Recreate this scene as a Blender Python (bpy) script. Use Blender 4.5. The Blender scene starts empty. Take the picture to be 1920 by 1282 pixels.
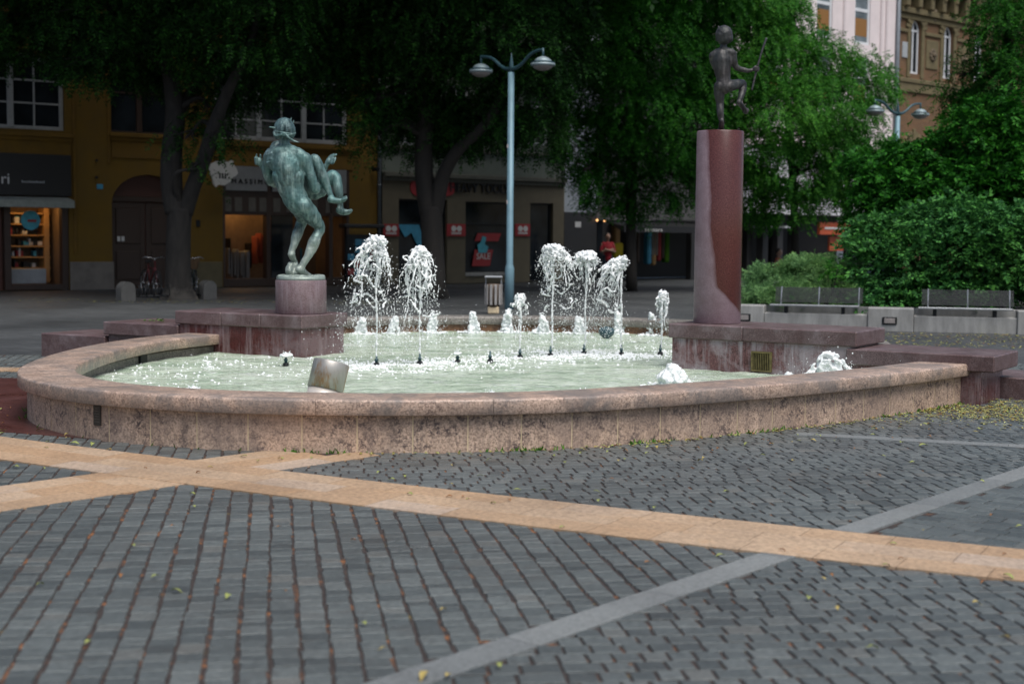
import bpy, math, random
import numpy as np
from mathutils import Vector, Matrix, noise as mnoise

R = random.Random(11)
rng = np.random.default_rng(11)
sc = bpy.context.scene
col = sc.collection

# ------------------------------------------------------------------ camera
F_PX = 50 / 36 * 1920
EYE = 1.65
HOR = 441.0
ROLL = math.radians(0.5)
PITCH = math.atan((641 - HOR) / F_PX)
_cp, _sp, _cr, _sr = math.cos(PITCH), math.sin(PITCH), math.cos(ROLL), math.sin(ROLL)


def ray(x, y):
    u = (x - 960) / F_PX
    v = (641 - y) / F_PX
    u, v = u * _cr - v * _sr, u * _sr + v * _cr
    return (u, _cp + v * _sp, -_sp + v * _cp)


def at_z(x, y, z):
    d = ray(x, y)
    t = (z - EYE) / d[2]
    return (d[0] * t, d[1] * t, z)


def at_y(x, y, Y):
    d = ray(x, y)
    t = Y / d[1]
    return (d[0] * t, Y, EYE + d[2] * t)


# ------------------------------------------------------------------ object helpers
ORG = {}


def tag(o, label=None, cat=None, group=None, kind=None):
    if label: o['label'] = label
    if cat: o['category'] = cat
    if group: o['group'] = group
    if kind: o['kind'] = kind
    return o


def thing(name, label, cat, loc=(0, 0, 0), rz=0.0, group=None):
    o = bpy.data.objects.new(name, None)
    col.objects.link(o)
    o.location = loc
    o.rotation_euler = (0, 0, rz)
    o.empty_display_size = 0.2
    ORG[o.name] = Vector(loc) if rz == 0 else Vector((0, 0, 0))
    return tag(o, label, cat, group)


class MB:
    """collects geometry; build() links it as ONE mesh object"""

    def __init__(self):
        self.v = []
        self.f = []
        self.fm = []
        self.m = 0

    def add(self, vs, fs, M=None):
        n = len(self.v)
        if M is not None:
            vs = [tuple(M @ Vector(p)) for p in vs]
        self.v.extend([tuple(p) for p in vs])
        self.f.extend([tuple(i + n for i in q) for q in fs])
        self.fm.extend([self.m] * len(fs))
        return self

    def box(self, x0, x1, y0, y1, z0, z1, M=None):
        vs = [(x, y, z) for z in (z0, z1) for y in (y0, y1) for x in (x0, x1)]
        fs = [(0, 2, 3, 1), (4, 5, 7, 6), (0, 1, 5, 4), (2, 6, 7, 3), (0, 4, 6, 2), (1, 3, 7, 5)]
        return self.add(vs, fs, M)

    def cbox(self, x0, x1, y0, y1, z0, z1, b=0.01, M=None):
        """box with chamfered edges"""
        x0, x1 = min(x0, x1), max(x0, x1)
        y0, y1 = min(y0, y1), max(y0, y1)
        z0, z1 = min(z0, z1), max(z0, z1)
        vs, idx = [], {}
        for sx in (0, 1):
            for sy in (0, 1):
                for sz in (0, 1):
                    X, Y, Z = (x0, x1)[sx], (y0, y1)[sy], (z0, z1)[sz]
                    dx, dy, dz = (b, -b)[sx], (b, -b)[sy], (b, -b)[sz]
                    for a, p in (('x', (X, Y + dy, Z + dz)), ('y', (X + dx, Y, Z + dz)), ('z', (X + dx, Y + dy, Z))):
                        idx[(sx, sy, sz, a)] = len(vs)
                        vs.append(p)
        g = lambda *k: idx[k]
        fs = []
        for s in (0, 1):
            q = [g(s, 0, 0, 'x'), g(s, 1, 0, 'x'), g(s, 1, 1, 'x'), g(s, 0, 1, 'x')]
            fs.append(q if s else q[::-1])
            q = [g(0, s, 0, 'y'), g(0, s, 1, 'y'), g(1, s, 1, 'y'), g(1, s, 0, 'y')]
            fs.append(q if s else q[::-1])
            q = [g(0, 0, s, 'z'), g(1, 0, s, 'z'), g(1, 1, s, 'z'), g(0, 1, s, 'z')]
            fs.append(q if s else q[::-1])
        for a in (0, 1):
            for c in (0, 1):
                fs.append((g(a, c, 0, 'x'), g(a, c, 1, 'x'), g(a, c, 1, 'y'), g(a, c, 0, 'y')))
                fs.append((g(a, 0, c, 'x'), g(a, 1, c, 'x'), g(a, 1, c, 'z'), g(a, 0, c, 'z')))
                fs.append((g(0, a, c, 'y'), g(1, a, c, 'y'), g(1, a, c, 'z'), g(0, a, c, 'z')))
                for d in (0, 1):
                    fs.append((g(a, c, d, 'x'), g(a, c, d, 'y'), g(a, c, d, 'z')))
        return self.add(vs, fs, M)

    def lathe(self, prof, n=24, M=None, a0=0, a1=2 * math.pi):
        full = abs(a1 - a0 - 2 * math.pi) < 1e-6
        vs, fs = [], []
        k = n if full else n + 1
        for r, z in prof:
            for i in range(k):
                a = a0 + (a1 - a0) * i / n
                vs.append((r * math.cos(a), r * math.sin(a), z))
        for j in range(len(prof) - 1):
            for i in range(n):
                i2 = (i + 1) % k
                fs.append((j * k + i, j * k + i2, (j + 1) * k + i2, (j + 1) * k + i))
        if full:
            if prof[0][0] > 1e-6: fs.append(tuple(range(k))[::-1])
            if prof[-1][0] > 1e-6: fs.append(tuple((len(prof) - 1) * k + i for i in range(k)))
        return self.add(vs, fs, M)

    def tube(self, pts, rad, n=8, cap=True, M=None):
        pts = [Vector(p) for p in pts]
        if not hasattr(rad, '__len__'): rad = [rad] * len(pts)
        vs, fs = [], []
        ref = Vector((0.13, 0.37, 0.92))
        for i, p in enumerate(pts):
            d = (pts[min(i + 1, len(pts) - 1)] - pts[max(i - 1, 0)])
            d = d.normalized() if d.length > 1e-9 else Vector((0, 0, 1))
            if abs(d.dot(ref)) > 0.95: ref = Vector((0.9, 0.3, 0.1))
            a = d.cross(ref).normalized()
            b = d.cross(a)
            for k in range(n):
                t = 2 * math.pi * k / n
                vs.append(p + (a * math.cos(t) + b * math.sin(t)) * rad[i])
        for i in range(len(pts) - 1):
            for k in range(n):
                k2 = (k + 1) % n
                fs.append((i * n + k, i * n + k2, (i + 1) * n + k2, (i + 1) * n + k))
        if cap:
            fs.append(tuple(range(n))[::-1])
            fs.append(tuple((len(pts) - 1) * n + k for k in range(n)))
        return self.add(vs, fs, M)

    def prism(self, poly, z0, z1, M=None):
        n = len(poly)
        vs = [(p[0], p[1], z0) for p in poly] + [(p[0], p[1], z1) for p in poly]
        fs = [tuple(range(n))[::-1], tuple(range(n, 2 * n))]
        fs += [(i, (i + 1) % n, n + (i + 1) % n, n + i) for i in range(n)]
        return self.add(vs, fs, M)

    def vprism(self, poly, y0, y1, M=None):
        """polygon given in x,z extruded along y"""
        n = len(poly)
        vs = [(p[0], y0, p[1]) for p in poly] + [(p[0], y1, p[1]) for p in poly]
        fs = [tuple(range(n)), tuple(range(n, 2 * n))[::-1]]
        fs += [(i, n + i, n + (i + 1) % n, (i + 1) % n) for i in range(n)]
        return self.add(vs, fs, M)

    def ball(self, c, r, sub=1, sc3=(1, 1, 1), M=None):
        V, Fc = ICO[sub]
        vs = [(c[0] + p[0] * r * sc3[0], c[1] + p[1] * r * sc3[1], c[2] + p[2] * r * sc3[2]) for p in V]
        return self.add(vs, Fc, M)

    def build(self, name, mats, parent=None, smooth=False, label=None, org=None):
        me = bpy.data.meshes.new(name)
        V = self.v
        if parent is not None and org is None:
            org = ORG.get(parent.name, Vector((0, 0, 0)))
        if org is not None and Vector(org).length > 0:
            V = [(p[0] - org[0], p[1] - org[1], p[2] - org[2]) for p in V]
        me.from_pydata(V, [], self.f)
        if not isinstance(mats, (list, tuple)): mats = [mats]
        for m in mats: me.materials.append(m)
        if len(mats) > 1: me.polygons.foreach_set('material_index', self.fm)
        me.polygons.foreach_set('use_smooth', [smooth] * len(self.f))
        me.update()
        o = bpy.data.objects.new(name, me)
        col.objects.link(o)
        if parent is not None:
            o.parent = parent
            ORG[o.name] = Vector(org) if org is not None else Vector((0, 0, 0))
        if label: o['label'] = label
        return o


def np_obj(name, V, Q, mat, parent=None, smooth=False, colors=None):
    me = bpy.data.meshes.new(name)
    V = np.asarray(V, dtype=np.float32)
    if parent is not None:
        V = V - np.array(ORG.get(parent.name, Vector((0, 0, 0))), dtype=np.float32)
    Q = np.asarray(Q, dtype=np.int32)
    k = Q.shape[1]
    me.vertices.add(len(V)); me.vertices.foreach_set('co', V.ravel())
    me.loops.add(Q.size); me.loops.foreach_set('vertex_index', Q.ravel())
    me.polygons.add(len(Q)); me.polygons.foreach_set('loop_start', np.arange(0, Q.size, k, dtype=np.int32))
    me.polygons.foreach_set('use_smooth', np.full(len(Q), smooth, dtype=bool))
    me.materials.append(mat)
    me.update(calc_edges=True)
    me.validate()
    o = bpy.data.objects.new(name, me)
    col.objects.link(o)
    if parent is not None:
        o.parent = parent
        ORG[o.name] = ORG.get(parent.name, Vector((0, 0, 0)))
    return o


def _ico():
    import bmesh
    out = {}
    for s in (1, 2, 3):
        bm = bmesh.new()
        bmesh.ops.create_icosphere(bm, subdivisions=s, radius=1)
        bm.verts.ensure_lookup_table()
        out[s] = ([tuple(v.co) for v in bm.verts], [tuple(v.index for v in f.verts) for f in bm.faces])
        bm.free()
    return out


ICO = _ico()


def copy_tree(o, parent=None):
    c = o.copy()
    col.objects.link(c)
    c.parent = parent
    for ch in list(o.children): copy_tree(ch, c)
    return c


def text_geo(s, size, depth=0.01, align='CENTER'):
    cu = bpy.data.curves.new('lettering', 'FONT')
    cu.body = s; cu.size = size; cu.extrude = depth; cu.align_x = align; cu.align_y = 'CENTER'
    cu.resolution_u = 3
    o = bpy.data.objects.new('lettering', cu)
    col.objects.link(o)
    dg = bpy.context.evaluated_depsgraph_get()
    me = bpy.data.meshes.new_from_object(o.evaluated_get(dg))
    V = [tuple(v.co) for v in me.vertices]
    Fc = [tuple(p.vertices) for p in me.polygons]
    bpy.data.objects.remove(o); bpy.data.curves.remove(cu); bpy.data.meshes.remove(me)
    return V, Fc


def wall_text(mb, s, size, x, z, y, depth=0.01, sx=1.0, align='CENTER', M=None):
    """lettering standing upright in the local x/z plane, facing -y"""
    V, Fc = text_geo(s, size, depth, align)
    V = [(x + p[0] * sx, y - p[2], z + p[1]) for p in V]
    mb.add(V, Fc, M)


def melt(name, mb, voxel, mat, parent=None, smooth_it=4, rough=0.0, rough_sc=6.0, label=None):
    """fuse the overlapping closed solids of mb into one continuous skin"""
    me = bpy.data.meshes.new('melt_source')
    me.from_pydata(mb.v, [], mb.f)
    o = bpy.data.objects.new('melt_source', me)
    col.objects.link(o)
    m = o.modifiers.new('r', 'REMESH'); m.mode = 'VOXEL'; m.voxel_size = voxel
    if smooth_it:
        s = o.modifiers.new('s', 'SMOOTH'); s.factor = 0.5; s.iterations = smooth_it
    dg = bpy.context.evaluated_depsgraph_get()
    out = bpy.data.meshes.new_from_object(o.evaluated_get(dg))
    bpy.data.objects.remove(o); bpy.data.meshes.remove(me)
    n = len(out.vertices)
    co = np.empty(n * 3, dtype=np.float32); out.vertices.foreach_get('co', co); co = co.reshape(-1, 3)
    if rough:
        no = np.empty(n * 3, dtype=np.float32); out.vertices.foreach_get('normal', no); no = no.reshape(-1, 3)
        d = np.array([mnoise.fractal(Vector(p) * rough_sc, 1.0, 2.0, 3) for p in co.tolist()], dtype=np.float32)
        co = co + no * (d * rough)[:, None]
    org = Vector((0, 0, 0))
    if parent is not None: org = ORG.get(parent.name, org)
    co = co - np.array(org, dtype=np.float32)
    out.vertices.foreach_set('co', co.astype(np.float32).ravel())
    out.materials.clear(); out.materials.append(mat)
    out.polygons.foreach_set('use_smooth', np.ones(len(out.polygons), dtype=bool))
    out.update()
    out.name = name
    ob = bpy.data.objects.new(name, out)
    col.objects.link(ob)
    if parent is not None:
        ob.parent = parent; ORG[ob.name] = org
    if label: ob['label'] = label
    return ob


def catmull(pts, k=8):
    P = [np.array(p, dtype=float) for p in pts]
    P = [2 * P[0] - P[1]] + P + [2 * P[-1] - P[-2]]
    out = []
    for i in range(1, len(P) - 2):
        for j in range(k):
            t = j / k
            a, b, c, d = P[i - 1], P[i], P[i + 1], P[i + 2]
            out.append(0.5 * ((2 * b) + (c - a) * t + (2 * a - 5 * b + 4 * c - d) * t * t + (3 * b - a - 3 * c + d) * t ** 3))
    out.append(P[-2])
    return out


# ------------------------------------------------------------------ materials
class NT:
    def __init__(self, name):
        self.mat = bpy.data.materials.new(name)
        self.mat.use_nodes = True
        self.t = self.mat.node_tree
        self.t.nodes.clear()
        self.out = self.n('ShaderNodeOutputMaterial')

    def n(self, typ, **kw):
        nd = self.t.nodes.new(typ)
        for k, v in kw.items(): setattr(nd, k, v)
        return nd

    def l(self, a, b):
        self.t.links.new(a, b)

    def coord(self, scale=(1, 1, 1), rot=(0, 0, 0), kind='Object'):
        tc = self.n('ShaderNodeTexCoord')
        mp = self.n('ShaderNodeMapping')
        mp.inputs['Scale'].default_value = scale
        mp.inputs['Rotation'].default_value = rot
        self.l(tc.outputs[kind], mp.inputs['Vector'])
        return mp.outputs[0]

    def noise(self, scale, detail=4, rough=0.6, vec=None, dist=0.0):
        nd = self.n('ShaderNodeTexNoise')
        nd.inputs['Scale'].default_value = scale
        nd.inputs['Detail'].default_value = detail
        nd.inputs['Roughness'].default_value = rough
        nd.inputs['Distortion'].default_value = dist
        if vec is not None: self.l(vec, nd.inputs['Vector'])
        return nd.outputs['Fac']

    def ramp(self, fac, stops, interp='LINEAR'):
        r = self.n('ShaderNodeValToRGB')
        r.color_ramp.interpolation = interp
        e = r.color_ramp.elements
        while len(e) < len(stops): e.new(0.5)
        for i, (p, c) in enumerate(stops):
            e[i].position = p
            e[i].color = (c, c, c, 1) if not hasattr(c, '__len__') else (*c[:3], 1)
        self.l(fac, r.inputs[0])
        return r.outputs[0]

    def mix(self, fac, a, b, mode='MIX'):
        m = self.n('ShaderNodeMix', data_type='RGBA', blend_type=mode)
        for sock, val in ((m.inputs[0], fac), (m.inputs[6], a), (m.inputs[7], b)):
            if isinstance(val, (int, float)): sock.default_value = val
            elif isinstance(val, (tuple, list)): sock.default_value = (*val[:3], 1)
            else: self.l(val, sock)
        return m.outputs[2]

    def math(self, op, a, b=0.0):
        m = self.n('ShaderNodeMath', operation=op)
        for s, v in ((m.inputs[0], a), (m.inputs[1], b)):
            if isinstance(v, (int, float)): s.default_value = v
            else: self.l(v, s)
        return m.outputs[0]

    def bump(self, h, strength=0.3, dist=0.01):
        b = self.n('ShaderNodeBump')
        b.inputs['Strength'].default_value = strength
        b.inputs['Distance'].default_value = dist
        self.l(h, b.inputs['Height'])
        return b.outputs[0]

    def bsdf(self, color, rough=0.6, metal=0.0, normal=None, **kw):
        p = self.n('ShaderNodeBsdfPrincipled')
        for key, val in (('Base Color', color), ('Roughness', rough), ('Metallic', metal)):
            s = p.inputs[key]
            if isinstance(val, (int, float)): s.default_value = val
            elif isinstance(val, (tuple, list)): s.default_value = (*val[:3], 1)
            else: self.l(val, s)
        for k, v in kw.items():
            s = p.inputs[k.replace('_', ' ')]
            if isinstance(v, (tuple, list)): s.default_value = (*v[:3], 1)
            elif isinstance(v, (int, float)): s.default_value = v
            else: self.l(v, s)
        if normal is not None: self.l(normal, p.inputs['Normal'])
        return p

    def done(self, shader):
        self.l(shader.outputs[0], self.out.inputs['Surface'])
        return self.mat


def sh(c, k): return tuple(max(0.0, x * k) for x in c)


def plain(name, c, rough=0.6, metal=0.0, var=0.18, scale=6.0, bump=0.0, bscale=None, stretch=(1, 1, 1), **kw):
    t = NT(name)
    v = t.coord(stretch)
    n = t.noise(scale, 5, 0.65, v)
    cc = t.ramp(n, [(0.3, sh(c, 1 - var)), (0.7, sh(c, 1 + var))])
    nr = t.bump(t.noise(bscale or scale * 6, 4, 0.6, v), bump, 0.01) if bump else None
    rr = t.ramp(n, [(0.3, max(0.0, rough - 0.08)), (0.7, min(1.0, rough + 0.08))])
    return t.done(t.bsdf(cc, rr, metal, nr, **kw))


def granite(name, c1, c2, dark, rough=0.45, spk=70, dark_amt=0.5, stain=None, stain_amt=0.0, streak=False, patch=None):
    """speckled granite with weather stains that have a shape of their own"""
    t = NT(name)
    v = t.coord()
    big = t.noise(2.2, 5, 0.65, v)
    base = t.ramp(big, [(0.3, c1), (0.7, c2)])
    fine = t.noise(spk, 3, 0.7, v)
    base = t.mix(t.ramp(fine, [(0.42, 1.0), (0.5, 0.0)]), base, sh(c1, 0.62))
    base = t.mix(t.ramp(fine, [(0.6, 0.0), (0.68, 0.8)]), base, sh(c2, 1.25))
    cl = t.noise(7.0, 6, 0.78, v, 0.6)
    sp = t.noise(34.0, 4, 0.75, v)
    m = t.math('MULTIPLY', t.ramp(cl, [(0.46, 0.12), (0.60, 1.0)]), t.ramp(sp, [(0.44, 0.0), (0.53, 1.0)]))
    base = t.mix(t.math('MULTIPLY', m, dark_amt), base, dark)
    if stain:
        sv = t.coord((5.0, 5.0, 0.5)) if streak else v
        s = t.noise(3.0, 6, 0.7, sv)
        base = t.mix(t.ramp(s, [(0.48, 0.0), (0.66, stain_amt)]), base, stain)
    if patch:
        s = t.noise(1.6, 7, 0.75, v, 0.4)
        base = t.mix(t.ramp(s, [(0.46, 0.0), (0.58, patch[1])]), base, patch[0])
    nr = t.bump(t.noise(60, 4, 0.7, v), 0.25, 0.006)
    rr = t.ramp(big, [(0.3, rough - 0.12), (0.7, rough + 0.12)])
    return t.done(t.bsdf(base, rr, 0, nr))


def island(name, stops, rough=0.7, bump=0.35, bscale=40, dirt=None, wet=0.0):
    t = NT(name)
    g = t.n('ShaderNodeNewGeometry')
    c = t.ramp(g.outputs['Random Per Island'], stops)
    v = t.coord()
    n = t.noise(bscale * 0.55, 6, 0.8, v)
    c = t.mix(t.ramp(n, [(0.36, 0.8), (0.62, 0.0)]), c, t.mix(1.0, c, (0.42, 0.42, 0.42), 'MULTIPLY'))
    big = t.noise(0.9, 5, 0.6, v)
    c = t.mix(t.ramp(big, [(0.4, 0.0), (0.7, 0.55)]), c, t.mix(1.0, c, (0.5, 0.5, 0.52), 'MULTIPLY'))
    if dirt:
        c = t.mix(t.ramp(t.noise(3.2, 6, 0.75, v), [(0.55, 0.0), (0.72, 0.5)]), c, dirt)
    nr = t.bump(t.noise(bscale * 1.5, 4, 0.7, v), bump, 0.006)
    rr = t.ramp(big, [(0.35, rough - 0.1), (0.7, max(0.12, rough - wet))])
    return t.done(t.bsdf(c, rr, 0, nr))


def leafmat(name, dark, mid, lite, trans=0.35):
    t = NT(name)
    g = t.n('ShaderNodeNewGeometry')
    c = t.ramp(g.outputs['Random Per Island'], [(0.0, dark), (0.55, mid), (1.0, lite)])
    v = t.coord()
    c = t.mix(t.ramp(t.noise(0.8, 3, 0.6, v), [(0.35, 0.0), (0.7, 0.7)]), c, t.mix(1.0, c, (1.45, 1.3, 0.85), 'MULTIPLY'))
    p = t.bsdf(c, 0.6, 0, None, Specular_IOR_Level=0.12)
    tr = t.n('ShaderNodeBsdfTranslucent')
    t.l(c, tr.inputs['Color'])
    mx = t.n('ShaderNodeMixShader')
    mx.inputs[0].default_value = trans
    t.l(p.outputs[0], mx.inputs[1]); t.l(tr.outputs[0], mx.inputs[2])
    return t.done(mx)


def emit(name, c, s):
    t = NT(name)
    e = t.n('ShaderNodeEmission')
    e.inputs['Color'].default_value = (*c, 1); e.inputs['Strength'].default_value = s
    return t.done(e)


def glass(name, c=(0.012, 0.016, 0.02), rough=0.08):
    t = NT(name)
    v = t.coord()
    n = t.noise(1.1, 3, 0.5, v)
    return t.done(t.bsdf(t.ramp(n, [(0.35, sh(c, 0.6)), (0.7, sh(c, 1.8))]), rough, 0, t.bump(t.noise(0.7, 2, 0.5, v), 0.02, 0.02), Specular_IOR_Level=0.35))


M = {}
M['granite_pink'] = granite('pink granite', (0.50, 0.35, 0.255), (0.66, 0.49, 0.375), (0.05, 0.034, 0.038), 0.6, 60, 0.95,
                            stain=(0.20, 0.15, 0.125), stain_amt=0.5, streak=True, patch=((0.27, 0.20, 0.165), 0.45))
M['granite_top'] = granite('pink granite coping', (0.46, 0.325, 0.25), (0.64, 0.475, 0.375), (0.07, 0.05, 0.05), 0.42, 60, 0.6,
                           stain=(0.20, 0.165, 0.145), stain_amt=0.6, patch=((0.16, 0.15, 0.145), 0.65))
M['granite_inner'] = granite('limed inner granite', (0.20, 0.185, 0.165), (0.34, 0.31, 0.27), (0.06, 0.05, 0.05), 0.5, 50, 0.5,
                             stain=(0.10, 0.09, 0.08), stain_amt=0.6, streak=True)
M['granite_brown'] = granite('wet brown granite', (0.20, 0.095, 0.05), (0.33, 0.17, 0.09), (0.05, 0.03, 0.02), 0.35, 50, 0.6,
                             stain=(0.07, 0.05, 0.035), stain_amt=0.6, streak=True)
M['mortar'] = plain('pale mortar', (0.62, 0.50, 0.33), 0.9)
M['red_slab'] = granite('red granite slab', (0.125, 0.082, 0.082), (0.20, 0.142, 0.145), (0.06, 0.03, 0.03), 0.42, 90, 0.5,
                        stain=(0.26, 0.22, 0.23), stain_amt=0.5, patch=((0.07, 0.036, 0.034), 0.55))
M['red_wet'] = granite('wet red granite', (0.085, 0.022, 0.022), (0.14, 0.045, 0.042), (0.03, 0.01, 0.01), 0.25, 90, 0.5,
                       stain=(0.33, 0.26, 0.27), stain_amt=0.55, streak=True, patch=((0.30, 0.25, 0.27), 0.35))
M['red_lime'] = granite('lime streaked red granite', (0.16, 0.07, 0.07), (0.25, 0.14, 0.14), (0.05, 0.015, 0.015), 0.4, 90, 0.9,
                        stain=(0.40, 0.36, 0.38), stain_amt=0.9, streak=True, patch=((0.38, 0.34, 0.36), 0.7))
M['plinth'] = granite('mauve granite', (0.165, 0.108, 0.118), (0.25, 0.18, 0.195), (0.10, 0.05, 0.05), 0.45, 110, 0.4,
                      stain=(0.33, 0.28, 0.31), stain_amt=0.5, streak=True)
M['iron'] = plain('dark iron', (0.02, 0.022, 0.024), 0.5, 0.6, bump=0.1)
M['black'] = plain('black paint', (0.012, 0.012, 0.013), 0.55)
M['rubber'] = plain('black rubber', (0.015, 0.015, 0.015), 0.8)
M['plaque'] = plain('dark plaque', (0.045, 0.04, 0.035), 0.5, 0.3)
M['plaque_text'] = plain('raised plaque lettering', (0.12, 0.11, 0.095), 0.5, 0.4)
M['brass'] = plain('weathered brass', (0.22, 0.18, 0.08), 0.45, 0.7, var=0.4, scale=20)
M['wood'] = plain('bin slats', (0.32, 0.31, 0.30), 0.55, 0, stretch=(8, 8, 1), var=0.3)
M['bin_body'] = plain('brown bin shell', (0.075, 0.05, 0.032), 0.55)
M['lamp_blue'] = plain('blue grey lamp paint', (0.165, 0.285, 0.34), 0.42, 0.1, var=0.14, scale=3, bump=0.05)
M['lamp_dark'] = plain('dark teal paint', (0.03, 0.075, 0.09), 0.4, 0.1)
M['lamp_cap'] = plain('grey lamp cap', (0.26, 0.33, 0.35), 0.4, 0.2)
M['lamp_glass'] = plain('opal lamp glass', (0.26, 0.235, 0.225), 0.25)
M['sticker'] = plain('sticker', (0.65, 0.55, 0.5), 0.5)
M['concrete'] = plain('planter concrete', (0.27, 0.27, 0.26), 0.75, var=0.28, scale=2.2, bump=0.3, stretch=(3, 3, 0.7))
M['bench_metal'] = plain('bench steel', (0.062, 0.066, 0.067), 0.5, 0.4)
M['bench_edge'] = plain('bench seat edge', (0.34, 0.36, 0.37), 0.35, 0.6)
M['bark'] = plain('ridged bark', (0.022, 0.019, 0.016), 0.9, var=0.45, scale=7, bump=0.9, bscale=22, stretch=(1, 1, 0.22))
M['bark_pale'] = plain('pale flaking bark', (0.15, 0.135, 0.115), 0.9, var=0.45, scale=6, bump=0.9, bscale=18, stretch=(1, 1, 0.25))


def bark_two():
    t = NT('bark with pale scraped foot')
    v = t.coord((1, 1, 0.25))
    n = t.noise(9, 6, 0.7, v)
    c = t.ramp(n, [(0.3, (0.011, 0.010, 0.009)), (0.7, (0.03, 0.027, 0.024))])
    tc = t.n('ShaderNodeTexCoord'); sx = t.n('ShaderNodeSeparateXYZ')
    t.l(tc.outputs['Object'], sx.inputs[0])
    h = t.math('ADD', sx.outputs['Z'], t.math('MULTIPLY', t.noise(3.0, 5, 0.7, t.coord()), 1.3))
    c = t.mix(t.ramp(h, [(0.75, 0.75), (1.1, 0.0)]), c, (0.11, 0.10, 0.088))
    return t.done(t.bsdf(c, 0.9, 0, t.bump(t.noise(22, 5, 0.7, v), 0.9, 0.02)))


M['bark_scraped'] = bark_two()
M['leaf_shaded'] = leafmat('shaded robinia leaf', (0.005, 0.018, 0.006), (0.012, 0.045, 0.010), (0.034, 0.125, 0.020), 0.2)  # shade of the left trees and lit leaf tips put into the colour
M['leaf_mid'] = leafmat('green robinia leaf', (0.006, 0.036, 0.006), (0.014, 0.085, 0.009), (0.035, 0.16, 0.014), 0.24)
M['leaf_lite'] = leafmat('fresh robinia leaf', (0.014, 0.072, 0.012), (0.034, 0.155, 0.020), (0.085, 0.275, 0.036), 0.32)
M['leaf_shrub'] = leafmat('glossy shrub leaf', (0.006, 0.045, 0.006), (0.015, 0.10, 0.010), (0.042, 0.20, 0.018), 0.22)
M['leaf_hedge'] = leafmat('bluish hedge leaf', (0.012, 0.056, 0.018), (0.034, 0.13, 0.036), (0.10, 0.31, 0.07), 0.25)
M['leaf_sage'] = leafmat('grey green shrub leaf', (0.07, 0.16, 0.07), (0.13, 0.27, 0.11), (0.21, 0.38, 0.15), 0.28)
M['leaf_weed'] = leafmat('weed leaf', (0.03, 0.10, 0.012), (0.06, 0.18, 0.02), (0.11, 0.26, 0.03), 0.3)
M['fall_green'] = island('fallen yellow green leaf', [(0, (0.30, 0.36, 0.08)), (1, (0.46, 0.50, 0.16))], 0.6, 0.1)
M['fall_yellow'] = island('fallen yellow leaf', [(0, (0.50, 0.36, 0.07)), (1, (0.62, 0.50, 0.18))], 0.6, 0.1)
M['fall_orange'] = island('fallen orange leaf', [(0, (0.30, 0.11, 0.03)), (1, (0.46, 0.21, 0.06))], 0.6, 0.1)
M['litter'] = island('leaf litter', [(0, (0.30, 0.14, 0.04)), (0.3, (0.46, 0.36, 0.09)), (0.65, (0.42, 0.48, 0.13)), (1, (0.60, 0.58, 0.24))], 0.7, 0.1)
M['paver'] = island('slate grey pavers', [(0, (0.088, 0.102, 0.103)), (0.2, (0.120, 0.138, 0.138)), (0.6, (0.142, 0.162, 0.161)), (0.94, (0.172, 0.192, 0.189)), (1, (0.18, 0.184, 0.172))], 0.5, 1.0, 55, dirt=(0.075, 0.068, 0.06), wet=0.24)
M['sandstone'] = island('orange sandstone slabs', [(0, (0.52, 0.335, 0.195)), (0.5, (0.56, 0.39, 0.25)), (0.85, (0.585, 0.42, 0.28)), (1, (0.575, 0.445, 0.34))], 0.75, 0.6, 60, dirt=(0.46, 0.27, 0.13), wet=0.12)
M['greyband'] = island('grey granite band', [(0, (0.21, 0.226, 0.226)), (1, (0.29, 0.305, 0.30))], 0.7, 0.6, 90, dirt=(0.17, 0.165, 0.155))
M['redpave'] = granite('wet red paving', (0.075, 0.026, 0.022), (0.12, 0.045, 0.038), (0.03, 0.012, 0.01), 0.35, 60, 0.4)


def ground_mat():
    t = NT('mortar bed and distant paving')
    v = t.coord((1, 1, 1), (0, 0, math.radians(9)))
    br = t.n('ShaderNodeTexBrick')
    br.inputs['Scale'].default_value = 1.0
    br.inputs['Brick Width'].default_value = 0.24
    br.inputs['Row Height'].default_value = 0.13
    br.inputs['Mortar Size'].default_value = 0.006
    br.inputs['Color1'].default_value = (0.052, 0.057, 0.059, 1)
    br.inputs['Color2'].default_value = (0.080, 0.086, 0.088, 1)
    br.inputs['Mortar'].default_value = (0.035, 0.032, 0.03, 1)
    t.l(v, br.inputs['Vector'])
    big = t.noise(0.35, 5, 0.6, v)
    c = t.mix(t.ramp(big, [(0.35, 0.0), (0.7, 0.7)]), br.outputs['Color'], t.mix(1.0, br.outputs['Color'], (0.55, 0.56, 0.58), 'MULTIPLY'))
    rr = t.ramp(big, [(0.35, 0.7), (0.7, 0.42)])
    return t.done(t.bsdf(c, rr, 0, t.bump(t.noise(30, 4, 0.7, v), 0.3, 0.01)))


def joint_mat():
    t = NT('joint sand with moss and brown litter')
    v = t.coord()
    c = t.ramp(t.noise(40, 4, 0.7, v), [(0.35, (0.025, 0.02, 0.02)), (0.6, (0.06, 0.045, 0.04))])
    c = t.mix(t.ramp(t.noise(5.5, 6, 0.8, v), [(0.55, 0.0), (0.63, 0.85)]), c, (0.32, 0.13, 0.045))
    c = t.mix(t.ramp(t.noise(5, 5, 0.75, v, 0.3), [(0.62, 0.0), (0.7, 0.7)]), c, (0.20, 0.15, 0.05))
    return t.done(t.bsdf(c, 0.95, 0, t.bump(t.noise(60, 4, 0.7, v), 0.8, 0.02)))


M['ground'] = ground_mat()
M['joint'] = joint_mat()


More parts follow.
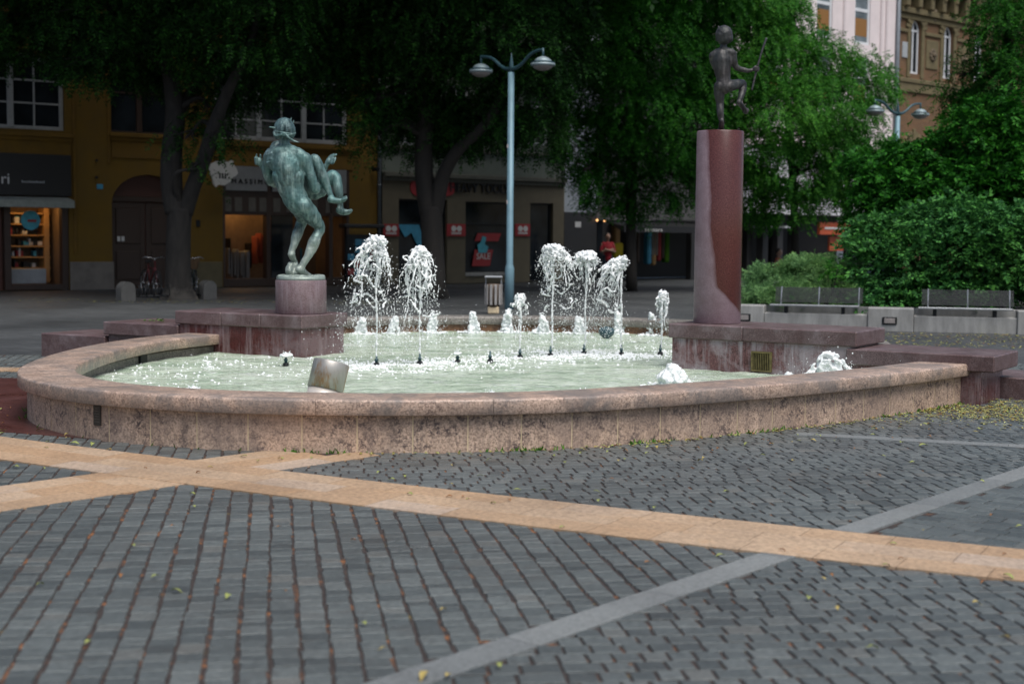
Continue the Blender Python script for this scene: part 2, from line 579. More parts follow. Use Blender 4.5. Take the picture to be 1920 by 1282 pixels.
def water_mat():
    t = NT('pale green fountain water')
    v = t.coord()
    n = t.noise(1.6, 6, 0.7, t.coord((0.7, 2.6, 1)))
    c = t.ramp(n, [(0.32, (0.30, 0.41, 0.29)), (0.52, (0.55, 0.65, 0.51)), (0.70, (0.78, 0.84, 0.75))])
    f = t.noise(4.0, 8, 0.78, t.coord((0.8, 1.6, 1)), 0.5)
    c = t.mix(t.ramp(f, [(0.56, 0.0), (0.64, 0.85)]), c, (0.84, 0.87, 0.85))
    nr = t.bump(t.noise(7, 5, 0.65, t.coord((1, 1.8, 1)), 0.6), 0.9, 0.09)
    return t.done(t.bsdf(c, 0.07, 0, nr, IOR=1.33))


M['water'] = water_mat()


def spray_mat():
    t = NT('frothy water')
    v = t.coord()
    n = t.noise(16, 5, 0.7, v)
    c = t.ramp(n, [(0.3, (0.86, 0.90, 0.90)), (0.7, (0.97, 0.98, 0.98))])
    tr = t.ramp(n, [(0.36, 0.55), (0.5, 0.0)])
    return t.done(t.bsdf(c, 0.12, 0, t.bump(t.noise(40, 4, 0.7, v), 0.5, 0.01), IOR=1.33, Transmission_Weight=tr))


def foam_mat():
    t = NT('white foam')
    v = t.coord()
    c = t.ramp(t.noise(30, 4, 0.7, v), [(0.3, (0.80, 0.85, 0.85)), (0.7, (0.93, 0.95, 0.94))])
    return t.done(t.bsdf(c, 0.25, 0, t.bump(t.noise(70, 4, 0.7, v), 0.6, 0.01)))


M['spray'] = spray_mat()
M['foam'] = foam_mat()


def bronze(name, dark, mid, pale, green, pale_amt=0.8, legs=None):
    t = NT(name)
    v = t.coord()
    sv = t.coord((7, 7, 0.9))
    big = t.noise(2.4, 5, 0.65, v)
    stre = t.noise(2.6, 6, 0.72, sv)
    c = t.ramp(stre, [(0.34, dark), (0.52, mid), (0.7, pale)])
    c = t.mix(t.ramp(big, [(0.42, 0.0), (0.68, pale_amt)]), c, green)
    c = t.mix(t.ramp(t.noise(26, 5, 0.75, v), [(0.54, 0.0), (0.68, 0.65)]), c, dark)
    c = t.mix(t.ramp(t.noise(48, 4, 0.7, v), [(0.62, 0.0), (0.74, 0.5)]), c, pale)
    if legs:
        tc = t.n('ShaderNodeTexCoord'); sp = t.n('ShaderNodeSeparateXYZ'); t.l(tc.outputs['Object'], sp.inputs[0])
        h = t.math('ADD', sp.outputs['Z'], t.math('MULTIPLY', t.noise(4.0, 6, 0.75, v), 0.7))
        c = t.mix(t.ramp(h, [(0.75, 0.8), (1.0, 0.0)]), c, t.ramp(t.noise(12, 5, 0.75, sv), [(0.35, sh(pale, 0.75)), (0.65, legs)]))
    nr = t.bump(t.noise(34, 5, 0.7, v), 0.35, 0.012)
    return t.done(t.bsdf(c, 0.5, 0.35, nr))


M['patina'] = bronze('green bronze patina', (0.016, 0.032, 0.032), (0.115, 0.18, 0.172), (0.31, 0.39, 0.365), (0.095, 0.225, 0.22), 0.7, (0.42, 0.45, 0.39))
M['bronze_hair'] = bronze('dark hair bronze', (0.02, 0.032, 0.034), (0.07, 0.115, 0.12), (0.19, 0.28, 0.29), (0.08, 0.19, 0.20), 0.5)
M['bronze_dark'] = bronze('brown bronze', (0.018, 0.016, 0.016), (0.05, 0.046, 0.046), (0.12, 0.11, 0.108), (0.05, 0.085, 0.085), 0.35)
M['steel'] = plain('rust stained steel', (0.36, 0.33, 0.29), 0.38, 0.55, var=0.3, scale=4, bump=0.06, stretch=(4, 4, 0.8))
M['steel_rim'] = plain('limed steel rim', (0.6, 0.55, 0.5), 0.4, 0.2)


def steel_rust():
    t = NT('steel with rust runs')
    v = t.coord((5, 5, 0.7))
    n = t.noise(1.4, 5, 0.7, v)
    c = t.ramp(n, [(0.35, (0.27, 0.26, 0.24)), (0.6, (0.42, 0.40, 0.37))])
    c = t.mix(t.ramp(t.noise(1.1, 5, 0.7, t.coord((6, 6, 1.2), (0, 0, 1))), [(0.52, 0.0), (0.62, 0.8)]), c, (0.30, 0.15, 0.05))
    return t.done(t.bsdf(c, 0.4, 0.5, t.bump(t.noise(40, 3, 0.6, v), 0.1, 0.005)))


M['steel'] = steel_rust()
# buildings
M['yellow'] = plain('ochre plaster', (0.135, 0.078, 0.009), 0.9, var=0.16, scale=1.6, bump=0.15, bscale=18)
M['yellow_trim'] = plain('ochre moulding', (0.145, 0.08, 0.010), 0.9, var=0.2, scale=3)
M['socle'] = plain('grey socle stone', (0.17, 0.15, 0.13), 0.85, var=0.22, scale=3, bump=0.2)
M['socle_olive'] = plain('olive socle', (0.12, 0.10, 0.055), 0.85, var=0.2, scale=3)
M['beige'] = plain('beige shop cladding', (0.115, 0.10, 0.068), 0.85, var=0.14, scale=2, bump=0.1)
M['greygreen'] = plain('grey green plaster', (0.13, 0.15, 0.128), 0.9, var=0.14, scale=2, bump=0.1)
M['cornice'] = plain('stone cornice', (0.10, 0.10, 0.082), 0.85)
M['paleblue'] = plain('pale blue grey plaster', (0.38, 0.42, 0.46), 0.9, var=0.12, scale=2)
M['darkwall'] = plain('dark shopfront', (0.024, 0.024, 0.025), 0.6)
M['greywall'] = plain('soot grey plaster', (0.10, 0.10, 0.10), 0.9, scale=2)
M['pinkwall'] = plain('pale pink plaster', (0.70, 0.62, 0.615), 0.9, var=0.07, scale=1.4, bump=0.08, bscale=14)
M['pinktrim'] = plain('pink plaster rib', (0.60, 0.53, 0.53), 0.9, var=0.08)
M['white'] = plain('white window paint', (0.62, 0.64, 0.66), 0.5, var=0.06)
M['greywhite'] = plain('weathered white paint', (0.33, 0.35, 0.365), 0.55, var=0.12)
M['fascia'] = plain('white fascia panel', (0.62, 0.62, 0.64), 0.5, var=0.05)
M['sign_grey'] = plain('pale grey fascia', (0.20, 0.21, 0.22), 0.55, var=0.08)
M['brown_frame'] = plain('dark brown timber', (0.04, 0.022, 0.015), 0.5, stretch=(6, 6, 1))
M['door_brown'] = plain('red brown door', (0.07, 0.022, 0.014), 0.5, stretch=(6, 6, 1))
M['awning'] = plain('grey awning cloth', (0.26, 0.28, 0.25), 0.85)
M['shelf'] = plain('birch shelf', (0.46, 0.27, 0.11), 0.6, stretch=(1, 6, 6))
M['shop_wall'] = plain('shop interior wall', (0.20, 0.14, 0.09), 0.8)
M['red'] = plain('red sign', (0.30, 0.022, 0.025), 0.5, var=0.1)
M['orange_red'] = plain('orange red panel', (0.42, 0.08, 0.03), 0.5, var=0.15)
M['blue'] = plain('blue print', (0.05, 0.27, 0.42), 0.5, var=0.3, scale=3)
M['cyan'] = plain('cyan print', (0.06, 0.33, 0.42), 0.5, var=0.3, scale=5)
M['sign_white'] = plain('sign white', (0.58, 0.58, 0.57), 0.5, var=0.05)
M['yellow_cloth'] = plain('yellow cloth', (0.45, 0.36, 0.02), 0.9, var=0.2)
M['pipe'] = plain('zinc pipe', (0.16, 0.18, 0.20), 0.5, 0.3)
M['glass'] = glass('dark window glass')
M['glass_sky'] = glass('sky reflecting glass', (0.10, 0.12, 0.13), 0.06)
M['blind'] = plain('orange blind', (0.24, 0.115, 0.03), 0.8, var=0.15, stretch=(1, 1, 20))
M['lamp_on'] = emit('lit shop lamp', (1.0, 0.55, 0.2), 3.0)
M['stone_end'] = plain('dark rack stone', (0.085, 0.085, 0.082), 0.9, bump=0.3)
M['lamp_dim'] = emit('small lit lamp', (1.0, 0.5, 0.2), 1.2)
M['stone_ochre'] = plain('ochre dressed stone', (0.13, 0.105, 0.052), 0.88, var=0.25, scale=3, bump=0.4, bscale=20)
M['stone_dark'] = plain('weathered stone carving', (0.13, 0.10, 0.065), 0.9, var=0.35, scale=5, bump=0.4, bscale=20)
M['roof'] = plain('roof tiles', (0.12, 0.06, 0.045), 0.85)
M['skin'] = plain('skin', (0.42, 0.26, 0.19), 0.55, var=0.06)
M['hair'] = plain('dark hair', (0.03, 0.024, 0.02), 0.7)
M['shirt_red'] = plain('red shirt', (0.33, 0.02, 0.032), 0.85, var=0.12)
M['shirt_orange'] = plain('coral shirt', (0.42, 0.10, 0.06), 0.85, var=0.12)
M['denim'] = plain('dark denim', (0.03, 0.045, 0.065), 0.85)
M['shoe'] = plain('dark shoes', (0.03, 0.028, 0.028), 0.6)
M['bike_green'] = plain('bicycle paint', (0.02, 0.03, 0.028), 0.35, 0.3)
M['bike_red'] = plain('dark red bicycle paint', (0.10, 0.012, 0.014), 0.35, 0.3)
M['chrome'] = plain('dull chrome', (0.42, 0.42, 0.42), 0.3, 0.9)
M['wicker'] = plain('wicker', (0.10, 0.06, 0.03), 0.85, scale=40, bump=0.5)
M['twig'] = plain('twig bark', (0.12, 0.08, 0.05), 0.9)


def brick_mat():
    t = NT('weathered red brick')
    br = t.n('ShaderNodeTexBrick')
    br.inputs['Scale'].default_value = 1.0
    br.inputs['Brick Width'].default_value = 0.28
    br.inputs['Row Height'].default_value = 0.085
    br.inputs['Mortar Size'].default_value = 0.011
    br.inputs['Color1'].default_value = (0.18, 0.08, 0.031, 1)
    br.inputs['Color2'].default_value = (0.125, 0.058, 0.026, 1)
    br.inputs['Mortar'].default_value = (0.15, 0.12, 0.075, 1)
    v = t.coord((1, 1, 1), (math.radians(-90), 0, 0))
    t.l(v, br.inputs['Vector'])
    c = t.mix(t.ramp(t.noise(1.2, 5, 0.7, v), [(0.4, 0.0), (0.7, 0.6)]), br.outputs['Color'], (0.11, 0.068, 0.035))
    return t.done(t.bsdf(c, 0.9, 0, t.bump(br.outputs['Fac'], -0.4, 0.01)))


M['brick'] = brick_mat()
# ------------------------------------------------------------------ ground and paving
def inside(poly, x, y):
    c = False
    n = len(poly)
    for i in range(n):
        x1, y1 = poly[i]; x2, y2 = poly[i - 1]
        if (y1 > y) != (y2 > y) and x < (x2 - x1) * (y - y1) / (y2 - y1) + x1: c = not c
    return c


WALL_C = [(-3.94, 17.62), (-4.40, 16.4), (-4.57, 15.1), (-4.55, 13.9), (-4.38, 12.8), (-4.0, 11.95), (-3.35, 11.27), (-2.5, 10.85),
          (-1.6, 10.68), (-0.65, 10.70), (0.3, 10.92), (1.1, 11.34), (1.98, 11.93), (2.85, 12.6), (3.75, 13.4), (4.55, 14.25)]
BACK_C = [(3.75, 16.0), (4.1, 17.2), (4.08, 18.7), (3.5, 20.05), (2.35, 21.0), (1.2, 21.5), (0.0, 21.67), (-1.2, 21.48), (-2.4, 20.95), (-3.3, 20.1), (-3.65, 19.2), (-3.6, 18.3)]
wall_curve = [tuple(p) for p in catmull(WALL_C, 12)]
back_curve = [tuple(p) for p in catmull(BACK_C, 10)]
basin_poly = wall_curve + back_curve

g = MB()
g.add([(-160, -60, -0.022), (160, -60, -0.022), (160, 260, -0.022), (-160, 260, -0.022)], [(0, 1, 2, 3)])
tag(g.build('ground', M['ground']), kind='structure')
g = MB()
g.add([(-8, 2.6, -0.008), (8, 2.6, -0.008), (8, 19, -0.008), (-8, 19, -0.008)], [(0, 1, 2, 3)])
tag(g.build('paving_joints', M['joint']), kind='structure')


class Band:
    def __init__(self, c, d, hw, curv, s0, s1):
        L = math.hypot(*d)
        self.c, self.d, self.hw, self.k, self.s0, self.s1 = c, (d[0] / L, d[1] / L), hw, curv, s0, s1
        self.n = (-self.d[1], self.d[0])

    def sn(self, x, y):
        dx, dy = x - self.c[0], y - self.c[1]
        s = dx * self.d[0] + dy * self.d[1]
        return s, dx * self.n[0] + dy * self.n[1] - self.k * min(s * s, 36)

    def has(self, x, y, m=0.0):
        s, n = self.sn(x, y)
        return self.s0 <= s <= self.s1 and abs(n) < self.hw + m

    def pt(self, s, n):
        n = n + self.k * min(s * s, 36)
        return (self.c[0] + s * self.d[0] + n * self.n[0], self.c[1] + s * self.d[1] + n * self.n[1])


band_a = Band((-0.25, 8.6), (0.877, -0.48), 0.372, 0.0075, -9, 9)
band_b = Band((-2.438, 9.499), (0.668, 0.744), 0.387, 0.0, -8, 1.75)
band_g = Band((1.935, 7.96), (0.638, 0.770), 0.092, 0.0, -7, 7.5)
band_h = Band((2.59, 11.85), (0.94, -0.34), 0.085, 0.0, -0.2, 6.0)
band_i = Band((-6.1, 16.9), (1.0, 0.05), 0.22, 0.0, -4, 1.5)


def slab_band(name, b, rows, lmin, lmax, mat, z, gap=0.004, skip=None):
    V, Q = [], []
    w = 2 * b.hw / rows
    for r in range(rows):
        s = b.s0
        first = True
        n0, n1 = -b.hw + r * w + gap / 2, -b.hw + (r + 1) * w - gap / 2
        while s < b.s1:
            e = min(b.s1, s + R.uniform(lmin, lmax) * (R.uniform(0.3, 1) if first else 1)); first = False
            mid = b.pt((s + e) / 2, (n0 + n1) / 2)
            if not (skip and skip(*mid)):
                k = max(1, int((e - s) / 0.3))
                for j in range(k):
                    a0, a1 = s + (e - s - gap) * j / k, s + (e - s - gap) * (j + 1) / k
                    if j == 0:
                        i0 = len(V)
                        for nn, zz in ((n0, -0.02), (n0, z - 0.001), (n0 + 0.0015, z), (n1 - 0.0015, z), (n1, z - 0.001), (n1, -0.02)):
                            p = b.pt(a0, nn); V.append((p[0], p[1], zz))
                        Q.append((i0 + 1, i0 + 2, i0 + 3, i0 + 4))
                    for nn, zz in ((n0, -0.02), (n0, z - 0.001), (n0 + 0.0015, z), (n1 - 0.0015, z), (n1, z - 0.001), (n1, -0.02)):
                        p = b.pt(a1, nn); V.append((p[0], p[1], zz))
                    m = len(V) - 12
                    for q in range(5): Q.append((m + q, m + q + 6, m + q + 7, m + q + 1))
            s = e
    o = np_obj(name, V, Q, mat)
    return tag(o, kind='structure')


in_b = lambda x, y: band_b.has(x, y)
slab_band('path_sandstone_band', band_a, 3, 0.38, 0.62, M['sandstone'], 0.008, gap=0.003)
slab_band('path_sandstone_crossing', band_b, 3, 0.38, 0.62, M['sandstone'], 0.004, gap=0.003, skip=lambda x, y: inside(basin_poly, x, y))
slab_band('path_granite_band', band_g, 1, 0.8, 1.2, M['greyband'], 0.005, gap=0.004)
slab_band('path_granite_strip', band_h, 1, 0.8, 1.2, M['greyband'], 0.004, gap=0.003, skip=lambda x, y: inside(basin_poly, x, y))
slab_band('path_sandstone_strip', band_i, 1, 0.5, 0.75, M['sandstone'], 0.006)
# wet red apron left of the basin
g = MB()
g.prism([(-7.5, 14.1), (-7.5, 12.95), (-4.05, 11.55), (-3.2, 11.2), (-3.2, 12.5), (-4.0, 15.9), (-7.5, 15.9)], -0.02, 0.003)
tag(g.build('paving_red_apron', M['redpave']), kind='structure')
apron = [(-7.5, 15.95), (-7.5, 13.05), (-4.05, 11.65), (-3.2, 11.3), (-3.2, 12.5), (-4.0, 15.95)]


def pavers():
    V, Q = [], []

    def stone(cx, cy, a, hl, hw):
        ca, sa = math.cos(a), math.sin(a)
        i = len(V)
        b = 0.003
        tz = R.uniform(-0.0015, 0.0015)
        tx, ty = R.uniform(-0.008, 0.008), R.uniform(-0.008, 0.008)
        jl = [R.uniform(-0.004, 0.004) for _ in range(8)]
        for lev in range(3):
            for k, (sx, sy) in enumerate(((-1, -1), (1, -1), (1, 1), (-1, 1))):
                l = hl - (b if lev == 2 else 0) + jl[k]
                w = hw - (b if lev == 2 else 0) + jl[k + 4]
                x, y = sx * l, sy * w
                z = (-0.03, -0.003, 0.0)[lev] + tz + x * tx + y * ty
                V.append((cx + x * ca - y * sa, cy + x * sa + y * ca, z))
        for lev in (0, 4):
            for k in range(4):
                k2 = (k + 1) % 4
                Q.append((i + lev + k, i + lev + k2, i + lev + 4 + k2, i + lev + 4 + k))
        Q.append((i + 8, i + 9, i + 10, i + 11))

    def region(x, y):
        na = band_a.sn(x, y)[1]
        ng = band_g.sn(x, y)[1]
        nb = band_b.sn(x, y)[1]
        if na < 0: return 'col' if ng > 0 else 'row'
        if nb > 0: return 'col2'
        return 'row2' if ng > 0 else 'dia'

    def ok(x, y, reg):
        if region(x, y) != reg: return False
        if x < -7.9 or x > 7.9 or y < 2.7 or y > 18.9: return False
        if band_a.has(x, y, -0.03) or band_b.has(x, y, -0.03) or band_g.has(x, y, -0.02) or band_h.has(x, y, -0.02) or band_i.has(x, y): return False
        if inside(apron, x, y) or (y > 10.4 and inside(basin_poly, x, y)): return False
        return True

    def fill(reg, ang, pitch, gap, lmin, lmax, cgap, bond, jitter=0.0):
        a = math.radians(ang)
        ca, sa = math.cos(a), math.sin(a)
        ox, oy = 0, 9
        for j in range(-110, 110):
            v = j * pitch
            s = -13 + (R.uniform(0, lmax) if not bond else (0.5 * lmax if j % 2 else 0)) + R.uniform(-jitter, jitter)
            while s < 13:
                L = R.uniform(lmin, lmax)
                if bond and R.random() < 0.12: L *= 1.5
                cx, cy = s + L / 2, v + 0.004 * math.sin(s * 2.1 + j)
                x, y = ox + cx * ca - cy * sa, oy + cx * sa + cy * ca
                if ok(x, y, reg): stone(x - sa * R.uniform(-0.003, 0.003), y + ca * R.uniform(-0.003, 0.003), a + R.uniform(-0.015, 0.015), (L - cgap) / 2, (pitch - gap) / 2 + R.uniform(-0.003, 0.002))
                s += L

    fill('col', 99.5, 0.121, 0.0165, 0.07, 0.15, 0.0045, False)
    fill('col2', 99.5, 0.121, 0.0165, 0.07, 0.15, 0.0045, False)
    fill('row', 6.0, 0.118, 0.007, 0.102, 0.126, 0.015, True, 0.012)
    fill('row2', 8.0, 0.118, 0.007, 0.102, 0.126, 0.016, True, 0.012)
    fill('dia', -38.0, 0.125, 0.008, 0.15, 0.20, 0.008, True, 0.02)
    return tag(np_obj('paving', V, Q, M['paver']), kind='structure')


pavers()

# ------------------------------------------------------------------ fountain basin
WZ = 0.18      # water level
CZ0, CZ1 = 0.29, 0.41


def offset_curve(curve, d):
    out = []
    for i, p in enumerate(curve):
        a, b = curve[max(0, i - 1)], curve[min(len(curve) - 1, i + 1)]
        tx, ty = b[0] - a[0], b[1] - a[1]
        L = math.hypot(tx, ty) or 1
        out.append((p[0] + ty / L * d, p[1] - tx / L * d))
    return out


def resample(curve, step):
    out, acc = [curve[0]], 0.0
    for a, b in zip(curve, curve[1:]):
        L = math.hypot(b[0] - a[0], b[1] - a[1])
        t = 0.0
        while acc + (L - t) >= step:
            t += step - acc
            acc = 0.0
            out.append((a[0] + (b[0] - a[0]) * t / L, a[1] + (b[1] - a[1]) * t / L))
        acc += L - t
    out.append(curve[-1])
    return out


def sweep(mb, curve, prof, seg, gap, start=0.0, step=0.06):
    """closed profile (offset, z) swept along a plan curve, cut into stones of length seg"""
    pts = resample(curve, step)
    offs = [offset_curve(pts, o) for o, _ in prof]
    n, k = len(pts), len(prof)
    per = max(1, int(round(seg / step)))
    i = -int(round(start / step))
    while i < n - 1:
        a, b = max(0, i), min(n - 1, i + per)
        i += per
        if b <= a: continue
        vs = []
        for j in range(a, b + 1):
            for q in range(k):
                x, y = offs[q][j]
                if j == a or j == b:     # pull the ends in by half the joint
                    j2 = min(n - 1, j + 1) if j == a else max(0, j - 1)
                    x2, y2 = offs[q][j2]
                    L = math.hypot(x2 - x, y2 - y) or 1
                    x, y = x + (x2 - x) / L * gap / 2, y + (y2 - y) / L * gap / 2
                vs.append((x, y, prof[q][1]))
        fs = []
        m = b - a
        for j in range(m):
            for q in range(k):
                q2 = (q + 1) % k
                fs.append((j * k + q, j * k + q2, (j + 1) * k + q2, (j + 1) * k + q))
        e0 = len(vs); vs = vs + vs[:k] + vs[m * k:m * k + k]
        fs.append(tuple(range(e0, e0 + k))[::-1]); fs.append(tuple(range(e0 + k, e0 + 2 * k)))
        mb.add(vs, fs)


def rounded(o0, o1, z0, z1, r):
    """profile from inner offset o0 to outer offset o1"""
    p = [(o0 + 0.006, z0), (o0, z0 + 0.006)]
    for a in (180, 150, 120, 90):
        p.append((o0 + r + r * math.cos(math.radians(a)), z1 - r + r * math.sin(math.radians(a))))
    for a in (90, 60, 30, 0):
        p.append((o1 - r + r * math.cos(math.radians(a)), z1 - r + r * math.sin(math.radians(a))))
    p += [(o1, z0 + 0.006), (o1 - 0.006, z0)]
    return p


basin = thing('fountain_basin', 'pink granite fountain basin with a rounded coping around pale green water', 'fountain', (0, 15.5, 0))
mb = MB(); sweep(mb, wall_curve, rounded(-0.42, 0.08, CZ0, CZ1, 0.02), 1.32, 0.003, 0.4)
mb.build('coping', M['granite_top'], basin, True)
mb = MB(); sweep(mb, wall_curve, [(-0.29, -0.02), (-0.29, CZ0 - 0.004), (0.0, CZ0 - 0.004), (0.0, -0.02)], 0.432, 0.011, 0.1)
mb.build('wall', M['granite_pink'], basin)
mb = MB(); sweep(mb, wall_curve, [(-0.2, -0.02), (-0.2, CZ0 - 0.01), (-0.003, CZ0 - 0.01), (-0.003, -0.02)], 99, 0.0)
mb.build('joint_mortar', M['mortar'], basin)
mb = MB(); sweep(mb, wall_curve, [(-0.33, -0.02), (-0.33, CZ0 - 0.03), (-0.295, CZ0 - 0.008), (-0.292, -0.02)], 1.1, 0.003)
mb.build('inner_lining', M['granite_inner'], basin)
mb = MB(); sweep(mb, back_curve, rounded(0.0, 0.46, CZ0, CZ1, 0.03), 1.3, 0.003)
mb.build('coping', M['granite_inner'], basin, True)
mb = MB(); sweep(mb, back_curve, [(0.05, -0.02), (0.05, CZ0 - 0.004), (0.38, CZ0 - 0.004), (0.38, -0.02)], 0.6, 0.004)
mb.build('wall', M['granite_brown'], basin)
mb = MB(); mb.prism([p for p in offset_curve(wall_curve, -0.25)] + [p for p in offset_curve(back_curve, 0.1)], -0.018, 0.0)
mb.build('basin_floor', M['granite_inner'], basin)


def curve_frame(curve, p):
    """matrix at the curve point nearest p: x along, y inward, z up"""
    i = min(range(len(curve)), key=lambda k: (curve[k][0] - p[0]) ** 2 + (curve[k][1] - p[1]) ** 2)
    a, b = curve[max(0, i - 2)], curve[min(len(curve) - 1, i + 2)]
    t = Vector((b[0] - a[0], b[1] - a[1], 0)).normalized()
    n = Vector((-t.y, t.x, 0))
    m = Matrix.Identity(4)
    m.col[0][:3] = t; m.col[1][:3] = n; m.col[2][:3] = (0, 0, 1); m.col[3][:3] = (curve[i][0], curve[i][1], 0)
    return m


pm = curve_frame(wall_curve, (-3.32, 11.24))
mb = MB(); mb.cbox(-0.042, 0.042, -0.012, 0.01, 0.115, 0.275, 0.002, pm)
plq = mb.build('plaque', M['plaque'], basin)
mb = MB()
for k in range(6):
    w = (0.012, 0.024, 0.028, 0.022, 0.030, 0.026)[k]; x = -w
    while x < w:
        l = R.uniform(0.004, 0.010)
        mb.box(x, x + l, -0.0135, -0.0118, 0.247 - 0.021 * k, 0.255 - 0.021 * k, pm)
        x += l + 0.003
mb.build('lettering', M['plaque_text'], plq)
# overflow slot in the inner face, left
sm = curve_frame(offset_curve(wall_curve, -0.33), (-3.95, 15.9))
mb = MB(); mb.cbox(-0.09, 0.09, -0.02, 0.03, 0.14, 0.275, 0.005, sm)
mb.build('overflow_slot', M['iron'], basin)

# water
def water():
    st = 0.055
    xs = np.arange(-4.6, 4.8, st); ys = np.arange(10.5, 22.0, st)
    inner = [p for p in offset_curve(wall_curve, -0.2)] + [p for p in offset_curve(back_curve, 0.15)]
    mask = np.zeros((len(xs), len(ys)), bool)
    for i, x in enumerate(xs):
        for j, y in enumerate(ys):
            mask[i, j] = inside(inner, x, y)
    idx = -np.ones(mask.shape, int)
    V, Q = [], []
    for i in range(len(xs)):
        for j in range(len(ys)):
            if mask[i, j]:
                x, y = xs[i], ys[j]
                z = WZ + 0.014 * mnoise.noise(Vector((x * 1.6, y * 2.4, 0.3))) + 0.012 * mnoise.noise(Vector((x * 4.5, y * 6.5, 4.0))) + 0.005 * mnoise.noise(Vector((x * 9, y * 12, 9.0)))
                idx[i, j] = len(V); V.append((x, y, z))
    for i in range(len(xs) - 1):
        for j in range(len(ys) - 1):
            q = (idx[i, j], idx[i + 1, j], idx[i + 1, j + 1], idx[i, j + 1])
            if min(q) >= 0: Q.append(q)
    return tag(np_obj('water', V, Q, M['water'], None, True), kind='structure')


water()

# ------------------------------------------------------------------ stepped granite blocks
def frame2(o, u, n):
    m = Matrix.Identity(4)
    m.col[0][:3] = (u[0], u[1], 0); m.col[1][:3] = (n[0], n[1], 0); m.col[3][:3] = (o[0], o[1], 0)
    return m


def slabs(mb, x0, x1, y0, y1, z0, z1, cuts, b, m):
    xs = [x0] + list(cuts) + [x1]
    for a, c in zip(xs, xs[1:]):
        mb.cbox(a + 0.0012, c - 0.0012, y0, y1, z0, z1, b, m)


# right hand steps
UR, NR = (0.8389, -0.5442), (0.5442, 0.8389)
mr = frame2((1.75, 15.93), UR, NR)
t = thing('stepped_block', 'tall red granite block carrying the round column, lime streaked above the water', 'stone block', (2.6, 15.6, 0))
mb = MB(); slabs(mb, 0, 2.18, 0, 0.92, 0.52, 0.68, (0.9,), 0.012, mr); mb.build('slab', M['red_slab'], t)
mb = MB(); slabs(mb, 0.035, 2.12, 0.035, 0.88, -0.02, 0.52, (0.92,), 0.004, mr); mb.build('base', M['red_lime'], t)
mb = MB()
gx0, gx1 = 1.0, 1.24
mb.cbox(gx0, gx0 + 0.02, 0.01, 0.05, 0.2, 0.42, 0.003, mr); mb.cbox(gx1 - 0.02, gx1, 0.01, 0.05, 0.2, 0.42, 0.003, mr)
mb.cbox(gx0, gx1, 0.008, 0.05, 0.40, 0.42, 0.003, mr); mb.cbox(gx0, gx1, 0.008, 0.05, 0.2, 0.215, 0.003, mr)
for k in range(10):
    x = gx0 + 0.024 + k * 0.0205
    mb.box(x, x + 0.0085, 0.015, 0.032, 0.21, 0.405, mr)
gr = mb.build('grille', M['brass'], t)
mb = MB(); mb.box(gx0 + 0.004, gx1 - 0.004, 0.0335, 0.06, 0.204, 0.416, mr); mb.build('grille_back', M['black'], gr)
t = thing('stepped_block', 'middle red granite step between the column block and the lowest right step', 'stone block', (4.2, 14.9, 0))
m2 = frame2((3.57, 14.75), UR, NR)
mb = MB(); slabs(mb, -0.1, 1.42, 0.0, 0.95, 0.335, 0.5, (), 0.012, m2); mb.build('slab', M['red_slab'], t)
mb = MB(); slabs(mb, -0.08, 1.28, 0.05, 0.9, -0.02, 0.335, (), 0.004, m2); mb.build('base', M['red_wet'], t)
t = thing('stepped_block', 'lowest red granite step at the far right end of the fountain', 'stone block', (5.6, 14.7, 0))
m3 = frame2((4.95, 14.83), UR, NR)
mb = MB(); slabs(mb, -0.25, 1.9, 0.0, 0.95, -0.02, 0.225, (), 0.012, m3); mb.build('block', M['red_slab'], t)
# left hand steps (mirrored)
UL, NL = (0.8820, -0.4712), (0.4712, 0.8820)
ml = frame2((-2.48, 16.74), UL, NL)
t = thing('stepped_block', 'tall red granite block with dark wet base carrying the couple statue', 'stone block', (-3.2, 17.4, 0))
mb = MB(); slabs(mb, -1.95, 0, 0, 0.95, 0.52, 0.68, (-1.22, -0.62), 0.012, ml); mb.build('slab', M['red_slab'], t)
mb = MB(); slabs(mb, -1.9, -0.035, 0.035, 0.91, -0.02, 0.52, (-0.95,), 0.004, ml); mb.build('base', M['red_wet'], t)
t = thing('stepped_block', 'middle red granite step behind the left rim with a green sprig on it', 'stone block', (-5.0, 18.3, 0))
mb = MB(); slabs(mb, -3.15, -1.9, 0.0, 0.95, 0.335, 0.5, (), 0.012, ml); mb.build('slab', M['red_slab'], t)
mb = MB(); slabs(mb, -3.1, -1.93, 0.05, 0.9, -0.02, 0.335, (), 0.004, ml); mb.build('base', M['red_slab'], t)
t = thing('stepped_block', 'lowest red granite step at the left end of the fountain', 'stone block', (-5.9, 18.9, 0))
mb = MB(); slabs(mb, -4.25, -3.12, 0.0, 0.95, -0.02, 0.31, (), 0.012, ml); mb.build('block', M['red_slab'], t)

# plinth and column
pc = (-2.57, 17.28)
t = thing('statue_plinth', 'short round mauve granite plinth under the couple statue', 'plinth', (pc[0], pc[1], 0.68))
mb = MB(); mb.lathe([(0.0, 0.682), (0.302, 0.682), (0.308, 0.69), (0.308, 1.078), (0.302, 1.087), (0.0, 1.087)], 64, Matrix.Translation((pc[0], pc[1], 0)))
mb.build('drum', M['plinth'], t, True)
cc = (2.32, 16.10)


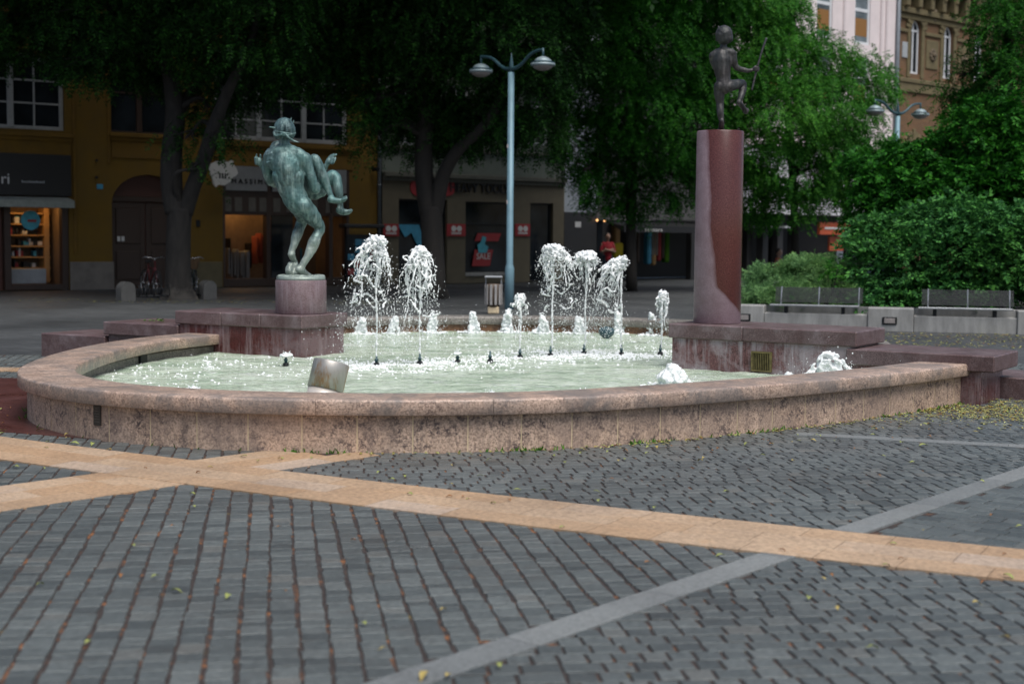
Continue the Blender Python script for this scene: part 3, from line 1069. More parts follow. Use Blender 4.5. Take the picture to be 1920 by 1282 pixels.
def column_mat():
    t = NT('polished red granite with dry pale side')
    v = t.coord()
    g1 = t.noise(110, 3, 0.75, v)
    c = t.ramp(g1, [(0.32, (0.045, 0.013, 0.011)), (0.5, (0.082, 0.024, 0.020)), (0.68, (0.135, 0.05, 0.043))])
    c = t.mix(t.ramp(t.noise(3.0, 5, 0.7, v), [(0.5, 0.0), (0.75, 0.35)]), c, (0.05, 0.016, 0.015))
    tc = t.n('ShaderNodeTexCoord'); sp = t.n('ShaderNodeSeparateXYZ'); t.l(tc.outputs['Object'], sp.inputs[0])
    # dried lime stain: on the left side, widening towards the foot
    z = sp.outputs['Z']
    wv = t.math('MULTIPLY', t.math('SUBTRACT', t.noise(2.2, 5, 0.6, t.coord((1, 1, 0.6))), 0.5), 0.13)
    edge = t.math('ADD', t.math('MULTIPLY', t.math('POWER', t.math('MAXIMUM', t.math('SUBTRACT', 1.0, t.math('DIVIDE', z, 2.25)), 0.0), 1.8), 0.19), -0.175)
    low = t.math('MULTIPLY', t.math('POWER', t.math('MAXIMUM', t.math('SUBTRACT', 1.0, t.math('DIVIDE', z, 0.42)), 0.0), 1.2), 0.36)
    e2 = t.math('ADD', t.math('ADD', edge, low), wv)
    m = t.ramp(t.math('ADD', t.math('MULTIPLY', t.math('SUBTRACT', e2, sp.outputs['X']), 6.0), 0.5), [(0.36, 0.0), (0.60, 0.9)])
    m = t.math('MULTIPLY', m, t.ramp(t.noise(5, 6, 0.75, v), [(0.3, 0.62), (0.6, 1.0)]))
    c = t.mix(m, c, t.ramp(g1, [(0.35, (0.19, 0.128, 0.148)), (0.65, (0.31, 0.235, 0.27))]))
    rr = t.mix(m, (0.22, 0.22, 0.22), (0.6, 0.6, 0.6))
    return t.done(t.bsdf(c, rr, 0, t.bump(t.noise(90, 3, 0.6, v), 0.06, 0.004)))


t = thing('statue_column', 'tall round polished red granite column with a pale dry streak', 'column', (cc[0], cc[1], 0.68))
mb = MB(); mb.lathe([(0.0, 0.682), (0.262, 0.682), (0.266, 0.69), (0.263, 2.822), (0.256, 2.832), (0.0, 2.836)], 72, Matrix.Translation((cc[0], cc[1], 0)))
mb.build('shaft', column_mat(), t, True)

# green sprig on the left middle step
t = thing('sprig', 'fallen green leafy sprig lying on the left middle step', 'sprig', tuple(ml @ Vector((-2.6, 0.35, 0.5))))
mb = MB(); mb.tube([ml @ Vector((-2.85, 0.3, 0.508)), ml @ Vector((-2.6, 0.34, 0.512)), ml @ Vector((-2.4, 0.3, 0.51))], 0.004, 5); mb.build('stem', M['twig'], t)
mb = MB()
for k in range(26):
    p = ml @ Vector((-2.72 + 0.013 * k, 0.33 + R.uniform(-0.06, 0.06), 0.512))
    a = R.uniform(0, 6.28); L = R.uniform(0.03, 0.06); w = L * 0.25
    dx, dy = math.cos(a), math.sin(a); h = R.uniform(0.0, 0.03)
    mb.add([p, (p.x + dx * L / 2 - dy * w, p.y + dy * L / 2 + dx * w, p.z + h), (p.x + dx * L, p.y + dy * L, p.z + h * 1.2), (p.x + dx * L / 2 + dy * w, p.y + dy * L / 2 - dx * w, p.z + h)], [(0, 1, 2, 3)])
mb.build('foliage', M['leaf_weed'], t)

# ------------------------------------------------------------------ things in the water
dc = (at_y(612, 737, 12.3)[0], 12.3)
t = thing('steel_drum', 'leaning rust stained steel drum in the water by the front rim', 'drum', (dc[0], dc[1], 0.1))
dm = Matrix.Translation((dc[0] - 0.01, dc[1], 0.30)) @ Matrix.Rotation(math.radians(12), 4, 'Y') @ Matrix.Rotation(math.radians(-13), 4, 'X')
mb = MB(); mb.lathe([(0.150, -0.2), (0.150, -0.001)], 40, dm); mb.build('lower_sleeve', M['steel_rim'], t, True)
mb = MB(); mb.lathe([(0.152, 0.0), (0.158, 0.0), (0.158, 0.235), (0.152, 0.245), (0.143, 0.242), (0.143, 0.05)], 48, dm); mb.build('shell', M['steel'], t, True)
mb = MB(); mb.lathe([(0.0, 0.238), (0.10, 0.236), (0.1425, 0.232)], 32, dm); mb.build('overflowing_water', M['foam'], t, True)


def make_nozzle():
    t = thing('fountain_nozzle', 'dark fountain nozzle standing in the water', 'nozzle', (0, 0, 0))
    mb = MB(); mb.lathe([(0.0, -0.06), (0.034, -0.06), (0.034, 0.028), (0.026, 0.036), (0.0, 0.036)], 14); mb.build('foot', M['iron'], t, True)
    mb = MB(); mb.lathe([(0.0, 0.03), (0.017, 0.03), (0.017, 0.06), (0.023, 0.063), (0.023, 0.075), (0.012, 0.082), (0.010, 0.13), (0.0, 0.13)], 12); mb.build('spout', M['lamp_dark'], t, True)
    return t


noz = make_nozzle()
NOZ = [(706, 686, 'under the tallest left jet'), (787, 683, 'under the second jet from the left'), (858, 681, 'left of the two dry ones in the middle, a small bubble on it'),
       (919, 679, 'dry, in the middle of the row, nothing rising from it'), (975, 671, 'under the small bell of water in the middle'), (1032, 668, 'under the widest jet right of the lamp post'),
       (1095, 664, 'under the mushroom shaped jet'), (1165, 666, 'under the leaning jet'), (1238, 665, 'under the short jet beside the column block'), (536, 686, 'alone in front of the statue block, a drop of water on its tip')]
for i, (px, py, d) in enumerate(NOZ):
    o = noz if i == 0 else copy_tree(noz)
    o.location = at_z(px, py, WZ)
    o['label'] = 'dark nozzle ' + d
    o['group'] = 'nozzles standing in the fountain'

# heart shaped spout in the foam near the back rim
hp = at_z(1137, 634, WZ)
t = thing('spout_bowl', 'dark heart shaped spout in the foam near the back rim', 'spout', hp)
mb = MB()
for s in (-1, 1): mb.ball((hp[0] + s * 0.055, hp[1], hp[2] + 0.10), 0.062, 2)
for k in range(12):
    f = k / 11
    mb.ball((hp[0], hp[1], hp[2] + 0.09 - 0.11 * f), 0.085 * (1 - f) + 0.02, 2, (1.15 - 0.3 * f, 0.7, 0.8))
melt('bowl', mb, 0.008, M['lamp_dark'], t, 4)


# ------------------------------------------------------------------ jets
def droplets(mb, n, fn, rmin, rmax):
    for _ in range(n):
        p = fn()
        r = rmin * (rmax / rmin) ** (R.random() ** 2.2)
        mb.ball(p, r, 1, (R.uniform(0.7, 1.1), R.uniform(0.7, 1.1), R.uniform(0.8, 1.7)))


def jet(label, px, py, top_py, head_w=0.13, head_h=0.26, skirt=0.28, fall=0.9, lean=0.0, n_str=16, n_drop=900, seed=1, ring=0.0):
    R.seed(seed)
    b = Vector(at_z(px, py, WZ))
    top = at_y(px, top_py, b.y)[2]
    t = thing('water_jet', label, 'water jet', (b.x, b.y, WZ), 0, 'water jets rising from the nozzles')
    mb = MB()
    z = WZ + 0.10
    ph = R.uniform(0, 9)
    while z < top - 0.05:
        f = (z - WZ) / (top - WZ)
        r = 0.011 + 0.006 * f + 0.007 * mnoise.noise(Vector((0, ph, z * 16)))
        mb.ball((b.x + 0.012 * f * math.sin(z * 9 + ph), b.y, z), max(0.008, r), 1)
        if R.random() < 0.16: mb.ball((b.x + R.gauss(0, 0.02), b.y + R.gauss(0, 0.015), z), R.uniform(0.006, 0.011), 1, (1, 1, 1.8))
        z += 0.010
    # lacy head: tangled threads and froth where the water turns over
    for k in range(int(58 * head_w / 0.13)):
        a = R.uniform(0, 6.28); el = R.uniform(-0.5, 1.4)
        f0 = R.random()
        for j in range(9):
            q = j / 8
            rad = head_w * (0.25 + 0.85 * q) * (0.75 + 0.4 * f0)
            zz = top - 0.03 - head_h * (0.05 + 0.5 * f0) * (1 - el * 0.3) - head_h * 0.55 * q * q
            w = 0.045 * mnoise.noise(Vector((k * 1.7, q * 4, seed)))
            mb.ball((b.x + lean * f0 * 0.5 + (rad + w) * math.cos(a + w * 6), b.y + 0.8 * (rad + w) * math.sin(a + w * 6), zz + w), R.uniform(0.006, 0.016) * (1.2 - 0.5 * q), 1)
    for _ in range(int(50 * head_w / 0.13)):
        a = R.uniform(0, 6.28); rad = head_w * 0.75 * math.sqrt(R.random())
        mb.ball((b.x + rad * math.cos(a), b.y + rad * math.sin(a), top - 0.03 - 0.09 * (rad / head_w) ** 2 - R.uniform(0, 0.07)), R.uniform(0.009, 0.024), 2)
    # thin strands and torn sheets falling away from the head
    for k in range(int(n_str * 1.7)):
        a = R.uniform(0, 6.28)
        z0 = top - head_h * R.uniform(0.3, 1.0)
        reach = skirt * R.uniform(0.4, 1.05); drop = fall * R.uniform(0.25, 0.95) ** 1.2
        tear = R.uniform(0.15, 0.75)
        f = 0.0
        while f < 1:
            rr = head_w * 0.6 + (reach - head_w * 0.6) * f ** 0.7
            w = 0.055 * mnoise.noise(Vector((k * 3.1, f * 4, seed)))
            x = b.x + lean * (0.5 + f) + rr * math.cos(a) + w; y = b.y + 0.7 * rr * math.sin(a) + w
            zz = z0 - drop * f ** 1.5 + 0.4 * w
            if zz < WZ: break
            thick = 0.0125 * (1 - 0.5 * f) * (0.7 + 0.7 * max(0, mnoise.noise(Vector((k * 9.1, f * 9, 2.0)))) + 0.3 * R.random())
            on = mnoise.noise(Vector((k * 5.3, f * 7, seed + 4.0))) > -0.12 + (0.3 if f > tear else -0.25)
            if on: mb.ball((x, y, zz), thick, 1, (1, 1, 1.3))
            f += 0.011
    if ring:
        for q in range(3):
            zc = top - head_h - 0.06 - 0.2 * q
            a0 = R.uniform(0, 6); tilt = R.uniform(-0.12, 0.12)
            for k in range(90):
                a = a0 + k / 90 * R.choice([4.2, 4.6])
                rr = ring * (0.75 + 0.25 * q) + 0.03 * math.sin(a * 5) + 0.02 * math.sin(a * 11)
                mb.ball((b.x + lean + rr * math.cos(a), b.y + rr * 0.8 * math.sin(a), zc + 0.06 * math.sin(a * 3 + q) + tilt * math.cos(a)), R.uniform(0.006, 0.017), 1)
    melt('plume', mb, 0.0068, M['spray'], t, 1, 0.007, 40)
    mb = MB()

    def pos():
        f = R.random() ** 0.8
        a = R.uniform(0, 6.28)
        rr = (head_w * 0.8 + (skirt * 1.3 - head_w * 0.7) * f) * math.sqrt(R.random()) * (1.0 if R.random() < 0.82 else 1.7)
        return (b.x + lean * (0.5 + f) + rr * math.cos(a), b.y + 0.8 * rr * math.sin(a), max(WZ + 0.01, top - 0.06 - (top - WZ - 0.08) * f * R.uniform(0.75, 1.0)))
    droplets(mb, int(n_drop * 2.6), pos, 0.0012, 0.0075)
    o = mb.build('droplets', M['foam'], t, True)
    o['kind'] = 'stuff'
    return t


jet('tallest frothy jet, first on the left beside the couple statue', 706, 686, 436, 0.15, 0.30, 0.36, 1.05, -0.06, 17, 1500, 3, 0.16)
jet('tall cone shaped jet, second from the left', 787, 683, 457, 0.12, 0.24, 0.30, 1.0, -0.03, 20, 1300, 5, 0.17)
jet('small glassy bell of water in front of the lamp post', 975, 671, 547, 0.055, 0.11, 0.15, 0.55, 0.0, 14, 300, 8, 0.0)
jet('broad ball headed jet right of the lamp post', 1035, 668, 452, 0.20, 0.33, 0.24, 0.75, 0.07, 15, 1100, 12, 0.15)
jet('mushroom headed jet between the broad and the leaning jets', 1097, 664, 465, 0.165, 0.20, 0.13, 0.8, 0.01, 15, 700, 17, 0.0)
jet('jet leaning left with a long glassy tail', 1164, 666, 475, 0.09, 0.20, 0.20, 0.9, -0.17, 22, 800, 23, 0.10)
jet('short narrow jet beside the column block', 1240, 665, 540, 0.05, 0.14, 0.11, 0.6, 0.0, 14, 300, 29, 0.0)


def spout(label, px, py, top_py, w=0.10, lean=0.0, seed=1, cat='foam spout', group='foam spouts along the back rim', z=WZ, n=60, name='foam_spout', Y=None):
    R.seed(seed)
    b = Vector(at_z(px, py, z)) if Y is None else Vector((at_y(px, py, Y)[0], Y, z))
    top = at_y(px, top_py, b.y)[2]
    h = top - z
    t = thing(name, label, cat, (b.x, b.y, z), 0, group)
    mb = MB()
    if cat == 'foam spout':
        sg = 1 if lean >= 0 else -1
        for k in range(26):
            wd = R.uniform(0.3, 1.0); hh = h * R.uniform(0.75, 1.0); dy = R.gauss(0, 0.03)
            for j in range(18):
                f = j / 17
                if f > 0.55 and R.random() < 0.2: continue
                x = b.x - sg * 0.03 + sg * w * wd * 1.3 * f
                zz = z + hh * (1 - ((f - 0.36) / 0.64) ** 2 * (1 if f > 0.36 else 3.1))
                if zz < z - 0.01: continue
                mb.ball((x + R.gauss(0, 0.006), b.y + dy, zz), R.uniform(0.010, 0.020), 1, (1, 1, 1.3))
        n = 10
    for k in range(n):
        f = R.random()
        a = R.uniform(0, 6.28)
        rad = w * (1 - 0.75 * f) * R.random()
        hf = 0.35 if cat == 'foam spout' else 0.93
        mb.ball((b.x + lean * f + rad * math.cos(a), b.y + rad * math.sin(a) * 0.8, z + h * f * hf), w * R.uniform(0.14, 0.34) * (1.1 - 0.45 * f), 2, (1, 1, 1.25))
    for k in range(40):
        a = k / 40 * 6.28
        rr = w * R.uniform(0.9, 1.7)
        mb.ball((b.x + rr * math.cos(a), b.y + rr * math.sin(a), z + 0.004), R.uniform(0.012, 0.03), 1, (1.2, 1.2, 0.6))
    melt('froth', mb, 0.010, M['foam'], t, 2, 0.02, 24)
    mb = MB()
    droplets(mb, 60, lambda: (b.x + R.gauss(0, w * 0.9), b.y + R.gauss(0, w * 0.6), z + abs(R.gauss(0, h * 0.5))), 0.003, 0.009)
    o = mb.build('droplets', M['foam'], t, True); o['kind'] = 'stuff'
    return t


SP = [(682, 626, 596, -0.05, 'beside the left block'), (743, 625, 593, -0.04, 'second from the left block'), (815, 624, 590, -0.05, 'below the leftmost shop window pillar'),
      (884, 623, 585, 0.05, 'below the litter bin, split in two'), (955, 623, 580, -0.03, 'just left of the lamp post foot'), (1015, 624, 592, 0.0, 'just right of the lamp post foot'),
      (1083, 625, 593, 0.02, 'behind the mushroom jet'), (1156, 626, 584, 0.01, 'beside the heart shaped spout'), (1220, 628, 586, 0.0, 'left of the short jet')]
for i, (px, py, tp, ln, d) in enumerate(SP):
    spout('white foam spout at the back rim ' + d, px, py, tp, 0.125, ln, 40 + i)
spout('big white foam mound by the front rim below the column block', 1259, 724, 687, 0.19, 0.02, 61, 'foam mound', 'foam mounds near the front rim', n=110, name='foam_mound')
spout('small white foam mound in front of the brass grille', 1478, 716, 699, 0.10, 0.0, 62, 'foam mound', 'foam mounds near the front rim', n=60, name='foam_mound')
for i, (px, py, tp, d) in enumerate(((921, 741, 729, 'below the lamp post'), (1090, 738, 728, 'below the mushroom jet'), (363, 731, 723, 'in front of the statue block'), (1662, 690, 684, 'at the right end of the water'))):
    spout('small white foam bubble near the front rim ' + d, px, py, tp, 0.035, 0.0, 70 + i, 'foam bubble', 'foam bubbles near the front rim', n=30, name='foam_bubble')
spout('white drop of water on the tip of the lone left nozzle', 536, 671, 659, 0.03, 0.0, 81, 'water drop', None, z=WZ + 0.11, n=16, name='water_drop', Y=at_z(536, 686, WZ)[1])
spout('small bubble of water on the left dry nozzle', 858, 664, 655, 0.02, 0.0, 82, 'water drop', None, z=WZ + 0.11, n=12, name='water_drop', Y=at_z(858, 681, WZ)[1])

# splash arcing to the right in front of the grille block
R.seed(91)
s0 = Vector(at_y(1535, 706, 14.2)); s0.z = WZ
t = thing('water_splash', 'white splash arching right in front of the middle right step', 'splash', (s0.x, s0.y, WZ))
mb = MB()
for k in range(16):
    hh = R.uniform(0.14, 0.34); L = R.uniform(0.22, 0.5); ph = R.uniform(-0.05, 0.05)
    for j in range(46):
        f = j / 45
        if R.random() < 0.14: continue
        mb.ball((s0.x - 0.01 + L * f, s0.y + ph, WZ + hh * (1 - (1.7 * f - 0.45) ** 2) + 0.02 * mnoise.noise(Vector((k, f * 6, 0)))), R.uniform(0.007, 0.02), 1)
for k in range(8):
    hh = R.uniform(0.1, 0.24)
    for j in range(30):
        f = j / 29
        mb.ball((s0.x - 0.05 - 0.28 * f + R.uniform(-0.01, 0.01), s0.y - 0.05, WZ + hh * (1 - f) ** 1.4), R.uniform(0.006, 0.015), 1)
melt('sheet', mb, 0.010, M['foam'], t, 2, 0.016, 22)
mb = MB(); droplets(mb, 260, lambda: (s0.x + R.gauss(0.12, 0.2), s0.y + R.gauss(0, 0.08), WZ + abs(R.gauss(0.1, 0.11))), 0.003, 0.01)
o = mb.build('droplets', M['foam'], t, True); o['kind'] = 'stuff'

# loose foam flakes and bubbles on the water
R.seed(5)
mb = MB()


def flake(x, y, r):
    n = 7
    a0 = R.uniform(0, 6)
    vs = [(x, y, WZ + 0.022)]
    for k in range(n):
        a = a0 + 6.283 * k / n
        q = r * R.uniform(0.5, 1.2)
        vs.append((x + q * math.cos(a) * 1.5, y + q * math.sin(a), WZ + 0.006))
    mb.add(vs, [(0, k + 1, (k + 1) % n + 1) for k in range(n)])


noz_pts = [Vector(at_z(a, b_, WZ)) for a, b_, _ in NOZ[:9]]
for i in range(5000):
    q = R.random()
    if q < 0.80:
        k = R.choice([0, 0, 1, 2, 4, 5, 5, 6, 7, 8]); p = noz_pts[k]
        x, y = p.x + R.gauss(0, 0.36), p.y + R.gauss(-0.1, 0.42)
    elif q < 0.88:
        x, y = R.gauss(-3.2, 0.6), R.gauss(15.2, 1.2)
    else:
        x, y = R.uniform(-3.5, 3.5), R.uniform(18.5, 21.3)
    if mnoise.noise(Vector((x * 1.9, y * 1.3, 3.0))) + 0.5 * mnoise.noise(Vector((x * 5, y * 3.5, 8.0))) < R.uniform(-0.45, 0.25): continue
    if inside(basin_poly, x, y): flake(x, y, R.uniform(0.003, 0.013) * (2.2 if R.random() < 0.08 else 1))
tag(mb.build('foam_flakes', M['foam'], None, True), 'loose white foam flakes and bubbles floating on the pale water', 'foam', None, 'stuff')
# ------------------------------------------------------------------ bronze figures
def limb(mb, base_y, pts, step=0.35, k=6, sub=2):
    """pts: (px, py, depth offset, radius); a smooth tapering limb of fused balls"""
    P = [(*at_y(p[0], p[1], base_y + p[2]), p[3]) for p in pts]
    C = catmull(P, k) if len(P) > 2 else [np.array(P[0]), np.array(P[1])]
    last = None
    for a, b in zip(C, C[1:]):
        L = np.linalg.norm(b[:3] - a[:3])
        r = min(a[3], b[3])
        n = max(1, int(L / (r * step)))
        for j in range(n):
            q = a + (b - a) * j / n
            mb.ball(q[:3], q[3], sub)
    mb.ball(C[-1][:3], C[-1][3], sub)


def blob(mb, base_y, px, py, dy, r, s3=(1, 1, 1), rot=0.0):
    c = at_y(px, py, base_y + dy)
    if rot:
        m = Matrix.Translation(c) @ Matrix.Rotation(rot, 4, 'Y') @ Matrix.Diagonal((*s3, 1))
        mb.ball((0, 0, 0), r, 3, (1, 1, 1), m)
    else:
        mb.ball(c, r, 3, s3)


def fingers(mb, base_y, wrist, tips, r, dy0):
    for tip in tips:
        mid = tip[3] if len(tip) > 3 else None
        pts = [(wrist[0], wrist[1], dy0, r * 1.15)]
        if mid: pts.append((mid[0], mid[1], mid[2], r * 1.1))
        pts.append((tip[0], tip[1], tip[2], r * 0.85))
        limb(mb, base_y, pts, 0.4, 5, 2)


SY = 17.28
t = thing('bronze_statue', 'green bronze statue of a naked standing man seen from behind carrying a figure', 'statue', (pc[0], pc[1], 1.087))
mb = MB()
# trunk
limb(mb, SY, [(560, 383, 0.0, 0.138), (551, 370, -0.01, 0.146), (545, 352, -0.02, 0.140), (540, 330, -0.03, 0.160), (536, 308, -0.03, 0.170), (534, 296, -0.01, 0.150)], 0.3)
blob(mb, SY, 540, 326, 0.0, 0.19, (1.0, 0.72, 1.25), 0.12)
blob(mb, SY, 535, 302, -0.01, 0.2, (1.15, 0.62, 0.85))
# shoulder girdle, shoulder blades
limb(mb, SY, [(508, 294, 0.02, 0.088), (520, 288, -0.02, 0.095), (534, 284, -0.02, 0.088), (552, 288, -0.02, 0.095), (569, 299, 0.0, 0.092)])
limb(mb, SY, [(534, 286, -0.01, 0.082), (534, 274, 0.0, 0.068), (533, 262, 0.01, 0.068)])
limb(mb, SY, [(522, 280, 0.0, 0.05), (532, 271, 0.0, 0.055)])
limb(mb, SY, [(546, 281, 0.0, 0.05), (536, 271, 0.0, 0.055)])
blob(mb, SY, 521, 309, -0.10, 0.075, (0.75, 0.55, 1.3), 0.2)
blob(mb, SY, 553, 312, -0.10, 0.078, (0.75, 0.55, 1.3), -0.15)
# flanks and loins
limb(mb, SY, [(523, 330, -0.06, 0.085), (531, 352, -0.05, 0.08), (541, 372, -0.04, 0.078)])
limb(mb, SY, [(559, 330, -0.05, 0.082), (559, 352, -0.04, 0.074), (565, 370, -0.02, 0.084)])
# buttocks
blob(mb, SY, 547.5, 381, -0.05, 0.086, (0.95, 0.9, 0.95))
blob(mb, SY, 569, 386, -0.055, 0.098, (0.95, 0.9, 1.1))
# right leg: the one that carries the weight
limb(mb, SY, [(568, 386, 0.0, 0.122), (580, 400, 0.04, 0.110), (592, 415, 0.11, 0.088), (600, 427, 0.15, 0.066), (595, 441, 0.12, 0.064), (587, 458, 0.05, 0.071), (578, 479, 0.0, 0.052), (568, 496, -0.02, 0.043), (565, 504, -0.02, 0.046)])
blob(mb, SY, 587, 457, 0.015, 0.062, (0.85, 0.8, 1.6), 0.42)
limb(mb, SY, [(560, 505, -0.05, 0.047), (567, 509, 0.03, 0.045), (576, 515, 0.13, 0.038), (583, 518, 0.19, 0.028)])
for k in range(5):
    limb(mb, SY, [(577 + 2.2 * k, 516 + 0.3 * k, 0.15 - 0.02 * k, 0.016), (582 + 1.6 * k, 519.0, 0.21 - 0.025 * k, 0.014)])
# left leg: bent, heel up, toes on the boulder
limb(mb, SY, [(556, 383, 0.04, 0.105), (563, 398, 0.14, 0.088), (567, 412, 0.24, 0.070), (563, 424, 0.24, 0.066), (556, 442, 0.16, 0.064), (551, 458, 0.12, 0.046), (548, 468, 0.10, 0.043), (547, 476, 0.09, 0.043)])
limb(mb, SY, [(546, 477, 0.08, 0.040), (549, 484, 0.13, 0.042), (553, 491, 0.19, 0.036), (556, 494, 0.25, 0.026)])
# arms
limb(mb, SY, [(571, 299, 0.0, 0.088), (579, 318, 0.0, 0.069), (585, 336, 0.0, 0.060), (589, 351, 0.02, 0.057), (592, 356, 0.06, 0.060)])
limb(mb, SY, [(590, 354, 0.04, 0.060), (596, 350, 0.16, 0.058), (600, 348, 0.28, 0.046), (600, 350, 0.38, 0.04)])
limb(mb, SY, [(506, 296, 0.03, 0.084), (502, 312, 0.09, 0.072), (503, 328, 0.13, 0.066), (507, 340, 0.16, 0.060)])
limb(mb, SY, [(507, 340, 0.16, 0.058), (516, 344, 0.30, 0.054), (528, 340, 0.42, 0.045), (540, 338, 0.48, 0.04)])
# head with ears, nose and jaw turned away
blob(mb, SY, 533, 243, 0.02, 0.120, (0.95, 1.1, 1.04))
blob(mb, SY, 533, 254, 0.08, 0.090, (0.85, 1.0, 1.0))
blob(mb, SY, 533, 250, 0.19, 0.026, (0.8, 1.0, 1.3))
blob(mb, SY, 533, 262, 0.12, 0.045, (1.0, 1.0, 0.7))
blob(mb, SY, 514.5, 252, 0.03, 0.03, (0.6, 0.9, 1.3)); blob(mb, SY, 551.5, 251, 0.03, 0.03, (0.6, 0.9, 1.3))
melt('man', mb, 0.0075, M['patina'], t, 5, 0.007, 11)
# hair cap and wreath of twigs
mb = MB()
blob(mb, SY, 533, 240.5, -0.005, 0.126, (0.98, 1.02, 1.02))
for k in range(30):
    a = R.uniform(-1.5, 1.5)
    x0 = 533 + 18 * math.sin(a); dy = -0.135 * math.cos(a)
    limb(mb, SY, [(533 + 6 * math.sin(a), 224 + R.uniform(0, 3), dy * 0.35, 0.012), (533 + 17 * math.sin(a), 236, dy * 0.93, 0.014), (533 + 18.5 * math.sin(a) + R.uniform(-1, 1), 248, dy, 0.014), (533 + 15 * math.sin(a) + R.uniform(-2, 2), 257 + R.uniform(-2, 4), dy * 0.8, 0.009)], 0.6, 4)
hr = melt('hair', mb, 0.007, M['bronze_hair'], t, 2, 0.004, 30)
mb = MB()
for zz, am in ((249, 0), (252, 1.2)):
    limb(mb, SY, [(533 + 20.5 * math.sin(q), zz + 2.0 * math.sin(q * 2 + am), -0.145 * math.cos(q), 0.012) for q in np.linspace(-1.9, 1.9, 14)], 0.6, 4)
limb(mb, SY, [(533, 250, -0.145, 0.014), (541, 258, -0.15, 0.014), (550, 264, -0.14, 0.013), (560, 267, -0.13, 0.008)], 0.5)
limb(mb, SY, [(515, 240, -0.08, 0.012), (509, 239, -0.10, 0.011), (505, 238.5, -0.11, 0.008)], 0.5)
limb(mb, SY, [(514, 247, -0.07, 0.012), (515, 254, -0.11, 0.012), (522, 255, -0.14, 0.010), (531, 250, -0.15, 0.012)], 0.5)
for px, py, dy in ((546, 223, 0.0), (550.5, 228, 0.02)):
    limb(mb, SY, [(px - 1.5, py + 3, dy, 0.012), (px, py, dy, 0.009), (px + 0.5, py - 3, dy, 0.005)], 0.5)
melt('wreath', mb, 0.007, M['patina'], t, 2)
# carried figure
mb = MB()
CY = 0.34
limb(mb, SY, [(582, 352, CY, 0.125), (566, 342, CY + 0.02, 0.125), (546, 322, CY + 0.04, 0.125), (528, 303, CY + 0.02, 0.130), (518, 292, CY, 0.105)], 0.3)
limb(mb, SY, [(522, 290, CY - 0.03, 0.075), (517, 284, CY - 0.10, 0.06)])
blob(mb, SY, 520, 282, CY - 0.10, 0.105, (0.95, 1.05, 1.1))
limb(mb, SY, [(582, 350, CY - 0.02, 0.11), (584, 326, CY - 0.10, 0.098), (587, 306, CY - 0.18, 0.078), (590, 300, CY - 0.2, 0.070), (596, 310, CY - 0.2, 0.070), (604, 330, CY - 0.2, 0.067), (612, 348, CY - 0.19, 0.052), (619, 364, CY - 0.18, 0.038), (622, 372, CY - 0.18, 0.042)])
limb(mb, SY, [(620, 374, CY - 0.2, 0.046), (629, 376, CY - 0.19, 0.040), (640, 376, CY - 0.17, 0.031), (648, 373, CY - 0.16, 0.024)])
for k in range(5):
    limb(mb, SY, [(643, 375 - 0.9 * k, CY - 0.23 + 0.035 * k, 0.016), (650.5 - 0.4 * k, 372 - 0.9 * k, CY - 0.24 + 0.035 * k, 0.014)])
limb(mb, SY, [(584, 358, CY + 0.02, 0.115), (598, 352, CY + 0.04, 0.105), (612, 339, CY + 0.05, 0.085), (624, 329, CY + 0.05, 0.072), (630, 336, CY + 0.04, 0.070), (633, 350, CY + 0.02, 0.068), (636, 366, CY + 0.0, 0.050), (638, 380, CY + 0.0, 0.037), (638, 390, CY + 0.0, 0.042)])
limb(mb, SY, [(636, 394, CY - 0.02, 0.048), (643, 397, CY - 0.01, 0.044), (652, 398, CY, 0.036), (657, 396, CY, 0.026)])
for k in range(5):
    limb(mb, SY, [(654, 397.5 - 0.7 * k, CY - 0.07 + 0.035 * k, 0.017), (660.5 - 0.5 * k, 395.5 - 0.7 * k, CY - 0.075 + 0.035 * k, 0.014)])
limb(mb, SY, [(592, 364, CY + 0.0, 0.075), (602, 360, CY + 0.02, 0.07)])
# her raised left hand with curled fingers
limb(mb, SY, [(520, 298, CY - 0.02, 0.068), (514, 322, CY, 0.056), (508, 337, CY + 0.02, 0.052), (500, 326, CY - 0.02, 0.046), (493, 314, CY - 0.06, 0.037), (489, 308, CY - 0.08, 0.034)])
blob(mb, SY, 486.5, 304, CY - 0.09, 0.040, (0.85, 0.7, 1.2))
for k in range(4):
    y0 = 299 + 3.0 * k
    limb(mb, SY, [(487, y0 + 1, CY - 0.09, 0.017), (479.5 + 0.4 * k, y0 - 2.4 + 0.6 * k, CY - 0.12, 0.016), (477.5 + 0.6 * k, y0 - 3.2 + 0.9 * k, CY - 0.15, 0.014), (480.5, y0 - 2.2 + 0.8 * k, CY - 0.18, 0.012)], 0.4)
limb(mb, SY, [(488, 303, CY - 0.07, 0.018), (488.5, 295, CY - 0.09, 0.015), (488.0, 290.5, CY - 0.10, 0.012)], 0.4)
limb(mb, SY, [(483, 298, CY - 0.10, 0.017), (481, 293, CY - 0.11, 0.015), (481, 289.5, CY - 0.12, 0.012)], 0.4)
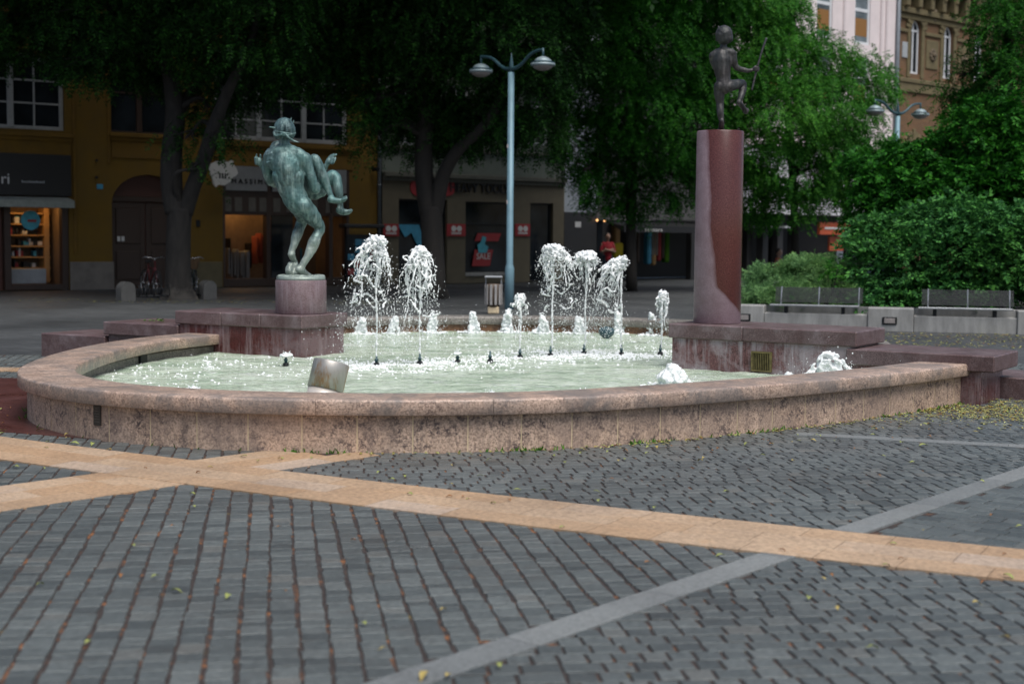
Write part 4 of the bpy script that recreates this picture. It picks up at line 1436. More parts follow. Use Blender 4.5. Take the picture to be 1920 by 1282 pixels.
# her right arm and open hand
limb(mb, SY, [(552, 300, CY + 0.05, 0.07), (578, 318, CY + 0.22, 0.058), (598, 330, CY + 0.26, 0.05), (606, 319, CY + 0.24, 0.042), (611, 311, CY + 0.22, 0.034)])
blob(mb, SY, 616, 303, CY + 0.21, 0.045, (0.85, 0.6, 1.25), 0.6)
for tip, mid in (((630.5, 290, 0.20), (625, 293, 0.20)), ((629, 296.5, 0.17), (625, 299, 0.18)), ((628.5, 300.5, 0.15), (624.5, 303, 0.17)), ((626.5, 304.5, 0.14), (623, 307, 0.16))):
    limb(mb, SY, [(617, 303, CY + 0.21, 0.02), (mid[0], mid[1], CY + mid[2], 0.017), (tip[0], tip[1], CY + tip[2], 0.013)], 0.4)
limb(mb, SY, [(614, 300, CY + 0.22, 0.02), (620, 293, CY + 0.22, 0.017), (626, 289.5, CY + 0.21, 0.013)], 0.4)
melt('carried_figure', mb, 0.0085, M['patina'], t, 4, 0.006, 9)
mb = MB()
for k in range(26):
    x = R.uniform(498, 520)
    limb(mb, SY, [(x + 6, 278 + R.uniform(0, 4), CY - 0.16, 0.016), (x + 2, 281 + abs(x - 508) * 0.2, 0.0, 0.015), (x, 286 + abs(x - 508) * 0.25, -0.085, 0.014), (x - 1 + R.uniform(-2, 2), 300 + R.uniform(-6, 6), -0.10, 0.009)], 0.6, 4)
melt('long_hair', mb, 0.008, M['bronze_hair'], t, 2, 0.008, 26)
# boulder, ground plate and pebbles
mb = MB()
blob(mb, SY, 545, 505, 0.12, 0.085, (0.8, 1.1, 1.15))
blob(mb, SY, 551, 501, 0.17, 0.085, (1.1, 0.9, 0.9))
blob(mb, SY, 556, 509, 0.12, 0.07, (1.3, 1.0, 0.7))
melt('boulder', mb, 0.010, M['patina'], t, 2, 0.035, 6)
mb = MB(); mb.lathe([(0, 1.088), (0.292, 1.088), (0.295, 1.10), (0.292, 1.125), (0.27, 1.132), (0, 1.132)], 48, Matrix.Translation((pc[0], pc[1], 0)))
mb.build('ground_plate', M['patina'], t, True)
mb = MB()
for k in range(46):
    a, rr = R.uniform(0, 6.28), 0.25 * math.sqrt(R.random())
    r = R.uniform(0.02, 0.05)
    mb.ball((pc[0] + rr * math.cos(a), pc[1] + rr * math.sin(a), 1.13), r, 2, (1.4, 1.1, 0.5))
melt('pebbles', mb, 0.008, M['patina'], t, 3, 0.008, 16)

# ---- the boy with the stick on the column
BY = 16.10
t = thing('bronze_statue', 'dark bronze statue of a naked boy with one knee raised holding a stick', 'statue', (cc[0], cc[1], 2.836))
mb = MB()
limb(mb, BY, [(1357, 163, 0.0, 0.088), (1356, 146, 0.0, 0.084), (1354, 130, 0.0, 0.094), (1353, 113, 0.0, 0.104), (1354, 103, 0.0, 0.085)], 0.3)
blob(mb, BY, 1354, 114, 0.0, 0.118, (0.98, 0.66, 1.15))
limb(mb, BY, [(1337, 105, 0.01, 0.048), (1346, 100, 0.0, 0.052), (1355, 97, 0.0, 0.052), (1364, 97.5, 0.0, 0.052), (1373, 101, 0.0, 0.050)])
limb(mb, BY, [(1355, 98, 0.0, 0.048), (1356, 90, 0.0, 0.040), (1357, 82, 0.01, 0.040)])
blob(mb, BY, 1346, 113, -0.055, 0.042, (0.75, 0.5, 1.35)); blob(mb, BY, 1364, 112, -0.055, 0.042, (0.75, 0.5, 1.35))
blob(mb, BY, 1349, 162, -0.03, 0.058, (0.9, 0.9, 1.05)); blob(mb, BY, 1366, 161, -0.025, 0.056, (0.95, 0.9, 1.0))
# standing leg, up on its toes
limb(mb, BY, [(1349, 163, 0.0, 0.070), (1349, 178, 0.01, 0.061), (1350, 193, 0.02, 0.047), (1350, 199, 0.01, 0.043), (1350, 208, -0.01, 0.044), (1351, 218, -0.01, 0.038), (1352.5, 226, -0.01, 0.029)])
limb(mb, BY, [(1353, 227, -0.03, 0.031), (1353, 234, 0.0, 0.033), (1352, 241, 0.05, 0.034), (1352, 244, 0.10, 0.026)])
for k in range(5): limb(mb, BY, [(1346.5 + 2.6 * k, 243, 0.06, 0.015), (1346.5 + 2.8 * k, 245.5, 0.10, 0.011)])
limb(mb, BY, [(1347, 244, 0.03, 0.016), (1357, 244, 0.03, 0.016)])
# raised leg
limb(mb, BY, [(1368, 162, 0.0, 0.068), (1379, 159, 0.08, 0.060), (1388, 157, 0.15, 0.050), (1393, 158, 0.18, 0.046), (1393, 166, 0.16, 0.045), (1391, 176, 0.11, 0.043), (1388, 185, 0.07, 0.030), (1386, 191, 0.06, 0.027)])
limb(mb, BY, [(1385, 192, 0.04, 0.030), (1390, 198, 0.08, 0.029), (1396, 206, 0.12, 0.030), (1399, 211, 0.14, 0.024)])
for k in range(5): limb(mb, BY, [(1394 + 2.0 * k, 208 - 0.9 * k, 0.10 + 0.01 * k, 0.013), (1395.5 + 2.0 * k, 213 - 1.2 * k, 0.13, 0.010)])
# arms
limb(mb, BY, [(1374, 102, 0.0, 0.046), (1376, 113, 0.0, 0.040), (1378, 123, 0.02, 0.036), (1383, 128, 0.04, 0.034), (1393, 131, 0.06, 0.031), (1403, 133, 0.07, 0.024), (1409, 132, 0.08, 0.020)])
blob(mb, BY, 1415, 130, 0.08, 0.027, (1.2, 0.8, 0.9))
for k in range(4):
    dy = 0.08
    limb(mb, BY, [(1414.5, 127.5 + 1.8 * k, dy - 0.02, 0.011), (1419.5 - 0.2 * k, 126.5 + 2.0 * k, dy - 0.03, 0.011), (1423 - 0.4 * k, 127.0 + 2.1 * k, dy - 0.005, 0.010), (1421 - 0.4 * k, 128 + 2.0 * k, dy + 0.025, 0.009)], 0.4)
limb(mb, BY, [(1413, 128, dy, 0.012), (1417, 124.5, dy + 0.015, 0.010), (1421, 124, dy + 0.02, 0.009)], 0.4)
limb(mb, BY, [(1336, 106, 0.01, 0.045), (1338, 118, 0.06, 0.038), (1343, 128, 0.12, 0.034), (1354, 124, 0.2, 0.028), (1362, 121, 0.23, 0.022), (1366, 120, 0.24, 0.024)])
# head
blob(mb, BY, 1357, 66, 0.0, 0.094, (0.92, 1.08, 1.05)); blob(mb, BY, 1357, 73, 0.05, 0.066, (0.9, 1, 1)); blob(mb, BY, 1357, 70, 0.125, 0.017, (0.8, 1, 1.2))
melt('boy', mb, 0.0065, M['bronze_dark'], t, 4, 0.004, 12)
mb = MB()
blob(mb, BY, 1357.5, 65, -0.01, 0.101, (0.95, 1.0, 1.02))
blob(mb, BY, 1359, 72, -0.02, 0.092, (1.0, 0.9, 0.75))
for k in range(34):
    a = R.uniform(-1.8, 1.8)
    limb(mb, BY, [(1357 + 4 * math.sin(a), 50, -0.03 * math.cos(a), 0.010), (1357 + 14.2 * math.sin(a), 62, -0.094 * math.cos(a), 0.009), (1357 + 14.8 * math.sin(a) + 1.2, 71, -0.094 * math.cos(a), 0.009), (1358.5 + 14.5 * math.sin(a), 77 + R.uniform(-0.5, 0.5), -0.088 * math.cos(a), 0.008)], 0.6, 4)
limb(mb, BY, [(1348, 54, 0.02, 0.014), (1347, 50.5, 0.02, 0.013)]); limb(mb, BY, [(1358.5, 52, 0.03, 0.012), (1359, 49, 0.03, 0.011)])
melt('hair', mb, 0.0065, M['bronze_dark'], t, 3, 0.003, 34)
mb = MB()
limb(mb, BY, [(1410, 168, 0.06, 0.013), (1419, 130, 0.085, 0.0135), (1428, 98, 0.10, 0.013), (1436, 75, 0.11, 0.0145), (1437.5, 73, 0.115, 0.012)], 0.5)
melt('stick', mb, 0.006, M['bronze_dark'], t, 2, 0.003, 30)
# ------------------------------------------------------------------ buildings along the square
FO = Vector((-14.15, 39.25, 0))
FA = math.atan2(0.602, 0.798)
FD = Vector((math.cos(FA), math.sin(FA), 0))
FN = Vector((-math.sin(FA), math.cos(FA), 0))


def fac(px, py, o=FO, a=FA):
    """facade coordinates (along, height) of the point of the facade plane seen at a photo pixel"""
    d = Vector(ray(px, py))
    n = Vector((-math.sin(a), math.cos(a), 0))
    k = (o - Vector((0, 0, EYE))).dot(n) / d.dot(n)
    p = Vector((0, 0, EYE)) + d * k
    return ((p - o).dot(Vector((math.cos(a), math.sin(a), 0))), p.z)


def wall(mb, t0, t1, z0, z1, holes, depth=0.25, y=0.0):
    """wall face with openings; holes: (t0,t1,z0,z1,arch) with reveals of the given depth"""
    ts = sorted({t0, t1, *[h[0] for h in holes], *[h[1] for h in holes]})
    zs = sorted({z0, z1, *[h[2] for h in holes], *[h[3] for h in holes]})
    ts = [x for x in ts if t0 <= x <= t1]; zs = [x for x in zs if z0 <= x <= z1]
    for a, b in zip(ts, ts[1:]):
        for c, d in zip(zs, zs[1:]):
            m, q = (a + b) / 2, (c + d) / 2
            if any(h[0] < m < h[1] and h[2] < q < h[3] for h in holes): continue
            mb.add([(a, y, c), (b, y, c), (b, y, d), (a, y, d)], [(0, 1, 2, 3)])
    for h in holes:
        a, b, c, d = h[:4]
        rise = h[4] if len(h) > 4 else 0
        out = [(a, c), (b, c)]
        if rise:
            sp = d - rise
            arc = []
            for k in range(17):
                th = math.pi * k / 16
                arc.append(((a + b) / 2 + (b - a) / 2 * math.cos(th), sp + rise * math.sin(th)))
            out += arc
            half = len(arc) // 2
            for k in range(half):
                mb.add([(b, y, d), (arc[k][0], y, arc[k][1]), (arc[k + 1][0], y, arc[k + 1][1])], [(0, 2, 1)])
                mb.add([(a, y, d), (arc[half + k][0], y, arc[half + k][1]), (arc[half + k + 1][0], y, arc[half + k + 1][1])], [(0, 2, 1)])
        else:
            out += [(b, d), (a, d)]
        n = len(out)
        for k in range(n):
            p, q = out[k], out[(k + 1) % n]
            if abs(p[0] - q[0]) + abs(p[1] - q[1]) < 1e-6: continue
            mb.add([(p[0], y, p[1]), (q[0], y, q[1]), (q[0], y + depth, q[1]), (p[0], y + depth, p[1])], [(0, 1, 2, 3)])


def window(parent, t0, t1, z0, z1, bars=(), rails=(), fr=0.08, y=0.12, mat='greywhite', pane='glass', arch=0.0, thick=(), name='window', bw=0.05):
    mb = MB()
    mb.cbox(t0 - 0.005, t0 + fr, y, y + 0.09, z0, z1 - arch * 0.8, 0.008); mb.cbox(t1 - fr, t1 + 0.005, y, y + 0.09, z0, z1 - arch * 0.8, 0.008)
    mb.cbox(t0, t1, y - 0.004, y + 0.086, z0 - 0.003, z0 + fr, 0.008)
    if not arch: mb.cbox(t0, t1, y - 0.004, y + 0.086, z1 - fr, z1 + 0.003, 0.008)
    else:
        pts = []
        for k in range(15):
            th = math.pi * k / 14
            pts.append(((t0 + t1) / 2 + ((t1 - t0) / 2 - fr / 2) * math.cos(th), y + 0.045, z1 - arch + (arch - fr / 2) * math.sin(th)))
        mb.tube(pts, fr / 2, 6)
    for b in bars: mb.cbox(b - bw / 2, b + bw / 2, y + 0.01, y + 0.07, z0 + fr, z1 - fr * 0.5, 0.006)
    for b in thick: mb.cbox(b - 0.085, b + 0.085, y - 0.02, y + 0.075, z0 + fr * 0.5, z1 - fr * 0.4, 0.01)
    for r in rails: mb.cbox(t0 + fr, t1 - fr, y + 0.016, y + 0.064, r - bw / 2, r + bw / 2, 0.006)
    w = mb.build(name, M[mat], parent)
    g = MB(); g.box(t0, t1, y + 0.045, y + 0.055, z0, z1 - 0.0)
    g.build('pane', M[pane], w)
    return w


def pbox(name, mat, parent, *a, b=0.01):
    mb = MB(); mb.cbox(*a, b); return mb.build(name, M[mat], parent)


def signtext(name, mat, parent, s, size, x, z, y, sx=1.0, depth=0.012):
    mb = MB(); wall_text(mb, s, size, x, z, y, depth, sx); return mb.build(name, M[mat], parent)


# ---- A: the ochre house
A = thing('shop_house', 'ochre yellow plastered house with an arched door and large windows upstairs', 'building', FO, FA)
tA1 = fac(712, 400)[0]
zt = 13.0
w1 = (fac(-60, 200)[0], fac(121, 200)[0], fac(60, 243)[1], fac(60, 98)[1], 0.75)
w2 = (fac(208, 200)[0], fac(322, 200)[0], fac(260, 250)[1], fac(260, 100)[1], 0.6)
w3 = (fac(402, 200)[0], fac(653, 200)[0], fac(530, 266)[1], fac(530, 100)[1])
dr = (fac(210, 400)[0], fac(346, 400)[0], 0.0, fac(280, 328)[1], 0.85)
s1 = (fac(-90, 450)[0], fac(130, 450)[0], 0.0, fac(60, 288)[1])
s2 = (fac(418, 430)[0], fac(655, 430)[0], 0.0, fac(540, 308)[1])
mb = MB(); wall(mb, -8, tA1, 0, zt, [w1, w2, w3, dr, s1, s2], 0.32)
mb.add([(-8, 0, zt), (tA1, 0, zt), (tA1, 10, zt), (-8, 10, zt)], [(0, 1, 2, 3)]); mb.add([(-8, 0.0, 0), (-8, 10, 0), (-8, 10, zt), (-8, 0, zt)], [(0, 1, 2, 3)])
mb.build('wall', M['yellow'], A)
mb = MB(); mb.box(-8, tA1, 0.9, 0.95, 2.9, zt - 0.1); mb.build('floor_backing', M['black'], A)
# mouldings
mb = MB()
for px0, px1, yy in ((-60, 137, 254), (203, 330, 258), (395, 665, 277)):
    a, b = fac(px0, yy)[0], fac(px1, yy)[0]; z = fac((px0 + px1) / 2, yy)[1]
    mb.cbox(a, b, -0.13, 0.02, z - 0.02, z + 0.10, 0.015); mb.cbox(a + 0.05, b - 0.05, -0.07, 0.02, z - 0.13, z - 0.023, 0.01)
    mb.cbox(a + 0.08, b - 0.08, -0.03, 0.02, z - 0.62, z - 0.133, 0.01)
a = fac(136, 300)[0]; mb.cbox(a, a + 0.08, -0.045, 0.02, 1.0, 6.2, 0.01)
mb.cbox(a + 1.02, a + 1.1, -0.045, 0.02, 3.6, 6.2, 0.01)
mb.cbox(-8, tA1 - 0.02, -0.09, 0.02, 7.4, 7.65, 0.02)
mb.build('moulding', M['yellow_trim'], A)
window(A, *w1[:4], bars=[fac(67, 200)[0], fac(-22, 200)[0]], rails=[fac(60, 193)[1], fac(60, 150)[1]], arch=w1[4], thick=[fac(22, 200)[0]], fr=0.11)
window(A, *w2[:4], bars=[], rails=[fac(268, 175)[1]], arch=w2[4], thick=[fac(266, 200)[0]], fr=0.06, mat='brown_frame', y=0.2)
window(A, *w3[:4], bars=[fac(p, 200)[0] for p in (446, 532, 611)], rails=[fac(530, y)[1] for y in (189, 228, 150)], thick=[fac(489, 200)[0], fac(573, 200)[0]], fr=0.13)
# socle stones
mb = MB(); mb.cbox(fac(131, 500)[0], fac(213, 500)[0], -0.05, 0.3, -0.02, fac(170, 491)[1], 0.015); mb.build('socle', M['socle'], A)
mb = MB(); mb.cbox(fac(347, 500)[0], fac(416, 500)[0], -0.05, 0.3, -0.02, fac(380, 491)[1], 0.015); mb.build('socle', M['socle_olive'], A)
mb = MB(); mb.cbox(fac(656, 500)[0], tA1, -0.05, 0.3, -0.02, fac(680, 491)[1], 0.015); mb.build('socle', M['socle_olive'], A)
# arched door
mb = MB(); mb.box(dr[0], dr[1], 0.30, 0.36, 0, dr[3])
d = mb.build('door', M['door_brown'], A)
mb = MB()
mid = (dr[0] + dr[1]) / 2
for a, b in ((dr[0] + 0.05, mid - 0.02), (mid + 0.02, dr[1] - 0.05)):
    mb.cbox(a, b, 0.26, 0.305, 0.02, 2.5, 0.012)
    mb.cbox(a + 0.15, b - 0.15, 0.235, 0.262, 0.25, 1.1, 0.02); mb.cbox(a + 0.15, b - 0.15, 0.235, 0.262, 1.3, 2.35, 0.02)
mb.cbox(dr[0], dr[1], 0.22, 0.32, 2.52, 2.68, 0.02)
mb.build('door_leaf', M['brown_frame'], d)
mb = MB()
for px in (228, 236):
    a, z = fac(px, 448); mb.cbox(a - 0.045, a + 0.045, 0.215, 0.234, z - 0.07, z + 0.07, 0.004)
mb.build('notice', M['sign_white'], d)
mb = MB(); a, z = fac(187, 350); mb.cbox(a - 0.09, a + 0.09, -0.02, 0.01, z - 0.07, z + 0.07, 0.004); mb.build('house_number', M['blue'], A)
mb = MB()
for yy in (301, 333):
    a, z = fac(180, yy); mb.lathe([(0, 0), (0.035, 0), (0.035, 0.09), (0, 0.09)], 10, Matrix.Translation((a, 0.01, z)) @ Matrix.Rotation(math.radians(90), 4, 'X'))
a, z = fac(371, 419); mb.cbox(a - 0.06, a + 0.06, -0.05, 0.01, z - 0.1, z + 0.1, 0.01)
mb.build('wall_fitting', M['iron'], A)
# left shop
sf = pbox('shop_sign', 'black', A, s1[0], fac(131, 330)[0], -0.12, 0.1, fac(60, 367)[1], fac(60, 289)[1])
signtext('lettering', 'sign_white', sf, 'ri', 0.42, fac(7, 335)[0], fac(7, 336)[1], -0.135)
mb = MB(); a, z = fac(38, 341)
for k in range(13):
    mb.box(a + 0.05 * k, a + 0.05 * k + 0.032, -0.126, -0.118, z - 0.025, z + (0.04 if k % 4 == 0 else 0.022))
mb.build('small_lettering', M['greywhite'], sf)
mb = MB()
aw0, aw1 = fac(-80, 380)[0], fac(127, 380)[0]
za, zb = fac(60, 369)[1], fac(60, 388)[1]
mb.vprism([(0, 0)] * 3, 0, 0) if False else None
mb.add([(aw0, 0.0, za), (aw1, 0.0, za), (aw1, -0.55, za - 0.10), (aw0, -0.55, za - 0.10), (aw0, -0.55, zb - 0.02), (aw1, -0.55, zb - 0.02), (aw0, -0.53, zb - 0.02), (aw1, -0.53, zb - 0.02), (aw0, -0.53, za - 0.13), (aw1, -0.53, za - 0.13), (aw0, 0.0, za - 0.03), (aw1, 0.0, za - 0.03)],
       [(0, 3, 2, 1), (3, 4, 5, 2), (4, 6, 7, 5), (6, 8, 9, 7), (8, 10, 11, 9), (1, 2, 9, 11), (0, 10, 8, 3), (2, 5, 7, 9), (3, 8, 6, 4)])
mb.build('awning', M['awning'], A)
fl, fr_, z0, z1 = fac(22, 450)[0], fac(118, 450)[0], fac(70, 533)[1], fac(70, 389)[1]
mb = MB()
mb.cbox(fac(118, 450)[0], s1[1], 0.05, 0.3, 0, s1[3], 0.01); mb.cbox(fac(10, 450)[0], fl, 0.05, 0.3, 0, s1[3], 0.01)
mb.cbox(fl, fr_, 0.05, 0.3, 0, z0, 0.01); mb.cbox(s1[0], s1[1], 0.06, 0.28, z1, s1[3] - 0.01, 0.01); mb.cbox(s1[0], s1[0] + 0.15, 0.05, 0.3, 0, s1[3], 0.01)
sfr = mb.build('shop_front', M['brown_frame'], A)
mb = MB()
mb.add([(s1[0], 1.9, 0), (s1[1], 1.9, 0), (s1[1], 1.9, 3), (s1[0], 1.9, 3), (s1[0], 0.35, 0), (s1[1], 0.35, 0), (s1[1], 0.35, 3), (s1[0], 0.35, 3)], [(0, 1, 2, 3), (0, 4, 5, 1), (1, 5, 6, 2), (0, 3, 7, 4), (3, 2, 6, 7)])
mb.build('interior', M['shop_wall'], sfr)
bs = MB()
for k in range(7):
    z = z0 + 0.1 + k * (z1 - z0 - 0.1) / 6.5
    bs.cbox(fl - 0.2, fr_ + 0.1, 1.3, 1.75, z - 0.02, z + 0.02, 0.004)
bs.cbox(fr_ - 0.10, fr_ + 0.05, 1.25, 1.78, z0, z1, 0.006); bs.cbox(fl - 0.25, fl - 0.2, 1.3, 1.75, z0, z1, 0.006)
bs.build('bookshelf', M['shelf'], sfr)
for mname, chance in (('blue', 0.2), ('sign_white', 0.35), ('red', 0.2), ('black', 0.7)):
    mb = MB()
    for k in range(6):
        z = z0 + 0.12 + k * (z1 - z0 - 0.1) / 6.5
        x = fl - 0.1
        while x < fr_ - 0.2:
            w = R.uniform(0.03, 0.13)
            if R.random() < chance * 0.5: mb.cbox(x, x + w, 1.36 + R.uniform(0, 0.05), 1.6, z + 0.011, z + R.uniform(0.1, 0.27), 0.003)
            x += w + 0.012
    mb.build('book', M[mname], sfr)
mb = MB(); mb.box(fl, fr_, 0.7, 0.95, z1 + 0.12, z1 + 0.15); mb.build('ceiling_lamp', M['lamp_on'], sfr)
mb = MB(); a, z = fac(62, 413); mb.lathe([(0, 0), (0.27, 0), (0.27, 0.012), (0, 0.012)], 36, Matrix.Translation((a, 0.22, z)) @ Matrix.Rotation(math.radians(90), 4, 'X'))
disc = mb.build('window_disc', M['cyan'], sfr)
mb = MB(); mb.cbox(a - 0.09, a + 0.16, 0.195, 0.206, z - 0.05, z + 0.02, 0.003, Matrix.Identity(4)); mb.build('disc_print', M['red'], disc)
mb = MB(); mb.cbox(fl + 0.02, fl + 1.15, 0.6, 0.95, z0, z0 + 0.42, 0.01); mb.build('display_table', M['greywhite'], sfr)
mb = MB(); mb.box(s1[0] + 0.16, fac(9, 450)[0], 0.24, 0.26, 0, z1); mb.build('shop_door', M['door_brown'], sfr)
# right shop with pale fascia
f0, f1 = s2[0], s2[1]
zf0, zf1 = fac(530, 360)[1], fac(530, 315)[1]
mb = MB(); mb.cbox(f0, f1, 0.0, 0.3, zf1, s2[3] - 0.004, 0.01); mb.cbox(f0, f0 + 0.08, -0.01, 0.3, 0, zf1, 0.01); mb.cbox(f1 - 0.1, f1, -0.01, 0.3, 0, zf1, 0.01)
for px in (505, 560, 622): mb.cbox(fac(px, 450)[0] - 0.07, fac(px, 450)[0] + 0.07, 0.03, 0.3, 0, zf0 if px != 505 else zf1, 0.01)
zp = fac(530, 372)[1]; zq = fac(530, 398)[1]
mb.cbox(f0, f1, 0.05, 0.3, zq - 0.1, zf0, 0.01); mb.cbox(f0, f1, 0.04, 0.3, 0, 0.25, 0.01)
sh2 = mb.build('shop_front', M['brown_frame'], A)
fa1 = pbox('fascia', 'sign_grey', sh2, f0 + 0.09, fac(503, 340)[0] - 0.05, -0.04, 0.05, zf0, zf1)
fa2 = pbox('fascia', 'sign_grey', sh2, fac(508, 340)[0] + 0.05, f1 - 0.12, -0.04, 0.05, zf0, zf1)
V_ = fac(466, 341)
signtext('lettering', 'iron', fa1, 'M A S S I M O', 0.21, V_[0] + 0.05, V_[1], -0.055, 1.05)
mb = MB()
for px in (428, 448, 474, 494, 520, 545, 590, 618):
    a = fac(px, 385)[0]; mb.cbox(a - 0.12, a + 0.12, 0.03, 0.052, zq, zp, 0.005)
mb.build('picture_card', M['plaque_text'], sh2)
mb = MB()
mb.add([(f0, 2.2, 0), (f1, 2.2, 0), (f1, 2.2, 3.2), (f0, 2.2, 3.2), (f0, 0.35, 0), (f1, 0.35, 0), (f1, 0.35, 3.2), (f0, 0.35, 3.2)], [(0, 1, 2, 3), (0, 4, 5, 1), (1, 5, 6, 2), (0, 3, 7, 4), (3, 2, 6, 7)])
mb.build('interior', M['shop_wall'], sh2)
mb = MB(); mb.box(f0 + 0.4, f0 + 1.8, 1.6, 1.9, 2.62, 2.66); mb.box(f1 - 1.9, f1 - 1.4, 1.7, 1.9, 2.5, 2.54); mb.build('ceiling_lamp', M['lamp_on'], sh2)
for mname, x0, x1, zz in (('shirt_orange', 1.9, 2.5, 1.5), ('greywhite', 0.9, 1.6, 1.0), ('blue', 2.9, 3.5, 1.1), ('black', 0.5, 3.6, 1.3)):
    mb = MB()
    x = f0 + x0
    while x < f0 + x1:
        mb.cbox(x, x + 0.05, 1.5 + R.uniform(-0.05, 0.05), 1.9, zz - R.uniform(0.5, 0.9), zz + R.uniform(0.0, 0.2), 0.015)
        x += R.uniform(0.06, 0.14) if mname != 'black' else R.uniform(0.4, 0.8)
    mb.build('garment', M[mname], sh2)
mb = MB(); a = fac(570, 470)[0]; mb.cbox(fac(512, 450)[0], fac(553, 450)[0], 0.12, 0.15, 0.1, zq - 0.1, 0.005); mb.build('pane', M['glass'], sh2)
# drain pipe and lamp at the corner
mb = MB(); x = fac(709, 400)[0]; mb.tube([(x, -0.07, 0.0), (x, -0.07, 11.0)], 0.06, 10)
for z in (1.0, 3.2, 5.4): mb.tube([(x, -0.07, z), (x, -0.07, z + 0.06)], 0.075, 10)
mb.build('drain_pipe', M['pipe'], A, True)
mb = MB(); a, z = fac(697, 318); mb.cbox(a - 0.07, a + 0.07, -0.4, -0.1, z - 0.06, z + 0.06, 0.02); mb.tube([(a, 0, z + 0.1), (a, -0.2, z)], 0.02, 6); mb.build('security_camera', M['iron'], A)

# hanging bear shaped sign
bx, bz = fac(404, 326)
bp = FO + FD * bx
t = thing('hanging_sign', 'white animal shaped sign board hanging from the ochre house beside the tree', 'sign', bp + Vector((0, 0, bz)), 0)
mm = Matrix.Translation(bp - FN * 0.55) @ Matrix.Rotation(FA, 4, 'Z') @ Matrix.Translation((0, 0, bz))
mb = MB()
outl = [(-0.42, -0.05), (-0.46, 0.12), (-0.40, 0.27), (-0.20, 0.36), (0.02, 0.38), (0.17, 0.33), (0.24, 0.40), (0.31, 0.36), (0.33, 0.26), (0.42, 0.14), (0.46, 0.02), (0.40, -0.06), (0.28, -0.12), (0.20, -0.25), (0.02, -0.36), (-0.16, -0.34), (-0.26, -0.42), (-0.34, -0.32), (-0.36, -0.18)]
mb.vprism(outl, -0.03, 0.03, mm)
mb.build('board', M['sign_white'], t)
mb = MB()
for k in range(3): mb.cbox(-0.16 + 0.09 * k, -0.11 + 0.09 * k, -0.04, -0.032, -0.16, 0.0, 0.003, mm)
mb.build('dark_mark', M['iron'], t)
mb = MB(); mb.tube([mm @ Vector((0, 0, 0.37)), mm @ Vector((0, 0, 0.48)), mm @ Vector((0, 0.56, 0.48))], 0.02, 6); mb.build('bracket', M['iron'], t)

# ---- B: beige shop with red pillar signs
tB0, tB1 = fac(716, 400)[0], fac(1057, 400)[0]
B = thing('shop_house', 'grey green house with a beige shop front and red signs on its pillars', 'building', FO, FA)
zc = fac(890, 333)[1]
wb = [(fac(747, 450)[0], fac(838, 450)[0], 0.0, fac(790, 374)[1]), (fac(872, 450)[0], fac(962, 450)[0], 0.35, fac(920, 379)[1]), (fac(993, 450)[0], fac(1036, 450)[0], 0.0, fac(1015, 381)[1])]
mb = MB(); wall(mb, tB0, tB1, 0, zc, wb, 0.3, -0.02); mb.build('shop_wall', M['beige'], B)
up = []
for px0, px1 in ((742, 785), (838, 880), (985, 1030)):
    up.append((fac(px0, 240)[0], fac(px1, 240)[0], fac((px0 + px1) / 2, 272)[1], fac((px0 + px1) / 2, 160)[1]))
mb = MB(); wall(mb, tB0, tB1, zc, 12.5, up, 0.25, 0.0)
mb.add([(tB0, 0, 12.5), (tB1, 0, 12.5), (tB1, 10, 12.5), (tB0, 10, 12.5)], [(0, 1, 2, 3)]); mb.build('upper_wall', M['greygreen'], B)
mb = MB(); mb.cbox(tB0, tB1, -0.22, 0.0, zc - 0.08, zc + 0.08, 0.02); mb.cbox(tB0, tB1, -0.12, -0.02, zc - 0.2, zc - 0.083, 0.01)
z = fac(890, 284)[1]; mb.cbox(tB0, tB1, -0.12, 0.02, z - 0.06, z + 0.06, 0.02); mb.build('cornice', M['cornice'], B)
for u in up: window(B, *u, bars=[(u[0] + u[1]) / 2], rails=[u[2] + (u[3] - u[2]) * 0.65], mat='greywhite', fr=0.09)
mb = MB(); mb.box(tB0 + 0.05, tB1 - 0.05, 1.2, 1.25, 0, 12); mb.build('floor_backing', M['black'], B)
zr = fac(920, 421)[1]
window(B, *wb[0], bars=[], rails=[fac(790, 419)[1]], mat='iron', fr=0.07, y=0.1, name='shop_window')
cw = window(B, *wb[1], bars=[], rails=[zr], mat='iron', fr=0.06, y=0.1, name='shop_window')
window(B, *wb[2], bars=[], rails=[], mat='iron', fr=0.07, y=0.1, name='shop_window')
mb = MB(); mb.cbox(wb[1][0], wb[1][1], -0.06, 0.1, 0.24, 0.36, 0.01); mb.build('window_sill', M['concrete'], B)
hx, hz = fac(897, 354)
signtext('sign_lettering', 'black', B, 'HEAVY TOOLS', 0.44, hx, hz, -0.06, 0.86, 0.03)
mb = MB()
for px in (782, 838):
    a, z = fac(px, 351)
    mb.lathe([(0.20, 0), (0.30, 0), (0.30, 0.04), (0.20, 0.04)], 28, Matrix.Translation((a, -0.021, z)) @ Matrix.Rotation(math.radians(90), 4, 'X'))
a0 = fac(782, 351); a1 = fac(838, 351); mb.cbox(a0[0] + 0.3, a1[0] - 0.3, -0.05, -0.025, a0[1] - 0.06, a0[1] + 0.06, 0.005)
mb.build('sign_emblem', M['red'], B)
